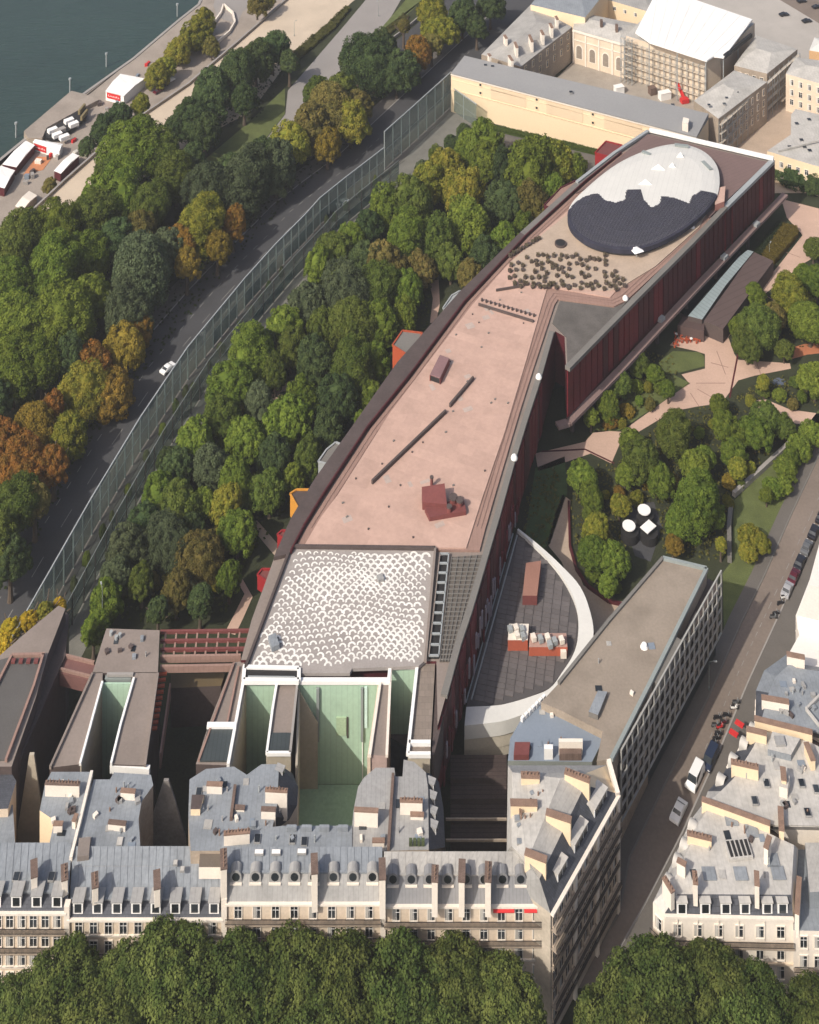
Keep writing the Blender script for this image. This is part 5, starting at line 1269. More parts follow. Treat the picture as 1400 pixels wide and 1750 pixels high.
t2, q = hip('brown windowed side range with light zinc roof between the lane and the first court', [(890, 114), (978, 46), (907, 8), (823, 93)], 14, 16.5, zinc_l, stone_d)
windows(t2, q[0], q[1], [10.5, 6.0], 7, 1.3, 2.4, .8, cream)
for a, b in (((905, 60), (910, 72)), ((870, 95), (876, 104)), ((925, 52), (929, 60)), ((880, 72), (884, 82)), ((940, 40), (944, 48)), ((835, 92), (838, 96)), ((862, 60), (866, 66)), ((950, 28), (953, 34))): chimney(t2, a, b, 18.5, 14.5, .9, stone_w, terracotta)
t3, q = hip('pale facade with four tall arched windows beside the scaffolded hall', [(979, 50), (1070, 76), (1100, 43), (984, 20)], 13.5, 15.5, zinc_p, stone)
A, B = q[0].xy.to_3d(), q[1].xy.to_3d(); d = B - A; t_ = d.normalized(); nn_ = Vector((t_.y, -t_.x, 0)); ang = math.atan2(t_.y, t_.x)
def arch_mesh(w_, h_):
    n = 8; o = [(-w_ / 2 - .4, 0), (w_ / 2 + .4, 0)] + [((w_ / 2 + .4) * math.cos(math.pi * i / n), h_ + (w_ / 2 + .4) * math.sin(math.pi * i / n)) for i in range(n + 1)]
    g = G(); g.face([(x, -.15, z) for x, z in o], stone_w)
    for i in range(len(o)): a, b = o[i], o[(i + 1) % len(o)]; g.face([(a[0], -.15, a[1]), (a[0], 0, a[1]), (b[0], 0, b[1]), (b[0], -.15, b[1])], stone_w)
    o2 = [(-w_ / 2, .3), (w_ / 2, .3)] + [((w_ / 2) * math.cos(math.pi * i / n), h_ + (w_ / 2) * math.sin(math.pi * i / n)) for i in range(n + 1)]
    p = G(); p.face([(x, -.19, z) for x, z in o2], mat('tan_glazing', (.26, .22, .18), .6, .3)); return g.mesh('arched_window'), p.mesh('pane')
am, ap = arch_mesh(2.4, 4.2)
for i in range(4): o = put('arched_window', am, t3, A + d * ((i + .5) / 4) + Vector((0, 0, 2.2)), ang); sub('pane', ap, o)
for i in range(5): g = G(); c = A + d * min(.985, max(.015, i / 4)); g.prism([c - t_ * .3, c + t_ * .3, c + t_ * .3 + nn_ * .3, c - t_ * .3 + nn_ * .3], 0, 13.2, stone_w); part('pilaster', g, t3)
stringcourse(t3, A, B, 12.8, .6, .6, stone_w); stringcourse(t3, A, B, 9.4, .3, .3, stone_w, 'string_course')
for x, y in ((1028, 36), (1054, 44)): g = G(); p = W(x, y, 17); g.box((p.x, p.y, 16), (1, 1.4, 3), brickred); part('chimney', g, t3)
t4, q = hip('far cream range cut by the top of the picture behind the first court', [(907, 8), (1000, 30), (1040, -20), (950, -45)], 17, 18.5, zinc_b, cream)
t4b, q = hip('far range with small square windows left of the big white tent', [(1040, 0), (1115, 22), (1130, -8), (1060, -30)], 12, 13.5, zinc, cream)
windows(t4b, q[0], q[1], [8.5], 4, 1.2, 1.4)
t5 = thing('palace_range', 'scaffolded palace hall under the big white tent roof', 'palace building', W(1150, 90, 0), 'pale palace ranges at the upper right')
pts = [(1070, 74), (1108, 86), (1206, 118), (1232, 108), (1290, 52), (1130, 0), (1100, 43)]
g = G(); g.prism(P(pts, 13.5), 0, 16.5, zinc_p, stone); part('wall', g, t5)
tn = thing('temporary_roof', 'huge flat white tent roof over the scaffolded hall at the top', 'tent roof', W(1190, 50, 0))
tp = [(1126, -22), (1286, 33), (1237, 98), (1220, 96), (1208, 104), (1110, 72), (1086, 55)]
tw = P(tp, 19.5); g = G(); g.prism(tw, 19.0, 19.5, white, white); part('tent_sheet', g, tn)
for k in range(9):
    u = k / 8; a = W(1110, 72, 19.6).lerp(W(1208, 104, 19.6), u); b = W(1126, -22, 19.6).lerp(W(1286, 33, 19.6), u); g = G(); g.bar(a, b, .10, .04, white); part('seam_rib', g, tn)
for x, y in ((1110, 73), (1158, 89), (1207, 104), (1237, 98), (1262, 66)):
    p = W(x, y, 19); g = G(); g.cyl((p.x, p.y + .5), .2, 0, 19.1, steel, 6); part('mast', g, tn)
g = G(); g.bar(W(1238, 97, 19.2), W(1284, 60, 17.0), 1.0, 1.4, blackm); part('shadow_gap_strip', g, tn)  # black bar painted in for the shade under the tent edge
def scaffold(label, A, B, z1, nb, lv, off=1.3):
    t = thing('scaffold', label, 'scaffolding', (A.x, A.y, 0), 'scaffolds round the palace')
    A = A.xy.to_3d(); B = B.xy.to_3d(); d = B - A; td = d.normalized(); n_ = Vector((td.y, -td.x, 0))
    for i in range(nb + 1):
        p = A + d * i / nb
        for o in (.25, off):
            g = G(); g.bar(p + n_ * o, p + n_ * o + Vector((0, 0, z1)), .16, .16, steel); part('post', g, t)
    for k in range(1, lv + 1):
        z = z1 * k / (lv + .3)
        g = G(); g.prism([A + n_ * .3, B + n_ * .3, B + n_ * (off - .05), A + n_ * (off - .05)], z, z + .1, mat('scaffold_board', (.5, .44, .36), .9, .15)); part('deck', g, t)
        g = G(); g.bar(A + n_ * off + Vector((0, 0, z + 1)), B + n_ * off + Vector((0, 0, z + 1)), .1, .1, steel); part('guard_rail', g, t)
        if k % 2: g = G(); g.bar(A + n_ * off + Vector((0, 0, z)), A + d * (1 / nb) * 2 + n_ * off + Vector((0, 0, z + z1 / lv)), .1, .1, steel); part('brace', g, t)
    return t
scaffold('pale scaffold in front of the hall under the white tent', W(1070, 75, 13.5), W(1206, 118, 13.5), 15, 14, 5)
scaffold('scaffold tower wrapped round the corner beside the arched windows', W(1066, 76, 13.5) + Vector((-1, -1.5, 0)), W(1085, 82, 13.5) + Vector((-1, -1.5, 0)), 18, 3, 6)
t6, q = hip('pale blue hipped roof pavilion behind the far corner of the museum', [(1186, 172), (1228, 203), (1311, 140), (1255, 120)], 15, 17, zinc_p, stone_d)
windows(t6, q[1], q[2], [11, 7, 3.5], 8, 1.2, 2.2, .6, stone)
scaffold('long grey scaffold along the shady side of the pale blue pavilion roofs', W(1228, 203, 15), W(1362, 84, 15), 14, 16, 4)
t7, q = hip('pale blue roof cut by a lane beyond the first pavilion', [(1255, 112), (1311, 126), (1363, 84), (1292, 60)], 14.5, 16.5, zinc_p, stone_d)
windows(t7, q[0], q[1], [10.5, 6.5], 4, 1.2, 2.0, .6)
t8, q = hip('cream house with a pale roof at the right edge beside the tan lane', [(1343, 126), (1440, 154), (1440, 108), (1360, 98)], 14, 15.5, zinc_p, stone)
windows(t8, q[0], q[1], [10.4, 6.6, 3], 6, 1.2, 2.0, .6)
t8b, q = hip('small white gable roofed house above it at the right edge', [(1383, 86), (1440, 96), (1440, 72), (1392, 64)], 11, 12.5, offwhite, mat('ochre_wall', (.6, .38, .2), .8))
t9 = thing('palace_range', 'L shaped pale roofed wing above the dark shrubs at the right edge', 'palace building', W(1360, 260, 0), 'pale palace ranges at the upper right')
pts = [(1311, 258), (1352, 230), (1352, 196), (1360, 186), (1440, 205), (1440, 296), (1389, 282)]
g = G(); g.prism(P(pts, 10), 0, 10, zinc_p, cream); part('wall', g, t9)
g = G(); g.bar(W(1330, 258, 10.4), W(1400, 240, 10.8), .5, .6, zinc_p); part('ridge', g, t9)
windows(t9, W(1311, 258, 10), W(1389, 282, 10), [6, 2.4], 5, 1.1, 1.7, .6)
skylights(t9, ((1362, 212), (1383, 205), (1350, 252), (1375, 252), (1384, 258), (1370, 240)), 10, glass_dk, (1.2, 1.4)); skylights(t6, ((1242, 168), (1238, 178), (1260, 158), (1212, 180)), 16.2, glass_dk, (1, 1))
t10 = thing('site_crane', 'red telescopic boom lift standing in the court of the scaffolded hall', 'boom lift', W(1164, 165, 0))
g = G(); g.bar(W(1170, 170, 1), W(1152, 130, 6), .9, .9, red); part('boom', g, t10)
g = G(); p = W(1170, 172, .8); g.box((p.x, p.y, .9), (3, 2, 1.6), red, .3); part('chassis', g, t10); g = G(); p = W(1152, 128, 6); g.box((p.x, p.y, 6), (1.8, 1, 1.1), blackm); part('basket', g, t10)
for k, (x, y, m_, l) in enumerate(((1136, 158, white, 'white site cabin in the palace court'), (1058, 148, white, 'small white van roof in the palace court behind the long grey roof'), (1115, 150, brickred, 'brown pile of building panels in the palace court'))):
    p = W(x, y, 2.4); t = thing('site_cabin', l, 'site cabin', (p.x, p.y, 0)); g = G(); g.box((p.x, p.y, 1.3), (4.5 - k, 2.3, 2.6), m_, .35); part('wall', g, t); g = G(); g.box((p.x, p.y, 2.67), (4.7 - k, 2.5, .12), m_, .35); part('roof', g, t)
# roof clutter on the rear wings and street side roofs
def clutter(root, pts, h, n):
    w_ = inset(P(pts, h), .8); xs = [p.x for p in w_]; ys = [p.y for p in w_]; k = 0
    while k < n:
        x, y = R.uniform(min(xs), max(xs)), R.uniform(min(ys), max(ys))
        if not inside((x, y), w_): continue
        k += 1; r_ = R.random(); g = G()
        if r_ < .4: g.box((x, y, h + .25), (R.uniform(.4, .9), R.uniform(.4, 1.1), .6), R.choice([zinc, stone_w, zinc_b, museum_dark]), R.random()); part('roof_vent', g, root)
        elif r_ < .7: g.cyl((x, y), .14, h, h + R.uniform(.6, 1.4), R.choice([zinc, terracotta, steel]), 6); part('flue', g, root)
        else: g.box((x, y, h + .06), (R.uniform(.8, 1.5), R.uniform(.8, 1.5), .14), R.choice([glass_dk, zinc_l, bluegrey]), R.uniform(-.1, .1)); part('roof_light', g, root)
clutter(rc_, [(330, 1450), (326, 1340), (400, 1314), (470, 1310), (466, 1408), (600, 1414), (600, 1452)], 23.5, 20)
clutter(rb_, [(165, 1340), (255, 1330), (236, 1400), (240, 1447), (330, 1455), (130, 1475), (140, 1409)], 21.2, 14)
clutter(ra_, [(92, 1325), (150, 1323), (130, 1409), (118, 1470), (85, 1470), (80, 1345)], 21, 12)
clutter(rd_, [(610, 1390), (640, 1315), (720, 1325), (730, 1350), (730, 1448), (604, 1452)], 23.3, 12)
clutter(r2, [(1240, 1350), (1300, 1260), (1380, 1275), (1400, 1400), (1320, 1405)], 22.2, 16)
clutter(r1, [(1165, 1520), (1215, 1385), (1310, 1425), (1350, 1450), (1345, 1525)], 22.0, 10)
clutter(r3, [(1310, 1225), (1330, 1160), (1360, 1145), (1400, 1160), (1400, 1240)], 22.4, 14)
clutter(ad, [(1133, 960), (1200, 975), (1100, 1170), (1045, 1280), (1030, 1240), (960, 1170), (1040, 1062)], 19, 5)
clutter(bb, [(925, 1205), (1035, 1228), (1010, 1290), (880, 1290)], 17.5, 10)
clutter(co, [(880, 1325), (950, 1330), (900, 1440), (878, 1440)], 25.4, 12)
clutter(w2, [(185, 1080), (268, 1082), (266, 1140), (165, 1140)], 20, 8)
# the block goes on beyond the right edge of the view
GN = 'zinc roofed houses of the block beyond the right edge'
for k, (x0, x1, ya, yb, l) in enumerate(((1446, 1580, 1450, 1562, 'zinc roofed avenue house next beyond the tall narrow white house'), (1584, 1730, 1450, 1564, 'zinc roofed avenue house second beyond the tall narrow white house'), (1446, 1620, 1270, 1420, 'broad zinc roofed courtyard house behind the avenue houses'), (1625, 1800, 1270, 1420, 'second courtyard house farther from the street'), (1446, 1600, 1130, 1245, 'zinc roofed house behind the blue grey roof slopes'), (1446, 1590, 990, 1110, 'zinc roofed house behind the bright white rendered house'), (1446, 1600, 850, 960, 'zinc roofed street house past the bright white rendered house'), (1520, 1680, 720, 820, 'zinc roofed street house farthest up the street'))):
    lo_ = [(x0, yb), (x1, yb), (x1 + 20, ya), (x0 + 20, ya)]; hi_ = [(x0 + 10, yb - 40), (x1 - 10, yb - 40), (x1 + 6, ya - 8), (x0 + 30, ya - 8)]
    t, lo, hi = mans(l, lo_, 19.8, hi_, 22.4, [slate, zinc, zinc_b, zinc], (zinc_b, zinc, zinc_p)[k % 3], (stone, stone_w)[k % 2], group=GN)
    windows(t, lo[0], lo[1], [16.4, 13.0, 9.6, 6.2], 7, 1.1, 2.0, .5)
    chimney(t, (x0 + 50, ya + 10), (x0 + 52, ya + 40), 24.4, 21.5, .8, stone_w, brickred)
# ------------------------------------------------------------------ glass palisade along the boulevard
gp = thing('glass_palisade', 'tall glass palisade with grey posts between the boulevard and the museum garden', 'glass wall', (palw[2].x, palw[2].y, 0))
gm = wall_glass
def palisade(pts, h, bay, root, rail=True):
    for a, b in zip(pts[:-1], pts[1:]):
        a = a.xy.to_3d(); b = b.xy.to_3d(); d = b - a; n = max(1, round(d.length / bay)); tdir = d.normalized()
        for i in range(n):
            p = a + d * i / n; q = a + d * (i + 1) / n
            g = G(); w2_ = .17 if rail else .12; g.prism([p + Vector((-w2_, -w2_, 0)), p + Vector((w2_, -w2_, 0)), p + Vector((w2_, w2_, 0)), p + Vector((-w2_, w2_, 0))], 0, h, steel_g if rail else museum_dark); part('post', g, root)
            s = Vector((-tdir.y, tdir.x, 0)) * .02; e = tdir * .14
            for z0, z1 in ((.4, h / 2 - .06), (h / 2 + .06, h - .2)):
                g = G(); ym = W(440, 430, 9).y; g.prism([p + e - s, q - e - s, q - e + s, p + e + s], z0, z1, teal_glass if (abs(p.y - ym) < 34 and z0 < 2 and R.random() < .85) else (pale_glass if R.random() < .3 else gm)); part('glass_pane', g, root)
        g = G(); g.bar(a + Vector((0, 0, h)), b + Vector((0, 0, h)), .28 if rail else .08, .3 if rail else .08, steel if rail else steel_g); g.bar(a + Vector((0, 0, h / 2)), b + Vector((0, 0, h / 2)), .1, .1, steel_g); part('top_rail', g, root)
palisade(palw, 9.0, 4.3, gp)
gp2 = thing('glass_palisade', 'taller far section of the glass palisade ending at the cream range', 'glass wall', (W(657, 225, 13.4).x, W(657, 225, 13.4).y, 0))
palisade([W(657, 225, 13.4), W(700, 187, 13.4), W(771, 123, 13.4)], 13.4, 6.0, gp2)
a = W(771, 123, 13.4); b = W(806, 188, 2)
palisade([W(771, 128, 13.4), W(771, 128, 13.4) + Vector((9, -12, 0))], 9, 6.0, gp2)
gp3 = thing('inner_glass_screen', 'second lower glass screen standing inside the garden behind the palisade', 'glass wall', (W(700, 290, 4).x, W(700, 290, 4).y, 0))
pts = [p.xy.to_3d() for p in offl(palw, -6.5)][1:]
palisade(pts, 7.0, 5.4, gp3, False)

# ------------------------------------------------------------------ vehicles
def car_meshes(name, paint_m, L=4.4, Wd=1.8, H=1.45, van=False):
    k = ('car', name)
    if k in _c: return _c[k]
    if van: prof = [(-L / 2, .35), (-L / 2, 1.0), (-L / 2 + .1, H - .05), (-L / 2 + .4, H), (L * .22, H), (L * .34, 1.15), (L / 2 - .05, .95), (L / 2, .7), (L / 2, .35)]
    else: prof = [(-L / 2, .35), (-L / 2 + .02, .85), (-L / 2 + .25, .98), (-L * .32, 1.02), (-L * .2, H - .06), (-L * .1, H), (L * .06, H), (L * .12, H - .05), (L * .24, 1.0), (L / 2 - .12, .85), (L / 2, .62), (L / 2, .35)]
    g = G(); n = len(prof)
    def wz(z): return Wd / 2 * (1.0 if z < 1.05 else .80)
    Lf = [(x, -wz(z), z) for x, z in prof]; Rt = [(x, wz(z), z) for x, z in prof]
    for i in range(n - 1): g.face([Lf[i], Rt[i], Rt[i + 1], Lf[i + 1]], paint_m)
    g.face([Lf[-1], Rt[-1], Rt[0], Lf[0]], blackm); g.face(Lf, paint_m); g.face(list(reversed(Rt)), paint_m)
    body_ = g.mesh('body')
    gl = G(); e = .012
    iw = 4 if van else 7
    a, b = prof[iw], prof[iw + 1]
    dx, dz = b[0] - a[0], b[1] - a[1]; nl = math.hypot(dx, dz); ox, oz = -dz / nl * -e * 2, dx / nl * e * 2
    if van: A_, B_ = prof[4], prof[5]
    else: A_, B_ = (prof[7][0], prof[7][1]), (prof[8][0], prof[8][1])
    lift = .02
    gl.face([(A_[0] + .03, -Wd * .38, A_[1] + lift), (A_[0] + .03, Wd * .38, A_[1] + lift), (B_[0] - .02, Wd * .42, B_[1] + lift + .03), (B_[0] - .02, -Wd * .42, B_[1] + lift + .03)][::-1], glass_dk)
    wind = gl.mesh('windscreen')
    gl = G()
    if van: gl.face([(-L / 2 - .012 + .06, -Wd * .36, 1.1), (-L / 2 - .012 + .06, Wd * .36, 1.1), (-L / 2 + .085, Wd * .33, H - .15), (-L / 2 + .085, -Wd * .33, H - .15)], glass_dk)
    else: gl.face([(prof[4][0] - .03, -Wd * .38, prof[4][1] + .03), (prof[4][0] - .03, Wd * .38, prof[4][1] + .03), (prof[3][0] + .02, Wd * .42, prof[3][1] + .03), (prof[3][0] + .02, -Wd * .42, prof[3][1] + .03)], glass_dk)
    rear_ = gl.mesh('rear_window')
    sd_ = G()
    for s in (-1, 1):
        y = s * (Wd / 2 * .9 + .03)
        x0, x1 = (-L * .38, L * .26) if van else (-L * .26, L * .18)
        x2, x3 = (-L * .36, L * .2) if van else (-L * .17, L * .1)
        f = [(x0, s * (Wd / 2 * .955), 1.04), (x1, s * (Wd / 2 * .955), 1.04), (x3, s * (Wd / 2 * .81), H - .12), (x2, s * (Wd / 2 * .81), H - .12)]
        sd_.face(f if s < 0 else f[::-1], glass_dk)
    side = sd_.mesh('side_windows')
    wg = G(); nseg = 12
    for s0, s1 in ((-.1, .1),):
        c0 = [(.32 * math.cos(2 * math.pi * i / nseg), s0, .32 * math.sin(2 * math.pi * i / nseg)) for i in range(nseg)]
        c1 = [(p[0], s1, p[2]) for p in c0]
        wg.face(c0, blackm); wg.face(c1[::-1], blackm)
        for i in range(nseg): j = (i + 1) % nseg; wg.face([c0[j], c0[i], c1[i], c1[j]], blackm)
    wheel = wg.mesh('wheel')
    hl = G(); hl.box((0, 0, 0), (.06, .35, .16), white); hl = hl.mesh('headlight')
    _c[k] = (body_, wind, rear_, side, wheel, hl, L, Wd); return _c[k]
def car(kind, paint_m, px, py, ang, label, cat='car', van=False, L=4.4, h=0, Wd=1.8, H=1.45, group=None, name='parked_car'):
    m = car_meshes(kind, paint_m, L, Wd, H, van); p = W(px, py, h)
    t = thing(name, label, cat, (p.x, p.y, h + .04), group, ang)
    sub('body', m[0], t); sub('windscreen', m[1], t); sub('rear_window', m[2], t); sub('side_windows', m[3], t)
    for x in (-L * .31, L * .31):
        for y in (-Wd / 2 + .06, Wd / 2 - .06): sub('wheel', m[4], t, (x, y, .32))
    for y in (-Wd * .33, Wd * .33): sub('headlight', m[5], t, (L / 2 + .005, y, .7))
    return t
pw1 = mat('car_white', (.86, .86, .85), .25, .02, spec=.5); pbk = mat('car_black', (.018, .018, .022), .2, .1, spec=.6); pgr = mat('car_grey', (.12, .125, .13), .25, .1, spec=.6); pbl = mat('car_blue', (.02, .03, .06), .25, .1, spec=.6); prd = mat('car_maroon', (.09, .012, .02), .25, .1, spec=.6)
def sdir(x, y):
    for a, b in zip(KERB[:-1], KERB[1:]):
        if a[1] >= y >= b[1]: v = W(*b) - W(*a); return math.atan2(v.y, v.x)
    return .9
car('cw', pw1, 287, 633, math.atan2(.81, .58), 'white car driving alone on the dark boulevard', name='moving_car', L=4.6, Wd=1.9)
car('cwv', pw1, 1188, 1334, sdir(0, 1334) + math.pi, 'larger white van in the street with a dark windscreen', 'van', True, 5.2, Wd=2.1, H=2.1, name='delivery_van')
car('cw', pw1, 1160, 1392, sdir(0, 1392) + math.pi, 'white car behind the white van in the shaded street', name='moving_car')
car('cbl', pbl, 1214, 1302, sdir(0, 1302) + math.pi, 'dark blue van parked at the kerb beside the white van', 'van', True, 4.9, Wd=2.0, H=2.0, name='parked_van')
row = (('cbk', pbk, 1404, 888, 'black car at the top of the parked row on the right edge'), ('cbk', pbk, 1391, 914, 'black car second in the parked row below the one at the right edge'), ('cgr', pgr, 1379, 940, 'dark grey car in the middle of the parked row'), ('cbk', pbk, 1367, 966, 'black car just above the maroon one in the parked row'), ('crd', prd, 1357, 990, 'maroon car in the parked row'), ('cgr2', mat('car_silver', (.35, .35, .36), .25, .05, spec=.6), 1346, 1012, 'silver grey car at the lower end of the parked row'))
for k, m_, x, y, l in row: car(k, m_, x, y, sdir(0, y), l, L=4.3, group='cars parked along the right kerb')
car('cw', pw1, 586, 349, math.atan2(.7, .7), 'white car glimpsed through the glass palisade near its bend', name='moving_car')
car('cw', pw1, 410, 588, math.atan2(.75, .65), 'white car glimpsed through the palisade lower down', name='moving_car')
car('cbk', pbk, 566, 372, math.atan2(.7, .7), 'black car just behind the white one near the palisade bend', name='moving_car')
for x, y, l in ((1370, 4, 'dark car on the far avenue nearest the upper right corner'), (1396, 14, 'dark car on the far avenue at the right edge'), (1340, 27, 'dark car parked on the pale square by the tent'), (1379, 38, 'dark car alone on the pale square below the far avenue')):
    car('cbk', pbk, x, y, .3, l, group='dark cars beyond the palace')
def moto_meshes(m_):
    k = ('moto', m_.name)
    if k in _c: return _c[k]
    wg = G(); n = 12; c0 = [(.3 * math.cos(2 * math.pi * i / n), -.06, .3 * math.sin(2 * math.pi * i / n)) for i in range(n)]; c1 = [(p[0], .06, p[2]) for p in c0]
    wg.face(c0, blackm); wg.face(c1[::-1], blackm)
    for i in range(n): j = (i + 1) % n; wg.face([c0[j], c0[i], c1[i], c1[j]], blackm)
    b = G(); b.prism([Vector((-.75, -.18, 0)), Vector((-.1, -.2, 0)), Vector((.45, -.1, 0)), Vector((.45, .1, 0)), Vector((-.1, .2, 0)), Vector((-.75, .18, 0))], .4, .78, m_); b.prism([Vector((.35, -.2, 0)), Vector((.6, -.12, 0)), Vector((.6, .12, 0)), Vector((.35, .2, 0))], .5, 1.05, m_)
    s = G(); s.box((-.3, 0, .84), (.8, .3, .12), blackm); h = G(); h.bar((.38, -.38, 1.08), (.38, .38, 1.08), .06, .06, steel)
    f = G(); f.bar((.38, 0, 1.05), (.62, 0, .3), .08, .08, steel)
    _c[k] = (wg.mesh('wheel'), b.mesh('body'), s.mesh('seat'), h.mesh('handlebar'), f.mesh('fork')); return _c[k]
def moto(px, py, ang, m_, label):
    p = W(px, py, 0); t = thing('motorcycle', label, 'motorcycle', (p.x, p.y, .04), 'motorcycles parked at the right kerb', ang); m = moto_meshes(m_)
    sub('wheel', m[0], t, (-.6, 0, .3)); sub('wheel', m[0], t, (.65, 0, .3)); sub('body', m[1], t); sub('seat', m[2], t); sub('handlebar', m[3], t); sub('fork', m[4], t)
ml = [(1258, 1204, pgr, 'grey scooter alone at the top of the motorcycle row'), (1255, 1213, white, 'white scooter second from the top of the motorcycle row'), (1242, 1226, pbk, 'black motorcycle below the white scooter near the kerb'), (1226, 1230, pbk, 'black motorcycle on the road side opposite the kerb one'), (1237, 1238, prd, 'maroon scooter in the thick of the motorcycle row'), (1231, 1246, red, 'red scooter in the motorcycle row'), (1223, 1243, pgr, 'grey scooter left of the red one'), (1228, 1257, pbk, 'black scooter under the red scooter'), (1224, 1266, pbk, 'black scooter above the white box scooter'), (1220, 1275, pgr, 'dark scooter just above the white box scooter'), (1216, 1284, white, 'white box scooter above the dark blue van'), (1340, 1024, white, 'white scooter just below the parked car row'), (1334, 1034, pbk, 'black scooter below the white one at the car row'), (1326, 1052, pbk, 'lone black motorcycle below the car row'), (1322, 1058, pgr, 'grey motorcycle beside the lone black one')]
for i, (x, y, m_, l) in enumerate(ml): moto(x, y, sdir(0, y) - .9 + R.uniform(-.2, .2), m_, l)
aw = thing('red_awning', 'pair of bright red shop awnings over the pavement beyond the pale roof', 'awning', W(1262, 1250, 0))
for x, y in ((1264, 1236), (1254, 1252)):
    p = W(x, y, 3.2); g = G(); g.box((p.x, p.y, 3.1), (1.0, 1.7, .25), red, .9); part('awning_sheet', g, aw)

# street lamps along the street and the promenade
def lamp(px, py, label, h=7, ang=0.0, base=0):
    p = W(px, py, base); t = thing('street_lamp', label, 'street lamp', (p.x, p.y, base), None, ang)
    g = G(); g.cyl((0, 0), .09, 0, h, steel_g, 8, .05); g.cyl((0, 0), .16, 0, .8, steel_g, 8); sub('pole', g.mesh('pole'), t)
    g = G(); g.bar((0, 0, h), (1.2, 0, h + .2), .07, .07, steel_g); sub('arm', g.mesh('arm'), t)
    g = G(); g.box((1.3, 0, h + .16), (.7, .3, .15), steel); sub('lamp_head', g.mesh('lamp_head'), t)
lamp(1212, 1180, 'slim street lamp on the left kerb halfway up the street', 6, 0); lamp(503, 62, 'dark lamp post on the pale promenade', 6, 1); lamp(647, 28, 'lamp post at the head of the grey path', 6, 2)
lamp(1315, 440, 'small lamp beside the pink path right of the brown canopy', 4, 1); lamp(175, 1100, 'white headed lamp at the corner of the left office wing', 12, 2)

# ------------------------------------------------------------------ museum side canopy building, hedge, cafe
cb = thing('garden_pavilion', 'low brown roofed pavilion with a pale glass strip beside the pink path', 'pavilion', W(1220, 500, 0))
g = G(); g.prism(P([(1203, 548), (1236, 562), (1322, 446), (1287, 430), (1245, 490)], 4.2), 0, 4.2, mat('pavilion_brown', (.105, .075, .07), .8, .1, .3, 2, seam=(60, 2, .2)), museum_dark); part('roof', g, cb)
glr = mat('pale_glass_roof', (.30, .36, .37), .3, .12, .3, 2, spec=.6, seam=(-40, 1.4, .3))
g = G(); g.prism(P([(1176, 540), (1200, 546), (1240, 488), (1288, 430), (1278, 427), (1262, 440)], 4.6), 0, 4.6, glr, museum_dark); part('glass_roof', g, cb)
g = G(); g.prism(P([(1160, 533), (1175, 540), (1266, 428), (1255, 420)], 1.2), 0, 1.2, mat('dark_teal_pool', (.012, .022, .026), .2, .1, spec=.5), museum_dark); part('sunken_pool', g, cb)
g = G(); g.prism(P([(1158, 556), (1203, 566), (1205, 550), (1168, 540)], 3.2), 0, 3.2, mat('brown_front', (.09, .06, .055), .8)); part('front_block', g, cb)
lv2 = leafmat('hedge_leaf', (.105, .085, .02))
def leafblock(name, pts, h, mt, label, n=2500, s=.22, lumps=.3):
    w_ = P(pts, h); xs = [p.x for p in w_]; ys = [p.y for p in w_]
    g = G(); g.prism(inset(w_, .25), 0, h - .2, mt)
    for k in range(n):
        for _ in range(20):
            x, y = R.uniform(min(xs), max(xs)), R.uniform(min(ys), max(ys))
            if inside((x, y), w_): break
        else: continue
        z = h + (mnoise.noise(Vector((x * .5, y * .5, 3))) * lumps) - abs(R.gauss(0, .2))
        u = Vector((R.uniform(-1, 1), R.uniform(-1, 1), R.uniform(-.4, .4))).normalized() * s; v = u.cross(Vector((R.uniform(-.5, .5), R.uniform(-.5, .5), 1))).normalized() * s * .8
        c = Vector((x, y, z)); g.face([c - u, c - v, c + u, c + v], mt)
    return put('hedge', g.mesh('hedge'), label=label, cat='hedge')
leafblock('hedge', [(1301, 433), (1324, 444), (1366, 395), (1362, 384), (1339, 379)], 2.0, lv2, 'clipped olive brown hedge block beyond the brown pavilion')
leafblock('hedge', [(1286, 430), (1300, 436), (1338, 380), (1330, 376)], 1.6, leafmat('dark_hedge', (.03, .04, .018)), 'dark hedge between the museum facade and the olive hedge')
cf = thing('cafe_terrace', 'cluster of orange cafe tables on the pale terrace below the pavilion', 'cafe furniture', W(1170, 582, 0))
for k in range(11):
    p = W(1156 + (k % 5) * 9 + R.uniform(-2, 2), 576 + (k // 5) * 8 + R.uniform(-2, 2), 0); g = G(); g.cyl((p.x, p.y), .45, .7, .76, orange if k % 4 else white, 10); g.cyl((p.x, p.y), .05, .04, .7, steel, 5)
    for a_ in (0, 2.1, 4.2): g.box((p.x + .75 * math.cos(a_), p.y + .75 * math.sin(a_), .45), (.4, .4, .5), orange); 
    part('table_set', g, cf)
for k, (x, y, l, rd) in enumerate(((1101, 872, 'round white canopy farthest from the office block in the garden', True), (1075, 899, 'round white canopy nearest the bright green tree', True), (1108, 901, 'square white canopy in the garden beside the two round ones', False))):
    p = W(x, y, 3); t = thing('garden_canopy', l, 'canopy', (p.x, p.y, 0), 'white canopies in the garden clearing')
    g = G(); g.cyl((p.x, p.y), .15, 0, 3, steel, 6); part('pole', g, t)
    g = G()
    if rd: g.cyl((p.x, p.y), 1.55, 3, 3.2, white, 20); 
    else: g.box((p.x, p.y, 3.1), (3.2, 2.3, .2), white, .7)
    part('canopy', g, t)
    g = G(); (g.cyl((p.x + .2, p.y), 2.1, .05, 2.0, blackm, 18)); part('drum', g, t)
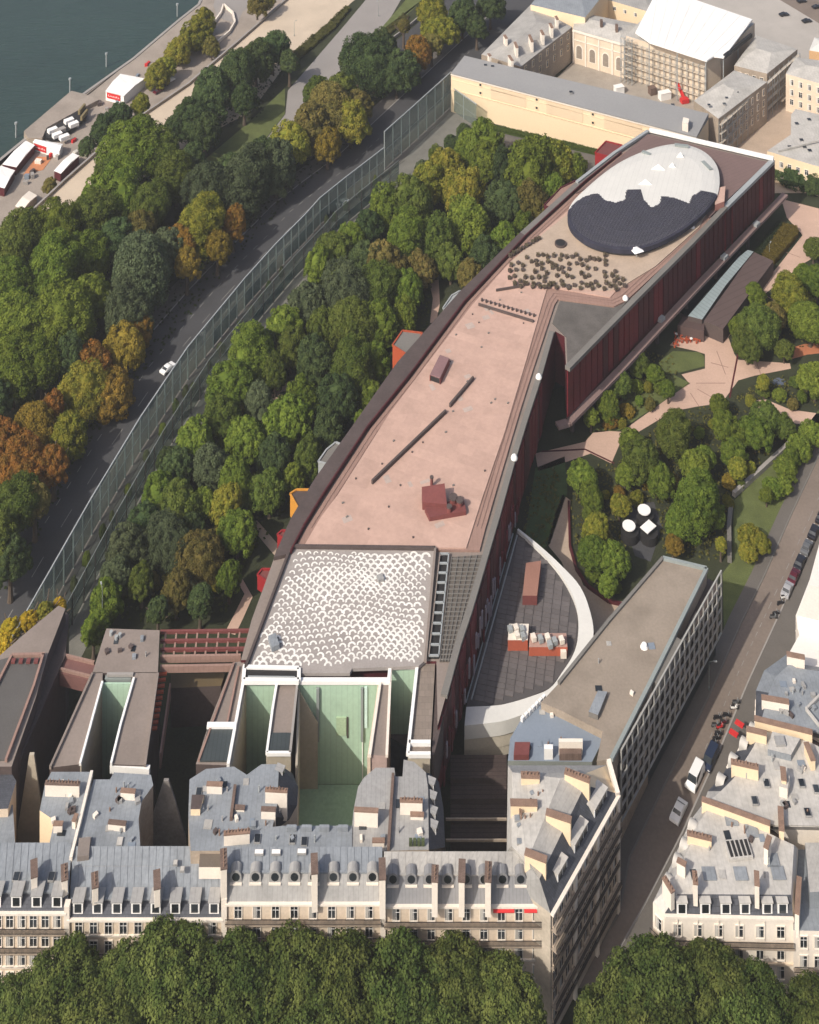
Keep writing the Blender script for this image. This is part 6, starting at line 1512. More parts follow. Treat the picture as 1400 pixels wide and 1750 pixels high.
for x, y, l in ((1332, 652, 'larger blue grey pond in the bed beside the east path'), (1338, 680, 'small blue grey pond below the larger one')):
    w_ = [W(x + 12 * math.cos(a) * (1 if y < 660 else .8), y + 7 * math.sin(a), .06) for a in [i * .7 for i in range(9)]]
    g = G(); g.prism(w_, -.1, .07, mat('pond', (.10, .12, .16), .3, .1, spec=.5)); put('pond', g.mesh('pond'), label=l, cat='pond')

# ------------------------------------------------------------------ the lower quay
def tent(label, quad, h, z0, mroof=canvas, mside=None, sign=None, name='market_tent', cat='tent', group=None):
    t = thing(name, label, cat, W(*quad[0], z0).xy.to_3d() + Vector((0, 0, z0)), group)
    q = P(quad, h); g = G(); g.prism(inset(q, .15), z0, h - .25, mside or white, mside or white); part('wall', g, t)
    c = sum(q, Vector()) / 4; m1 = q[0].lerp(q[3], .5); m2 = q[1].lerp(q[2], .5); m1.z = m2.z = h + .55
    g = G(); g.face([q[0], q[1], m2, m1], mroof); g.face([q[2], q[3], m1, m2], mroof); g.face([q[1], q[2], m2], mroof); g.face([q[3], q[0], m1], mroof); g.face([q[3], q[2], q[1], q[0]], mroof)
    part('roof', g, t)
    if sign:
        A, B = q[sign[0]], q[sign[1]]; d = B - A; tt = d.normalized(); nn_ = Vector((tt.y, -tt.x, 0))
        a = A + d * sign[2]; b = A + d * sign[3]; a = a.xy.to_3d() + nn_ * .02; b = b.xy.to_3d() + nn_ * .02
        g = G(); g.prism([a, b, b + nn_ * .1, a + nn_ * .1], h - 2.3, h - .2, red); s = part('sign_panel', g, t)
        g = G(); L = (b - a).length; cm = (a + b) / 2 + nn_ * .13
        for k in range(7):       # white lettering strokes of the word on the banner
            u = -.36 + .12 * k; hh = .62 if k in (0, 5) else .42
            p = cm + tt * (u * L); g.box((p.x, p.y, h - 1.5 + hh / 2), (L * .035, .05, hh), white, math.atan2(tt.y, tt.x))
            if k % 2 == 0: g.box((p.x + tt.x * L * .05, p.y + tt.y * L * .05, h - 1.45), (L * .07, .05, .1), white, math.atan2(tt.y, tt.x))
        sg = put('lettering', g.mesh('lettering'), t); sg.parent = s; sg.location = (0, 0, 0)
    return t
tent('white marquee with a red banner standing beyond the pontoon', [(180, 156), (212, 164), (248, 134), (206, 126)], -1.4, -5, sign=(0, 1, .1, .8))
tent('white stall with a red banner at the head of the orange deck', [(56, 243), (102, 258), (108, 246), (64, 238)], -2, -5, sign=(0, 1, .05, .5))
tent('long white roofed stall along the water left of the orange deck', [(4, 281), (28, 286), (60, 248), (44, 240)], -2, -5, mside=dkred)
tent('white roofed stall at the left edge with dark red front', [(-20, 315), (8, 322), (26, 291), (2, 283)], -2, -5, mside=dkred)
tent('white roofed stall with dark red side next to the parapet', [(92, 292), (104, 297), (136, 266), (124, 261)], -2, -5, mside=dkred)
tent('cream roofed stall among small trees at the bottom of the quay', [(26, 352), (38, 360), (64, 334), (50, 326)], -2.4, -5, mroof=stone_w, mside=stone_d)
g = G(); g.prism(P([(40, 298), (62, 268), (90, 268), (74, 290)], -4.9), -5, -4.88, mat('orange_deck', (.5, .21, .1), .9, .1)); put('terrace_deck', g.mesh('terrace_deck'), label='orange deck laid on the quay between the white stalls', cat='deck')
pt = thing('pontoon', 'pale flat pontoon moored at the quay with open dark bays', 'pontoon', W(80, 190, -7))
g = G(); g.prism(P([(41, 224), (122, 155), (146, 161), (170, 170), (142, 184), (80, 218), (72, 236), (48, 236)], -3.2), -7.2, -3.2, portfl, stone_d); part('hull', g, pt)
g = G(); g.prism(P([(78, 226), (146, 180), (148, 200), (120, 222), (96, 236), (80, 236)], -3.15), -4, -3.12, blackm); part('open_bay', g, pt)
for x, y in ((90, 222), (98, 230), (104, 222), (110, 234), (118, 206), (126, 212)):
    p = W(x, y, -2.4); g = G(); g.box((p.x, p.y, -2.5), (3.4, 2.0, 1.3), canvas if x % 4 else kerbst, .7); part('cabin_box', g, pt)
for x, y in ((140, 186), (144, 196)): p = W(x, y, -2.2); g = G(); g.box((p.x, p.y, -2.3), (.8, 5, 1.6), mat('olive', (.2, .16, .08), .8), -.2); part('screen', g, pt)
for x, y, l in ((32, 235, 'mooring post at the lower corner of the pontoon'), (124, 158, 'mooring post at the upper corner of the pontoon'), (186, 114, 'mooring post beyond the pontoon'), (307, 28, 'white mooring post near the top of the river bank')):
    p = W(x, y, -7); t = thing('mooring_post', l, 'mooring post', (p.x, p.y, -7.5), 'mooring posts along the river')
    g = G(); g.cyl((p.x - 1, p.y), .28, -7.6, -2.0, steel, 8); part('pole', g, t); g = G(); g.cyl((p.x - 1, p.y), .55, -2, -1.3, steel, 8); part('cap', g, t)
car('cwm', mat('car_cream', (.5, .48, .42), .3, .05), 136, 262, .8, 'small pale van parked by the stalls on the quay', 'van', True, 4.8, -5, name='parked_van')
car('cdk', prd, 271, 158, .9, 'dark red car under the trees on the quay', 'car', False, 4.3, -5, group='cars under the quay trees'); car('cbk', pbk, 280, 148, .9, 'black car just above the dark red one on the quay', 'car', False, 4.3, -5, group='cars under the quay trees'); car('cw', pw1, 290, 140, .9, 'white car at the top of the short line on the quay', 'car', False, 4.3, -5, group='cars under the quay trees')
wt = thing('white_wall', 'curved white wall along the ramp at the top of the quay', 'wall', W(372, 60, -5))
cv = [(372, 72), (392, 55), (402, 38), (398, 22), (382, 8), (378, 22), (365, 40)]
for a, b in zip(cv[:-1], cv[1:]): g = G(); g.bar(W(*a, -4.3), W(*b, -4.3), .6, 1.4, stone_w); part('wall_section', g, wt)
hb_ = thing('service_wall', 'long low white wall beside the service road at the top', 'wall', W(700, 60, 0))
for a, b in (((655, 78), (690, 52)), ((690, 52), (760, -6)), ((760, -6), (800, -40))): g = G(); g.bar(W(*a, .7), W(*b, .7), .5, 1.4, kerbst); part('wall_section', g, hb_)
leafblock('hedge', [(834, 209), (1025, 254), (1024, 262), (833, 217)], 1.2, leafmat('green_hedge', (.05, .075, .02)), 'long low green hedge at the foot of the blank cream range', 2600, .25)
leafblock('hedge', [(500, 88), (560, 38), (592, 8), (600, 12), (570, 48), (512, 98)], 1.2, leafmat('bush_leaf', (.06, .062, .02)), 'low bushy hedge between the promenade and the grey path', 2600, .35, .9)
leafblock('hedge', [(598, 100), (640, 62), (690, 22), (700, 26), (650, 72), (612, 108)], 1.0, MATS['bush_leaf'], 'olive bushy strip between the grey path and the service road', 2600, .35, .9)
# odds and ends on the quay
for i in range(26):
    x = R.uniform(20, 300); y = 395 - x * .95 - R.uniform(28, 60) + (x > 200) * 14
    if 40 < x < 170 and y < 262 and y > 150 and R.random() < .6: continue
    p = W(x, y, -5); t = thing('stall_crate', 'small crate or folded stall left on the quay paving', 'crate', (p.x, p.y, -5), 'crates and folded stalls on the quay')
    g = G(); hh = R.uniform(.6, 1.8); g.box((p.x, p.y, -5 + hh / 2), (R.uniform(.8, 2.4), R.uniform(.8, 1.6), hh), R.choice([white, stone_w, museum_dark, red, kerbst, bluegrey]), R.random() * 3); part('box', g, t)
# ------------------------------------------------------------------ trees
def crown_mesh(seed, ncl=160, per=105, leaf=.042, kind='round'):
    rs = np.random.RandomState(seed); rr = random.Random(seed)
    lob = rs.normal(size=(7, 3)); lob /= np.linalg.norm(lob, axis=1)[:, None]; la = rs.uniform(.05, .36, 7)
    if kind == 'clipped': la *= .25
    cs = []
    while len(cs) < ncl:
        d = rs.normal(size=3); d /= np.linalg.norm(d)
        if d[2] < -.55: continue
        rad = .66 + float(np.sum(la * np.maximum(0, (lob @ d)) ** 4)) - (.12 if rs.rand() < .3 else 0)
        if kind == 'willow': rad *= .86 + .2 * rs.rand()
        if kind == 'clipped': rad = .80 * min(1.22, 1 / (abs(d[0]) ** 3.2 + abs(d[1]) ** 3.2 + abs(d[2]) ** 3.2) ** (1 / 3.2)) + rs.uniform(-.05, .03)
        if rs.rand() < .12: rad *= .6
        cs.append((d * rad, rs.uniform(.13, .235)))
    P4 = np.zeros((ncl * per, 4, 3)); k = 0
    for c, cr in cs:
        u = rs.normal(size=(per, 3)); u += c / (np.linalg.norm(c) + 1e-6) * .7; u[:, 2] += .35
        u /= np.linalg.norm(u, axis=1)[:, None]
        pos = c + u * cr * rs.uniform(.72, 1.08, size=(per, 1)) * (np.array([1, 1, 1.35]) if kind == 'willow' else np.array([1, 1, .9]))
        nr = u * 1.0 + rs.normal(size=(per, 3)) * .45; nr /= np.linalg.norm(nr, axis=1)[:, None]
        a = np.cross(nr, rs.normal(size=(per, 3))); a /= np.linalg.norm(a, axis=1)[:, None]; b = np.cross(nr, a)
        s = leaf * rs.uniform(.65, 1.3, size=(per, 1))
        P4[k:k + per, 0] = pos - a * s; P4[k:k + per, 1] = pos - b * s * .75; P4[k:k + per, 2] = pos + a * s; P4[k:k + per, 3] = pos + b * s * .75
        k += per
    # dark inner body so that no daylight falls straight through
    bm = bmesh.new(); bmesh.ops.create_icosphere(bm, subdivisions=3, radius=.66)
    for v in bm.verts:
        d = v.co.normalized(); v.co = d * (.50 + float(np.sum(la * np.maximum(0, (lob @ np.array(d))) ** 4)) + .07 * mnoise.noise(d * 4 + Vector((seed, 0, 0))))
        if v.co.z < -.4: v.co.z = -.4 + (v.co.z + .4) * .3
    bv = [v.co.copy() for v in bm.verts]; bf = [tuple(v.index for v in f.verts) for f in bm.faces]; bm.free()
    nv = ncl * per * 4
    verts = P4.reshape(-1, 3).tolist() + [tuple(v) for v in bv]
    faces = [(i, i + 1, i + 2, i + 3) for i in range(0, nv, 4)] + [tuple(nv + j for j in f) for f in bf]
    me = bpy.data.meshes.new('crown'); me.from_pydata(verts, [], faces); me.materials.append(None); me.update(); return me
CR = [crown_mesh(s) for s in range(5)]
CRB = [crown_mesh(20 + s, 300, 88, .030) for s in range(3)]     # for the largest crowns
CRA = [crown_mesh(60 + s, 340, 92, .029, 'clipped') for s in range(3)]
CRW = [crown_mesh(40 + s, 170, 100, .042, 'willow') for s in range(2)]
def trunk_mesh(seed):
    r = random.Random(seed); g = G(); n = 8
    def limb(p, q, r0, r1):
        p, q = Vector(p), Vector(q); d = (q - p).normalized(); a = d.orthogonal().normalized(); b = d.cross(a); k = len(g.v)
        for c, rr in ((p, r0), (q, r1)):
            for i in range(n): t = 2 * math.pi * i / n; g.v.append(tuple(c + a * rr * math.cos(t) + b * rr * math.sin(t)))
        for i in range(n): j = (i + 1) % n; g.f.append((k + i, k + j, k + n + j, k + n + i)); g.mi.append(g.m(bark))
    limb((0, 0, 0), (0, 0, .12), .058, .042); limb((0, 0, .12), (.01, 0, .62), .042, .028)
    for i in range(5):
        a = i * 1.26 + r.random(); z = .42 + .05 * i; L = .22 + .1 * r.random(); limb((.01, 0, z), (L * math.cos(a), L * math.sin(a), z + .2 + .1 * r.random()), .02, .008)
    return g.mesh('trunk')
TR = [trunk_mesh(s) for s in range(3)]
LM = {
    'bright green': leafmat('leaf_bright', (0.104, 0.151, 0.025), (0.193, 0.244, 0.040)),
    'mid green': leafmat('leaf_mid', (0.086, 0.121, 0.026), (0.148, 0.184, 0.040)),
    'dark green': leafmat('leaf_dark', (0.055, 0.085, 0.034), (0.097, 0.136, 0.048)),
    'grey green': leafmat('leaf_grey', (0.074, 0.095, 0.048), (0.121, 0.146, 0.073)),
    'olive': leafmat('leaf_olive', (0.151, 0.142, 0.041), (0.239, 0.198, 0.058)),
    'yellow green': leafmat('leaf_yellowgreen', (0.164, 0.181, 0.029), (0.300, 0.274, 0.043)),
    'golden': leafmat('leaf_golden', (0.203, 0.151, 0.029), (0.318, 0.213, 0.040)),
    'rusty orange': leafmat('leaf_rust', (0.194, 0.121, 0.029), (0.358, 0.168, 0.037)),
    'lime yellow': leafmat('leaf_lime', (0.403, 0.314, 0.029), (0.653, 0.458, 0.046)),
    'plane green': leafmat('leaf_plane', (0.069, 0.101, 0.026), (0.157, 0.188, 0.050)),
}
SH = {'b': 'bright green', 'm': 'mid green', 'd': 'dark green', 'g': 'grey green', 'o': 'olive', 'y': 'yellow green', 'a': 'golden', 'r': 'rusty orange', 'l': 'lime yellow', 'p': 'plane green'}
LMK = [('the pontoon', 90, 200), ('the marquee beyond the pontoon', 215, 140), ('the red bannered stall', 85, 250), ('the curved white quay wall', 385, 40), ('the bend of the grey path', 490, 175), ('the sunlit lawn by the promenade', 420, 235), ('the lone white car on the boulevard', 287, 633), ('the head of the grey path', 640, 30), ('the service road wall', 700, 55), ('the far end of the boulevard', 840, 40), ('the step in the glass palisade', 657, 240), ('the left end of the cream range', 790, 170), ('the hidden pink path by the museum', 745, 515), ('the orange red gallery box', 690, 590), ('the pink path in the thicket', 490, 665), ('the white car behind the palisade', 410, 588), ('the far red gallery box', 1035, 255), ('the brown gallery box under the oval roof', 950, 330), ('the orange yellow gallery box', 512, 852), ('the beam pergola', 350, 1100), ('the lower end of the palisade', 100, 950), ('the palisade by the lone car', 330, 640), ('the flat roofed office wing', 225, 1090), ('the left picture edge by the river wood', 0, 600), ('the promenade where it meets the wood', 60, 370), ('the museum wing tip', 968, 700), ('the glass annexe tip', 885, 905), ('the white garden canopies', 1095, 885), ('the office block roof end', 1170, 955), ('the wide pink paving', 1225, 650), ('the cafe tables', 1170, 580), ('the small ponds', 1335, 665), ('the red earth bed', 1380, 592), ('the slanting garden wall', 1300, 805), ('the olive hedge', 1340, 400), ('the shrubs by the pale palace wing', 1360, 300), ('the left end of the front row', 60, 1600), ('the second front house', 250, 1600), ('the third front house', 520, 1600), ('the fourth front house', 800, 1600), ('the mouth of the street', 1000, 1650), ('the dormered corner house', 1240, 1600), ('the lower right corner', 1390, 1700), ('the sloping roof at the left edge', 50, 1070), ('the blue green palisade stretch', 470, 480), ('the long dark trees above the boulevard bend', 420, 330), ('the black car near the palisade bend', 560, 372), ('the left gallery box by the lower path', 470, 920)]
ORD = ['nearest', 'second nearest', 'third nearest', 'fourth nearest', 'fifth nearest', 'sixth nearest', 'seventh nearest', 'eighth nearest', 'ninth nearest', 'tenth nearest', 'eleventh nearest', 'twelfth nearest', 'thirteenth nearest', 'fourteenth nearest', 'fifteenth nearest'] + ['number %d in distance' % k for k in range(16, 40)]
trees = []
def T(region, hc, zs, items, kind='round', base=0, word='tree'):
    for it in items:
        trees.append((region, it[0], it[1], it[2], SH[it[3]], it[4] if len(it) > 4 else hc, zs, kind, base, word))
T('broadleaf trees of the riverside wood', 9, 1.12, [(30, 420, 44, 'm'), (90, 402, 46, 'b'), (150, 372, 42, 'm'), (20, 490, 48, 'b'), (88, 472, 52, 'b'), (148, 440, 42, 'b'), (30, 565, 54, 'b'), (102, 555, 52, 'b'), (152, 508, 38, 'b'), (22, 640, 48, 'b'), (72, 630, 42, 'b'), (120, 610, 30, 'd'),
   (242, 470, 62, 'g'), (285, 432, 40, 'g'), (220, 535, 44, 'g'), (195, 420, 36, 'd'), (222, 272, 50, 'b'), (272, 262, 46, 'm'), (302, 305, 42, 'm'), (204, 338, 46, 'b'), (252, 352, 42, 'm'), (165, 345, 32, 'b'), (238, 228, 30, 'm'), (190, 300, 28, 'm'), (240, 400, 34, 'o'),
   (328, 205, 36, 'd'), (360, 165, 40, 'd'), (400, 135, 42, 'd'), (350, 222, 28, 'd'), (438, 108, 36, 'd'), (466, 88, 28, 'd'), (495, 108, 20, 'd'), (418, 172, 26, 'd'), (300, 215, 18, 'd'),
   (342, 392, 44, 'y'), (310, 422, 28, 'r'), (398, 382, 24, 'r'), (320, 452, 26, 'a'), (372, 420, 24, 'a'), (360, 332, 44, 'g'), (420, 315, 48, 'g'), (472, 292, 40, 'g'), (330, 270, 26, 'd'), (448, 262, 26, 'd'), (395, 290, 26, 'd'),
   (565, 192, 46, 'o'), (600, 210, 34, 'y'), (532, 225, 40, 'o'), (560, 245, 24, 'a'), (585, 165, 38, 'm'), (500, 252, 34, 'y'), (612, 180, 26, 'o'), (545, 160, 26, 'm'),
   (640, 112, 48, 'd'), (612, 110, 32, 'd'), (678, 128, 34, 'd'), (655, 80, 26, 'd'), (716, 92, 26, 'r'), (752, 55, 30, 'y'), (790, 30, 30, 'd'), (838, 14, 28, 'd'), (738, 22, 28, 'y'), (690, 45, 14, 'o'), (738, 75, 18, 'o'), (815, 48, 20, 'd'),
   (218, 600, 38, 'a', 6), (162, 632, 36, 'r', 6), (142, 680, 42, 'y', 6), (192, 672, 36, 'a', 6), (60, 740, 42, 'a', 6), (112, 756, 36, 'y', 6), (42, 806, 44, 'r'), (92, 792, 28, 'r'), (0, 760, 40, 'r'), (20, 868, 46, 'm'), (-10, 935, 50, 'm'), (18, 960, 34, 'd'), (90, 700, 24, 'r'), (235, 565, 26, 'r', 6), (-20, 690, 40, 'd'), (60, 860, 30, 'o')])
T('small trees on the lower quay', 0, 1.15, [(335, 66, 30, 'y'), (304, 92, 26, 'y'), (268, 128, 22, 'y'), (345, 40, 22, 'y'), (285, 118, 20, 'y'), (240, 182, 18, 'y'), (182, 226, 30, 'd'), (205, 200, 24, 'd'), (85, 318, 14, 'o'), (150, 250, 14, 'd'), (362, 82, 16, 'o')], base=-5)
T('planes beside the upper promenade', 6, 1.0, [(440, 10, 20, 'o'), (455, 2, 16, 'o')], base=0)
T('trees of the garden between palisade and museum', 6, 1.25, [(822, 250, 40, 'b'), (855, 285, 28, 'd'), (800, 258, 28, 'b'), (832, 282, 34, 'b'), (762, 292, 34, 'y'), (730, 318, 38, 'y'), (706, 352, 40, 'm'), (662, 362, 36, 'b'), (632, 392, 32, 'd'), (600, 408, 26, 'b'), (772, 330, 28, 'm'),
   (868, 352, 34, 'd'), (912, 352, 36, 'o'), (985, 290, 24, 'b'), (945, 325, 28, 'b'), (862, 418, 34, 'b'), (828, 442, 32, 'd'), (742, 418, 38, 'm'), (692, 420, 42, 'b'), (572, 432, 36, 'm'), (542, 458, 32, 'b'), (622, 450, 34, 'd'), (662, 466, 38, 'o'), (582, 482, 32, 'b'), (524, 522, 40, 'g'), (484, 560, 36, 'b'), (496, 602, 32, 'm'), (592, 512, 44, 'g'), (640, 500, 42, 'm'), (602, 560, 44, 'm'), (652, 560, 40, 'b'), (700, 500, 32, 'b'), (722, 462, 28, 'o'), (692, 546, 28, 'b'), (552, 560, 28, 'm'), (770, 452, 30, 'm'), (800, 470, 24, 'o'), (895, 395, 26, 'b'),
   (540, 622, 40, 'd'), (602, 640, 44, 'm'), (642, 620, 32, 'b'), (582, 692, 40, 'd'), (520, 690, 38, 'b'), (562, 740, 32, 'd'), (492, 722, 40, 'b'), (432, 620, 42, 'b'), (402, 662, 40, 'b'), (442, 690, 28, 'g'), (382, 722, 40, 'm'), (422, 752, 38, 'b'), (472, 782, 34, 'd'), (528, 782, 30, 'm'), (332, 762, 38, 'b'), (362, 802, 38, 'g'), (302, 802, 34, 'd'), (272, 852, 36, 'b'), (302, 870, 40, 'm'), (402, 830, 38, 'b'), (385, 872, 36, 'y'), (405, 910, 38, 'b'), (460, 842, 34, 'm'), (252, 902, 36, 'd'), (222, 940, 40, 'g'), (290, 940, 44, 'g'), (350, 952, 42, 'o'), (200, 985, 32, 'g'), (242, 992, 28, 'm'), (302, 1012, 30, 'o'), (342, 1030, 28, 'd'), (392, 985, 24, 'b'), (180, 1030, 32, 'b'), (160, 1078, 26, 'b'), (470, 640, 24, 'm'), (455, 590, 24, 'd'), (350, 860, 24, 'b'), (330, 905, 24, 'd'), (640, 680, 22, 'b'), (500, 820, 22, 'b'), (270, 1045, 22, 'd'), (620, 720, 16, 'b'), (285, 790, 22, 'd')])
T('trees of the garden between palisade and museum', 4, 1.1, [(772, 246, 18, 'd'), (748, 268, 20, 'm'), (792, 228, 16, 'd'), (722, 290, 16, 'g'), (800, 240, 20, 'm')])
T('willows in the garden near the museum', 7, 1.3, [(790, 335, 34, 'y'), (800, 388, 42, 'b'), (902, 288, 44, 'b'), (950, 285, 36, 'y')], 'willow')
T('lime yellow shrubs beside the sloping roof', 4, .9, [(18, 1078, 22, 'l', 8), (46, 1064, 20, 'l', 8), (78, 1048, 18, 'y', 8), (102, 1036, 14, 'l', 7), (6, 1106, 20, 'l', 8)], word='shrub')
T('trees of the street side garden', 4.0, .98, [(1088, 622, 28, 'm'), (1062, 656, 30, 'm'), (1038, 694, 28, 'b'), (1120, 640, 22, 'b'), (1142, 664, 18, 'b'), (1010, 712, 18, 'b'), (1098, 782, 40, 'm'), (1150, 742, 44, 'm'), (1190, 800, 34, 'b'), (1206, 782, 26, 'b'), (1130, 822, 34, 'b'), (1000, 818, 36, 'b'), (1012, 852, 28, 'b'), (1190, 862, 52, 'b'), (1160, 892, 36, 'b'), (1222, 880, 30, 'b'), (1058, 862, 22, 'y'), (1018, 905, 34, 'y'), (1012, 948, 38, 'b'), (1050, 956, 38, 'b'), (1040, 998, 26, 'b'), (1080, 752, 24, 'b'), (1068, 812, 24, 'b'),
   (1240, 728, 36, 'b'), (1290, 740, 36, 'b'), (1252, 772, 32, 'b'), (1312, 718, 32, 'm'), (1342, 730, 26, 'm'), (1228, 692, 24, 'b'), (1262, 800, 22, 'y'), (1262, 745, 26, 'b'), (1150, 930, 20, 'a'), (1232, 930, 14, 'y'), (1300, 562, 46, 'm'), (1352, 508, 42, 'y'), (1395, 480, 38, 'b'), (1385, 552, 42, 'b'), (1278, 590, 34, 'm'), (1390, 425, 26, 'm'), (1340, 596, 22, 'm'), (1392, 650, 38, 'b'), (1290, 500, 24, 'b'), (1325, 540, 30, 'o'), (1305, 655, 16, 'y'), (1265, 560, 26, 'b'), (1372, 470, 24, 'b')])
T('dark shrubs by the palace wing', 3, 1.0, [(1362, 305, 24, 'd'), (1332, 292, 20, 'd'), (1392, 315, 24, 'd')], word='shrub')
T('rounded shrubs between garden wall and street', 2.6, .9, [(1282, 918, 22, 'y'), (1300, 928, 18, 'y'), (1276, 942, 16, 'y'), (1342, 800, 20, 'b'), (1368, 768, 24, 'b'), (1322, 832, 18, 'b'), (1338, 830, 16, 'b'), (1390, 745, 22, 'b'), (1352, 784, 18, 'b'), (1310, 848, 13, 'b')], word='shrub')
T('tall planes lining the avenue', 13, 1.0, [(20, 1753, 62, 'p'), (110, 1716, 74, 'p'), (215, 1728, 72, 'p'), (290, 1706, 76, 'p'), (400, 1730, 82, 'p'), (500, 1718, 76, 'p'), (590, 1728, 80, 'p'), (690, 1733, 82, 'p'), (775, 1718, 70, 'p'), (862, 1743, 70, 'p'), (170, 1808, 76, 'p'), (60, 1828, 70, 'p'), (340, 1828, 80, 'p'), (540, 1828, 80, 'p'), (740, 1828, 76, 'p'), (890, 1823, 62, 'p'), (1055, 1773, 66, 'p'), (1120, 1736, 76, 'p'), (1210, 1728, 82, 'p'), (1285, 1748, 64, 'p'), (1395, 1760, 58, 'p'), (1130, 1838, 80, 'p'), (1280, 1838, 80, 'p'), (1420, 1828, 70, 'p')])
BED = [[(1062, 800), (1110, 750), (1240, 700), (1300, 720), (1345, 735), (1248, 850), (1240, 950), (1150, 945), (1125, 860), (1085, 855)], [(985, 870), (1060, 800), (1080, 850), (1060, 890), (1065, 1010), (1015, 1000)], [(1262, 700), (1310, 660), (1395, 640), (1395, 700), (1320, 690)], [(1030, 730), (1070, 665), (1150, 640), (1150, 660), (1070, 725)], [(1255, 600), (1300, 530), (1395, 470), (1395, 585), (1320, 600)]]
bits = []
for bed in BED:
    xs = [p[0] for p in bed]; ys = [p[1] for p in bed]; need = {0: 26, 1: 9, 2: 8, 3: 8, 4: 9}[BED.index(bed)]; tries = 0
    while need and tries < 4000:
        tries += 1; x, y = R.uniform(min(xs), max(xs)), R.uniform(min(ys), max(ys))
        if inside((x, y), bed) and all((x - a[0]) ** 2 + (y - a[1]) ** 2 > 320 for a in bits) and not (1065 < x < 1135 and 850 < y < 960): bits.append((x, y, R.uniform(8, 14), R.choice('bbyyoam'))); need -= 1
T('low shrubs of the street side garden', 1.3, .9, bits, word='shrub')
bits = []
bed = [(190, 1010), (300, 850), (380, 720), (470, 590), (570, 470), (690, 350), (830, 260), (960, 290), (850, 400), (720, 520), (640, 660), (540, 790), (430, 960), (330, 1050)]
while len(bits) < 34:
    x, y = R.uniform(190, 960), R.uniform(260, 1050)
    if inside((x, y), bed): bits.append((x, y, R.uniform(12, 20), R.choice('bymobd')))
T('low shrubs of the garden between palisade and museum', 3, 1.1, bits, word='shrub')
cnt_ = {}
lab = []
for tr in trees:
    reg, x, y, rp, colr = tr[:5]
    best = min(LMK, key=lambda l: (l[1] - x) ** 2 + (l[2] - y) ** 2)
    key = (colr, best[0], tr[9], tr[7]); cnt_.setdefault(key, []).append((math.hypot(best[1] - x, best[2] - y), len(lab))); lab.append(None)
for (colr, l, word, kd), lst in cnt_.items():
    lst.sort(); nm = {'willow': 'willow like tree'}.get(kd, word)
    for i, (dd, idx) in enumerate(lst):
        lab[idx] = ('%s %s %s to %s' % (colr, nm, ORD[i], l)) if len(lst) > 1 else ('%s %s close to %s' % (colr, nm, l))
for i, (reg, x, y, rp, colr, hc, zs, kd, base, word) in enumerate(trees):
    hcen = base + hc if base == 0 else base + 5.0
    p = W(x, y, hcen); r = rp / px_m(y, hcen)
    if base == 0 and word == 'tree' and reg.startswith('tall') is False: hcen = max(hcen, r * .95); p = W(x, y, hcen)
    r *= R.uniform(.92, 1.04) * {'trees of the garden between palisade and museum': .93, 'trees of the street side garden': .79}.get(reg, 1)
    t = thing('tree' if word == 'tree' else 'shrub', lab[i], word, (p.x, p.y, base), reg)
    big = rp > 40
    me = CRA[i % 3] if colr == 'plane green' else (CRW if kd == 'willow' else (CRB if big else CR))[i % (2 if kd == 'willow' else (3 if big else 5))]
    c = put('crown', me, t, (p.x, p.y, hcen), R.random() * 6.28); c.scale = (r * R.uniform(.92, 1.1), r * R.uniform(.92, 1.1), r * zs * R.uniform(.9, 1.12))
    c.rotation_euler[0] = R.uniform(-.25, .25); c.rotation_euler[1] = R.uniform(-.2, .2)
    c.material_slots[0].link = 'OBJECT'; c.material_slots[0].material = LM[colr]
    k = put('trunk', TR[i % 3], t, (p.x, p.y, base), R.random() * 6.28); s_ = (hcen - base) * 1.45; k.scale = (s_, s_, s_)
print('trees', len(trees))

# undergrowth that covers the garden soil
def undergrowth(label, polys, n, hmax, mt, s=.5):
    vs_, fs = [], []
    for poly in polys:
        w_ = [p.xy for p in P(poly, 0)]; xs = [p.x for p in w_]; ys = [p.y for p in w_]
        area = abs(sum(w_[i].x * w_[(i + 1) % len(w_)].y - w_[(i + 1) % len(w_)].x * w_[i].y for i in range(len(w_)))) / 2
        for k in range(int(n * area)):
            x, y = R.uniform(min(xs), max(xs)), R.uniform(min(ys), max(ys))
            if not inside((x, y), w_): continue
            z = .1 + hmax * max(0, mnoise.noise(Vector((x * .3, y * .3, 0))) + .35) * R.random()
            u = Vector((R.uniform(-1, 1), R.uniform(-1, 1), R.uniform(-.5, .5))).normalized() * s; v = u.cross(Vector((R.uniform(-.6, .6), R.uniform(-.6, .6), 1))).normalized() * s * .7
            c = Vector((x, y, z)); j = len(vs_); vs_ += [c - u, c - v, c + u, c + v]; fs.append((j, j + 1, j + 2, j + 3))
    me = bpy.data.meshes.new('undergrowth'); me.from_pydata([tuple(v) for v in vs_], [], fs); me.materials.append(mt); me.update()
    return put('undergrowth', me, label=label, cat='undergrowth', kind='stuff')
undergrowth('low dark planting under the trees between palisade and museum', [[(170, 1060), (270, 860), (370, 700), (470, 560), (580, 450), (700, 330), (830, 240), (1010, 270), (900, 380), (740, 470), (730, 560), (660, 640), (560, 780), (470, 900), (420, 960), (395, 1050), (300, 1065)]], 2.2, 1.6, leafmat('under_leaf', (.05, .068, .018), (.09, .10, .03)), .55)
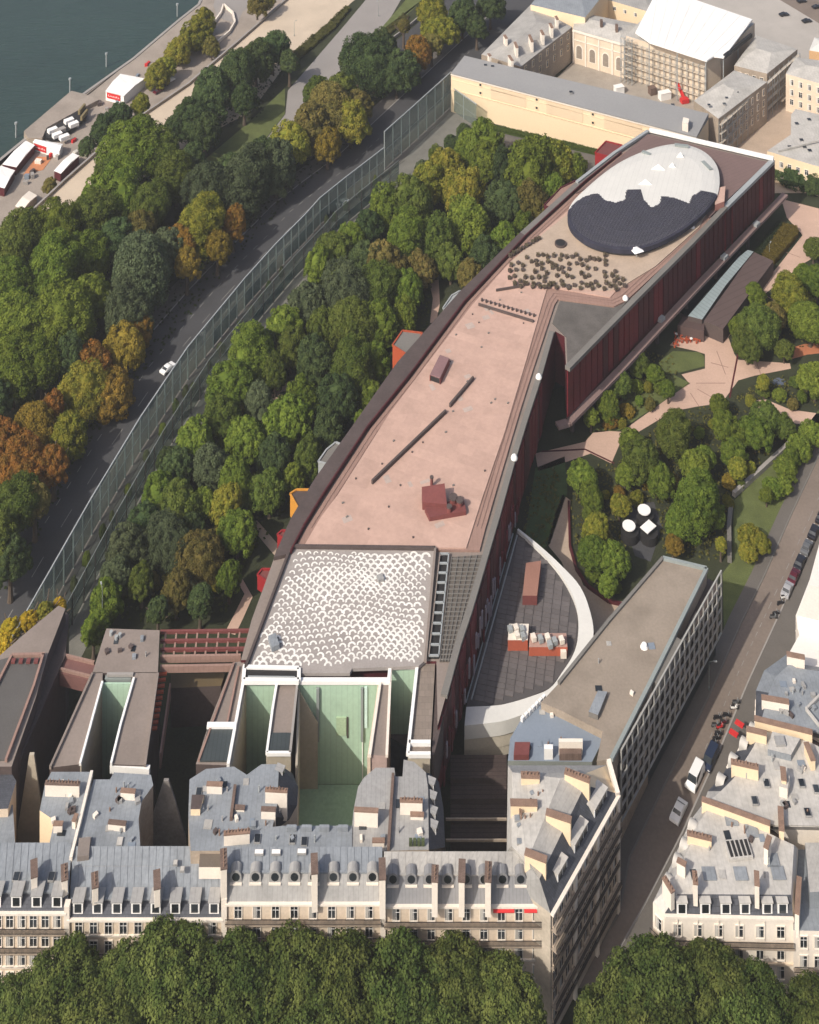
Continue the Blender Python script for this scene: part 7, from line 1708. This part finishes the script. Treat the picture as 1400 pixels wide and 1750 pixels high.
undergrowth('low planting in the street side garden', [[(975, 860), (970, 800), (1050, 795), (1150, 705), (1240, 690), (1300, 715), (1350, 740), (1250, 850), (1245, 960), (1135, 950), (1120, 860), (1080, 862), (1060, 1020), (1010, 1000), (980, 930)], [(1265, 600), (1300, 525), (1388, 465), (1440, 450), (1440, 585), (1340, 600), (1265, 612)], [(1245, 690), (1300, 650), (1440, 630), (1440, 710), (1310, 680)], [(1010, 740), (1020, 690), (1090, 600), (1150, 610), (1160, 650), (1060, 730)], [(890, 950), (900, 850), (920, 810), (955, 800), (960, 850), (935, 935)]], 2.6, 1.1, leafmat('under_leaf2', (.07, .085, .02), (.15, .125, .04)), .4)
undergrowth('dark planting under the riverside wood', [[(-40, 1000), (-40, 480), (150, 380), (300, 255), (330, 290), (400, 290), (470, 240), (600, 180), (640, 100), (700, 90), (600, 240), (430, 410), (300, 570), (200, 690), (90, 870), (20, 1020)], [(440, 205), (500, 110), (470, 100), (300, 240)]], 1.6, 1.2, leafmat('under_leaf3', (.03, .042, .014)), .55)
for px_, l in (((545, 50), 'low bush at the promenade end of the grey path'), ((515, 78), 'low bush just below the other one beside the promenade')):
    pass

# slender young trees growing between the two glass screens
mid = offl(palw, -4.0); acc = []
for a, b in zip(mid[1:-1], mid[2:]):
    for k in range(int((b - a).length / 5.5)): acc.append(a + (b - a) * ((k + R.uniform(.2, .8)) / max(1, int((b - a).length / 5.5))))
for i, p in enumerate(acc):
    if R.random() < .18: continue
    t = thing('young_tree', 'slender dark young tree standing between the two glass screens', 'young tree', (p.x, p.y, 0), 'slender young trees between the glass screens')
    hh = R.uniform(3.2, 6.2); c = put('crown', CR[i % 5], t, (p.x, p.y, hh * .62), R.random() * 6); c.scale = (R.uniform(.7, 1.3), R.uniform(.7, 1.3), hh * .42)
    c.material_slots[0].link = 'OBJECT'; c.material_slots[0].material = LM[['dark green', 'grey green', 'mid green'][i % 3]]
    k = put('trunk', TR[i % 3], t, (p.x, p.y, 0)); k.scale = (hh * .8,) * 3
haze(0.00017)
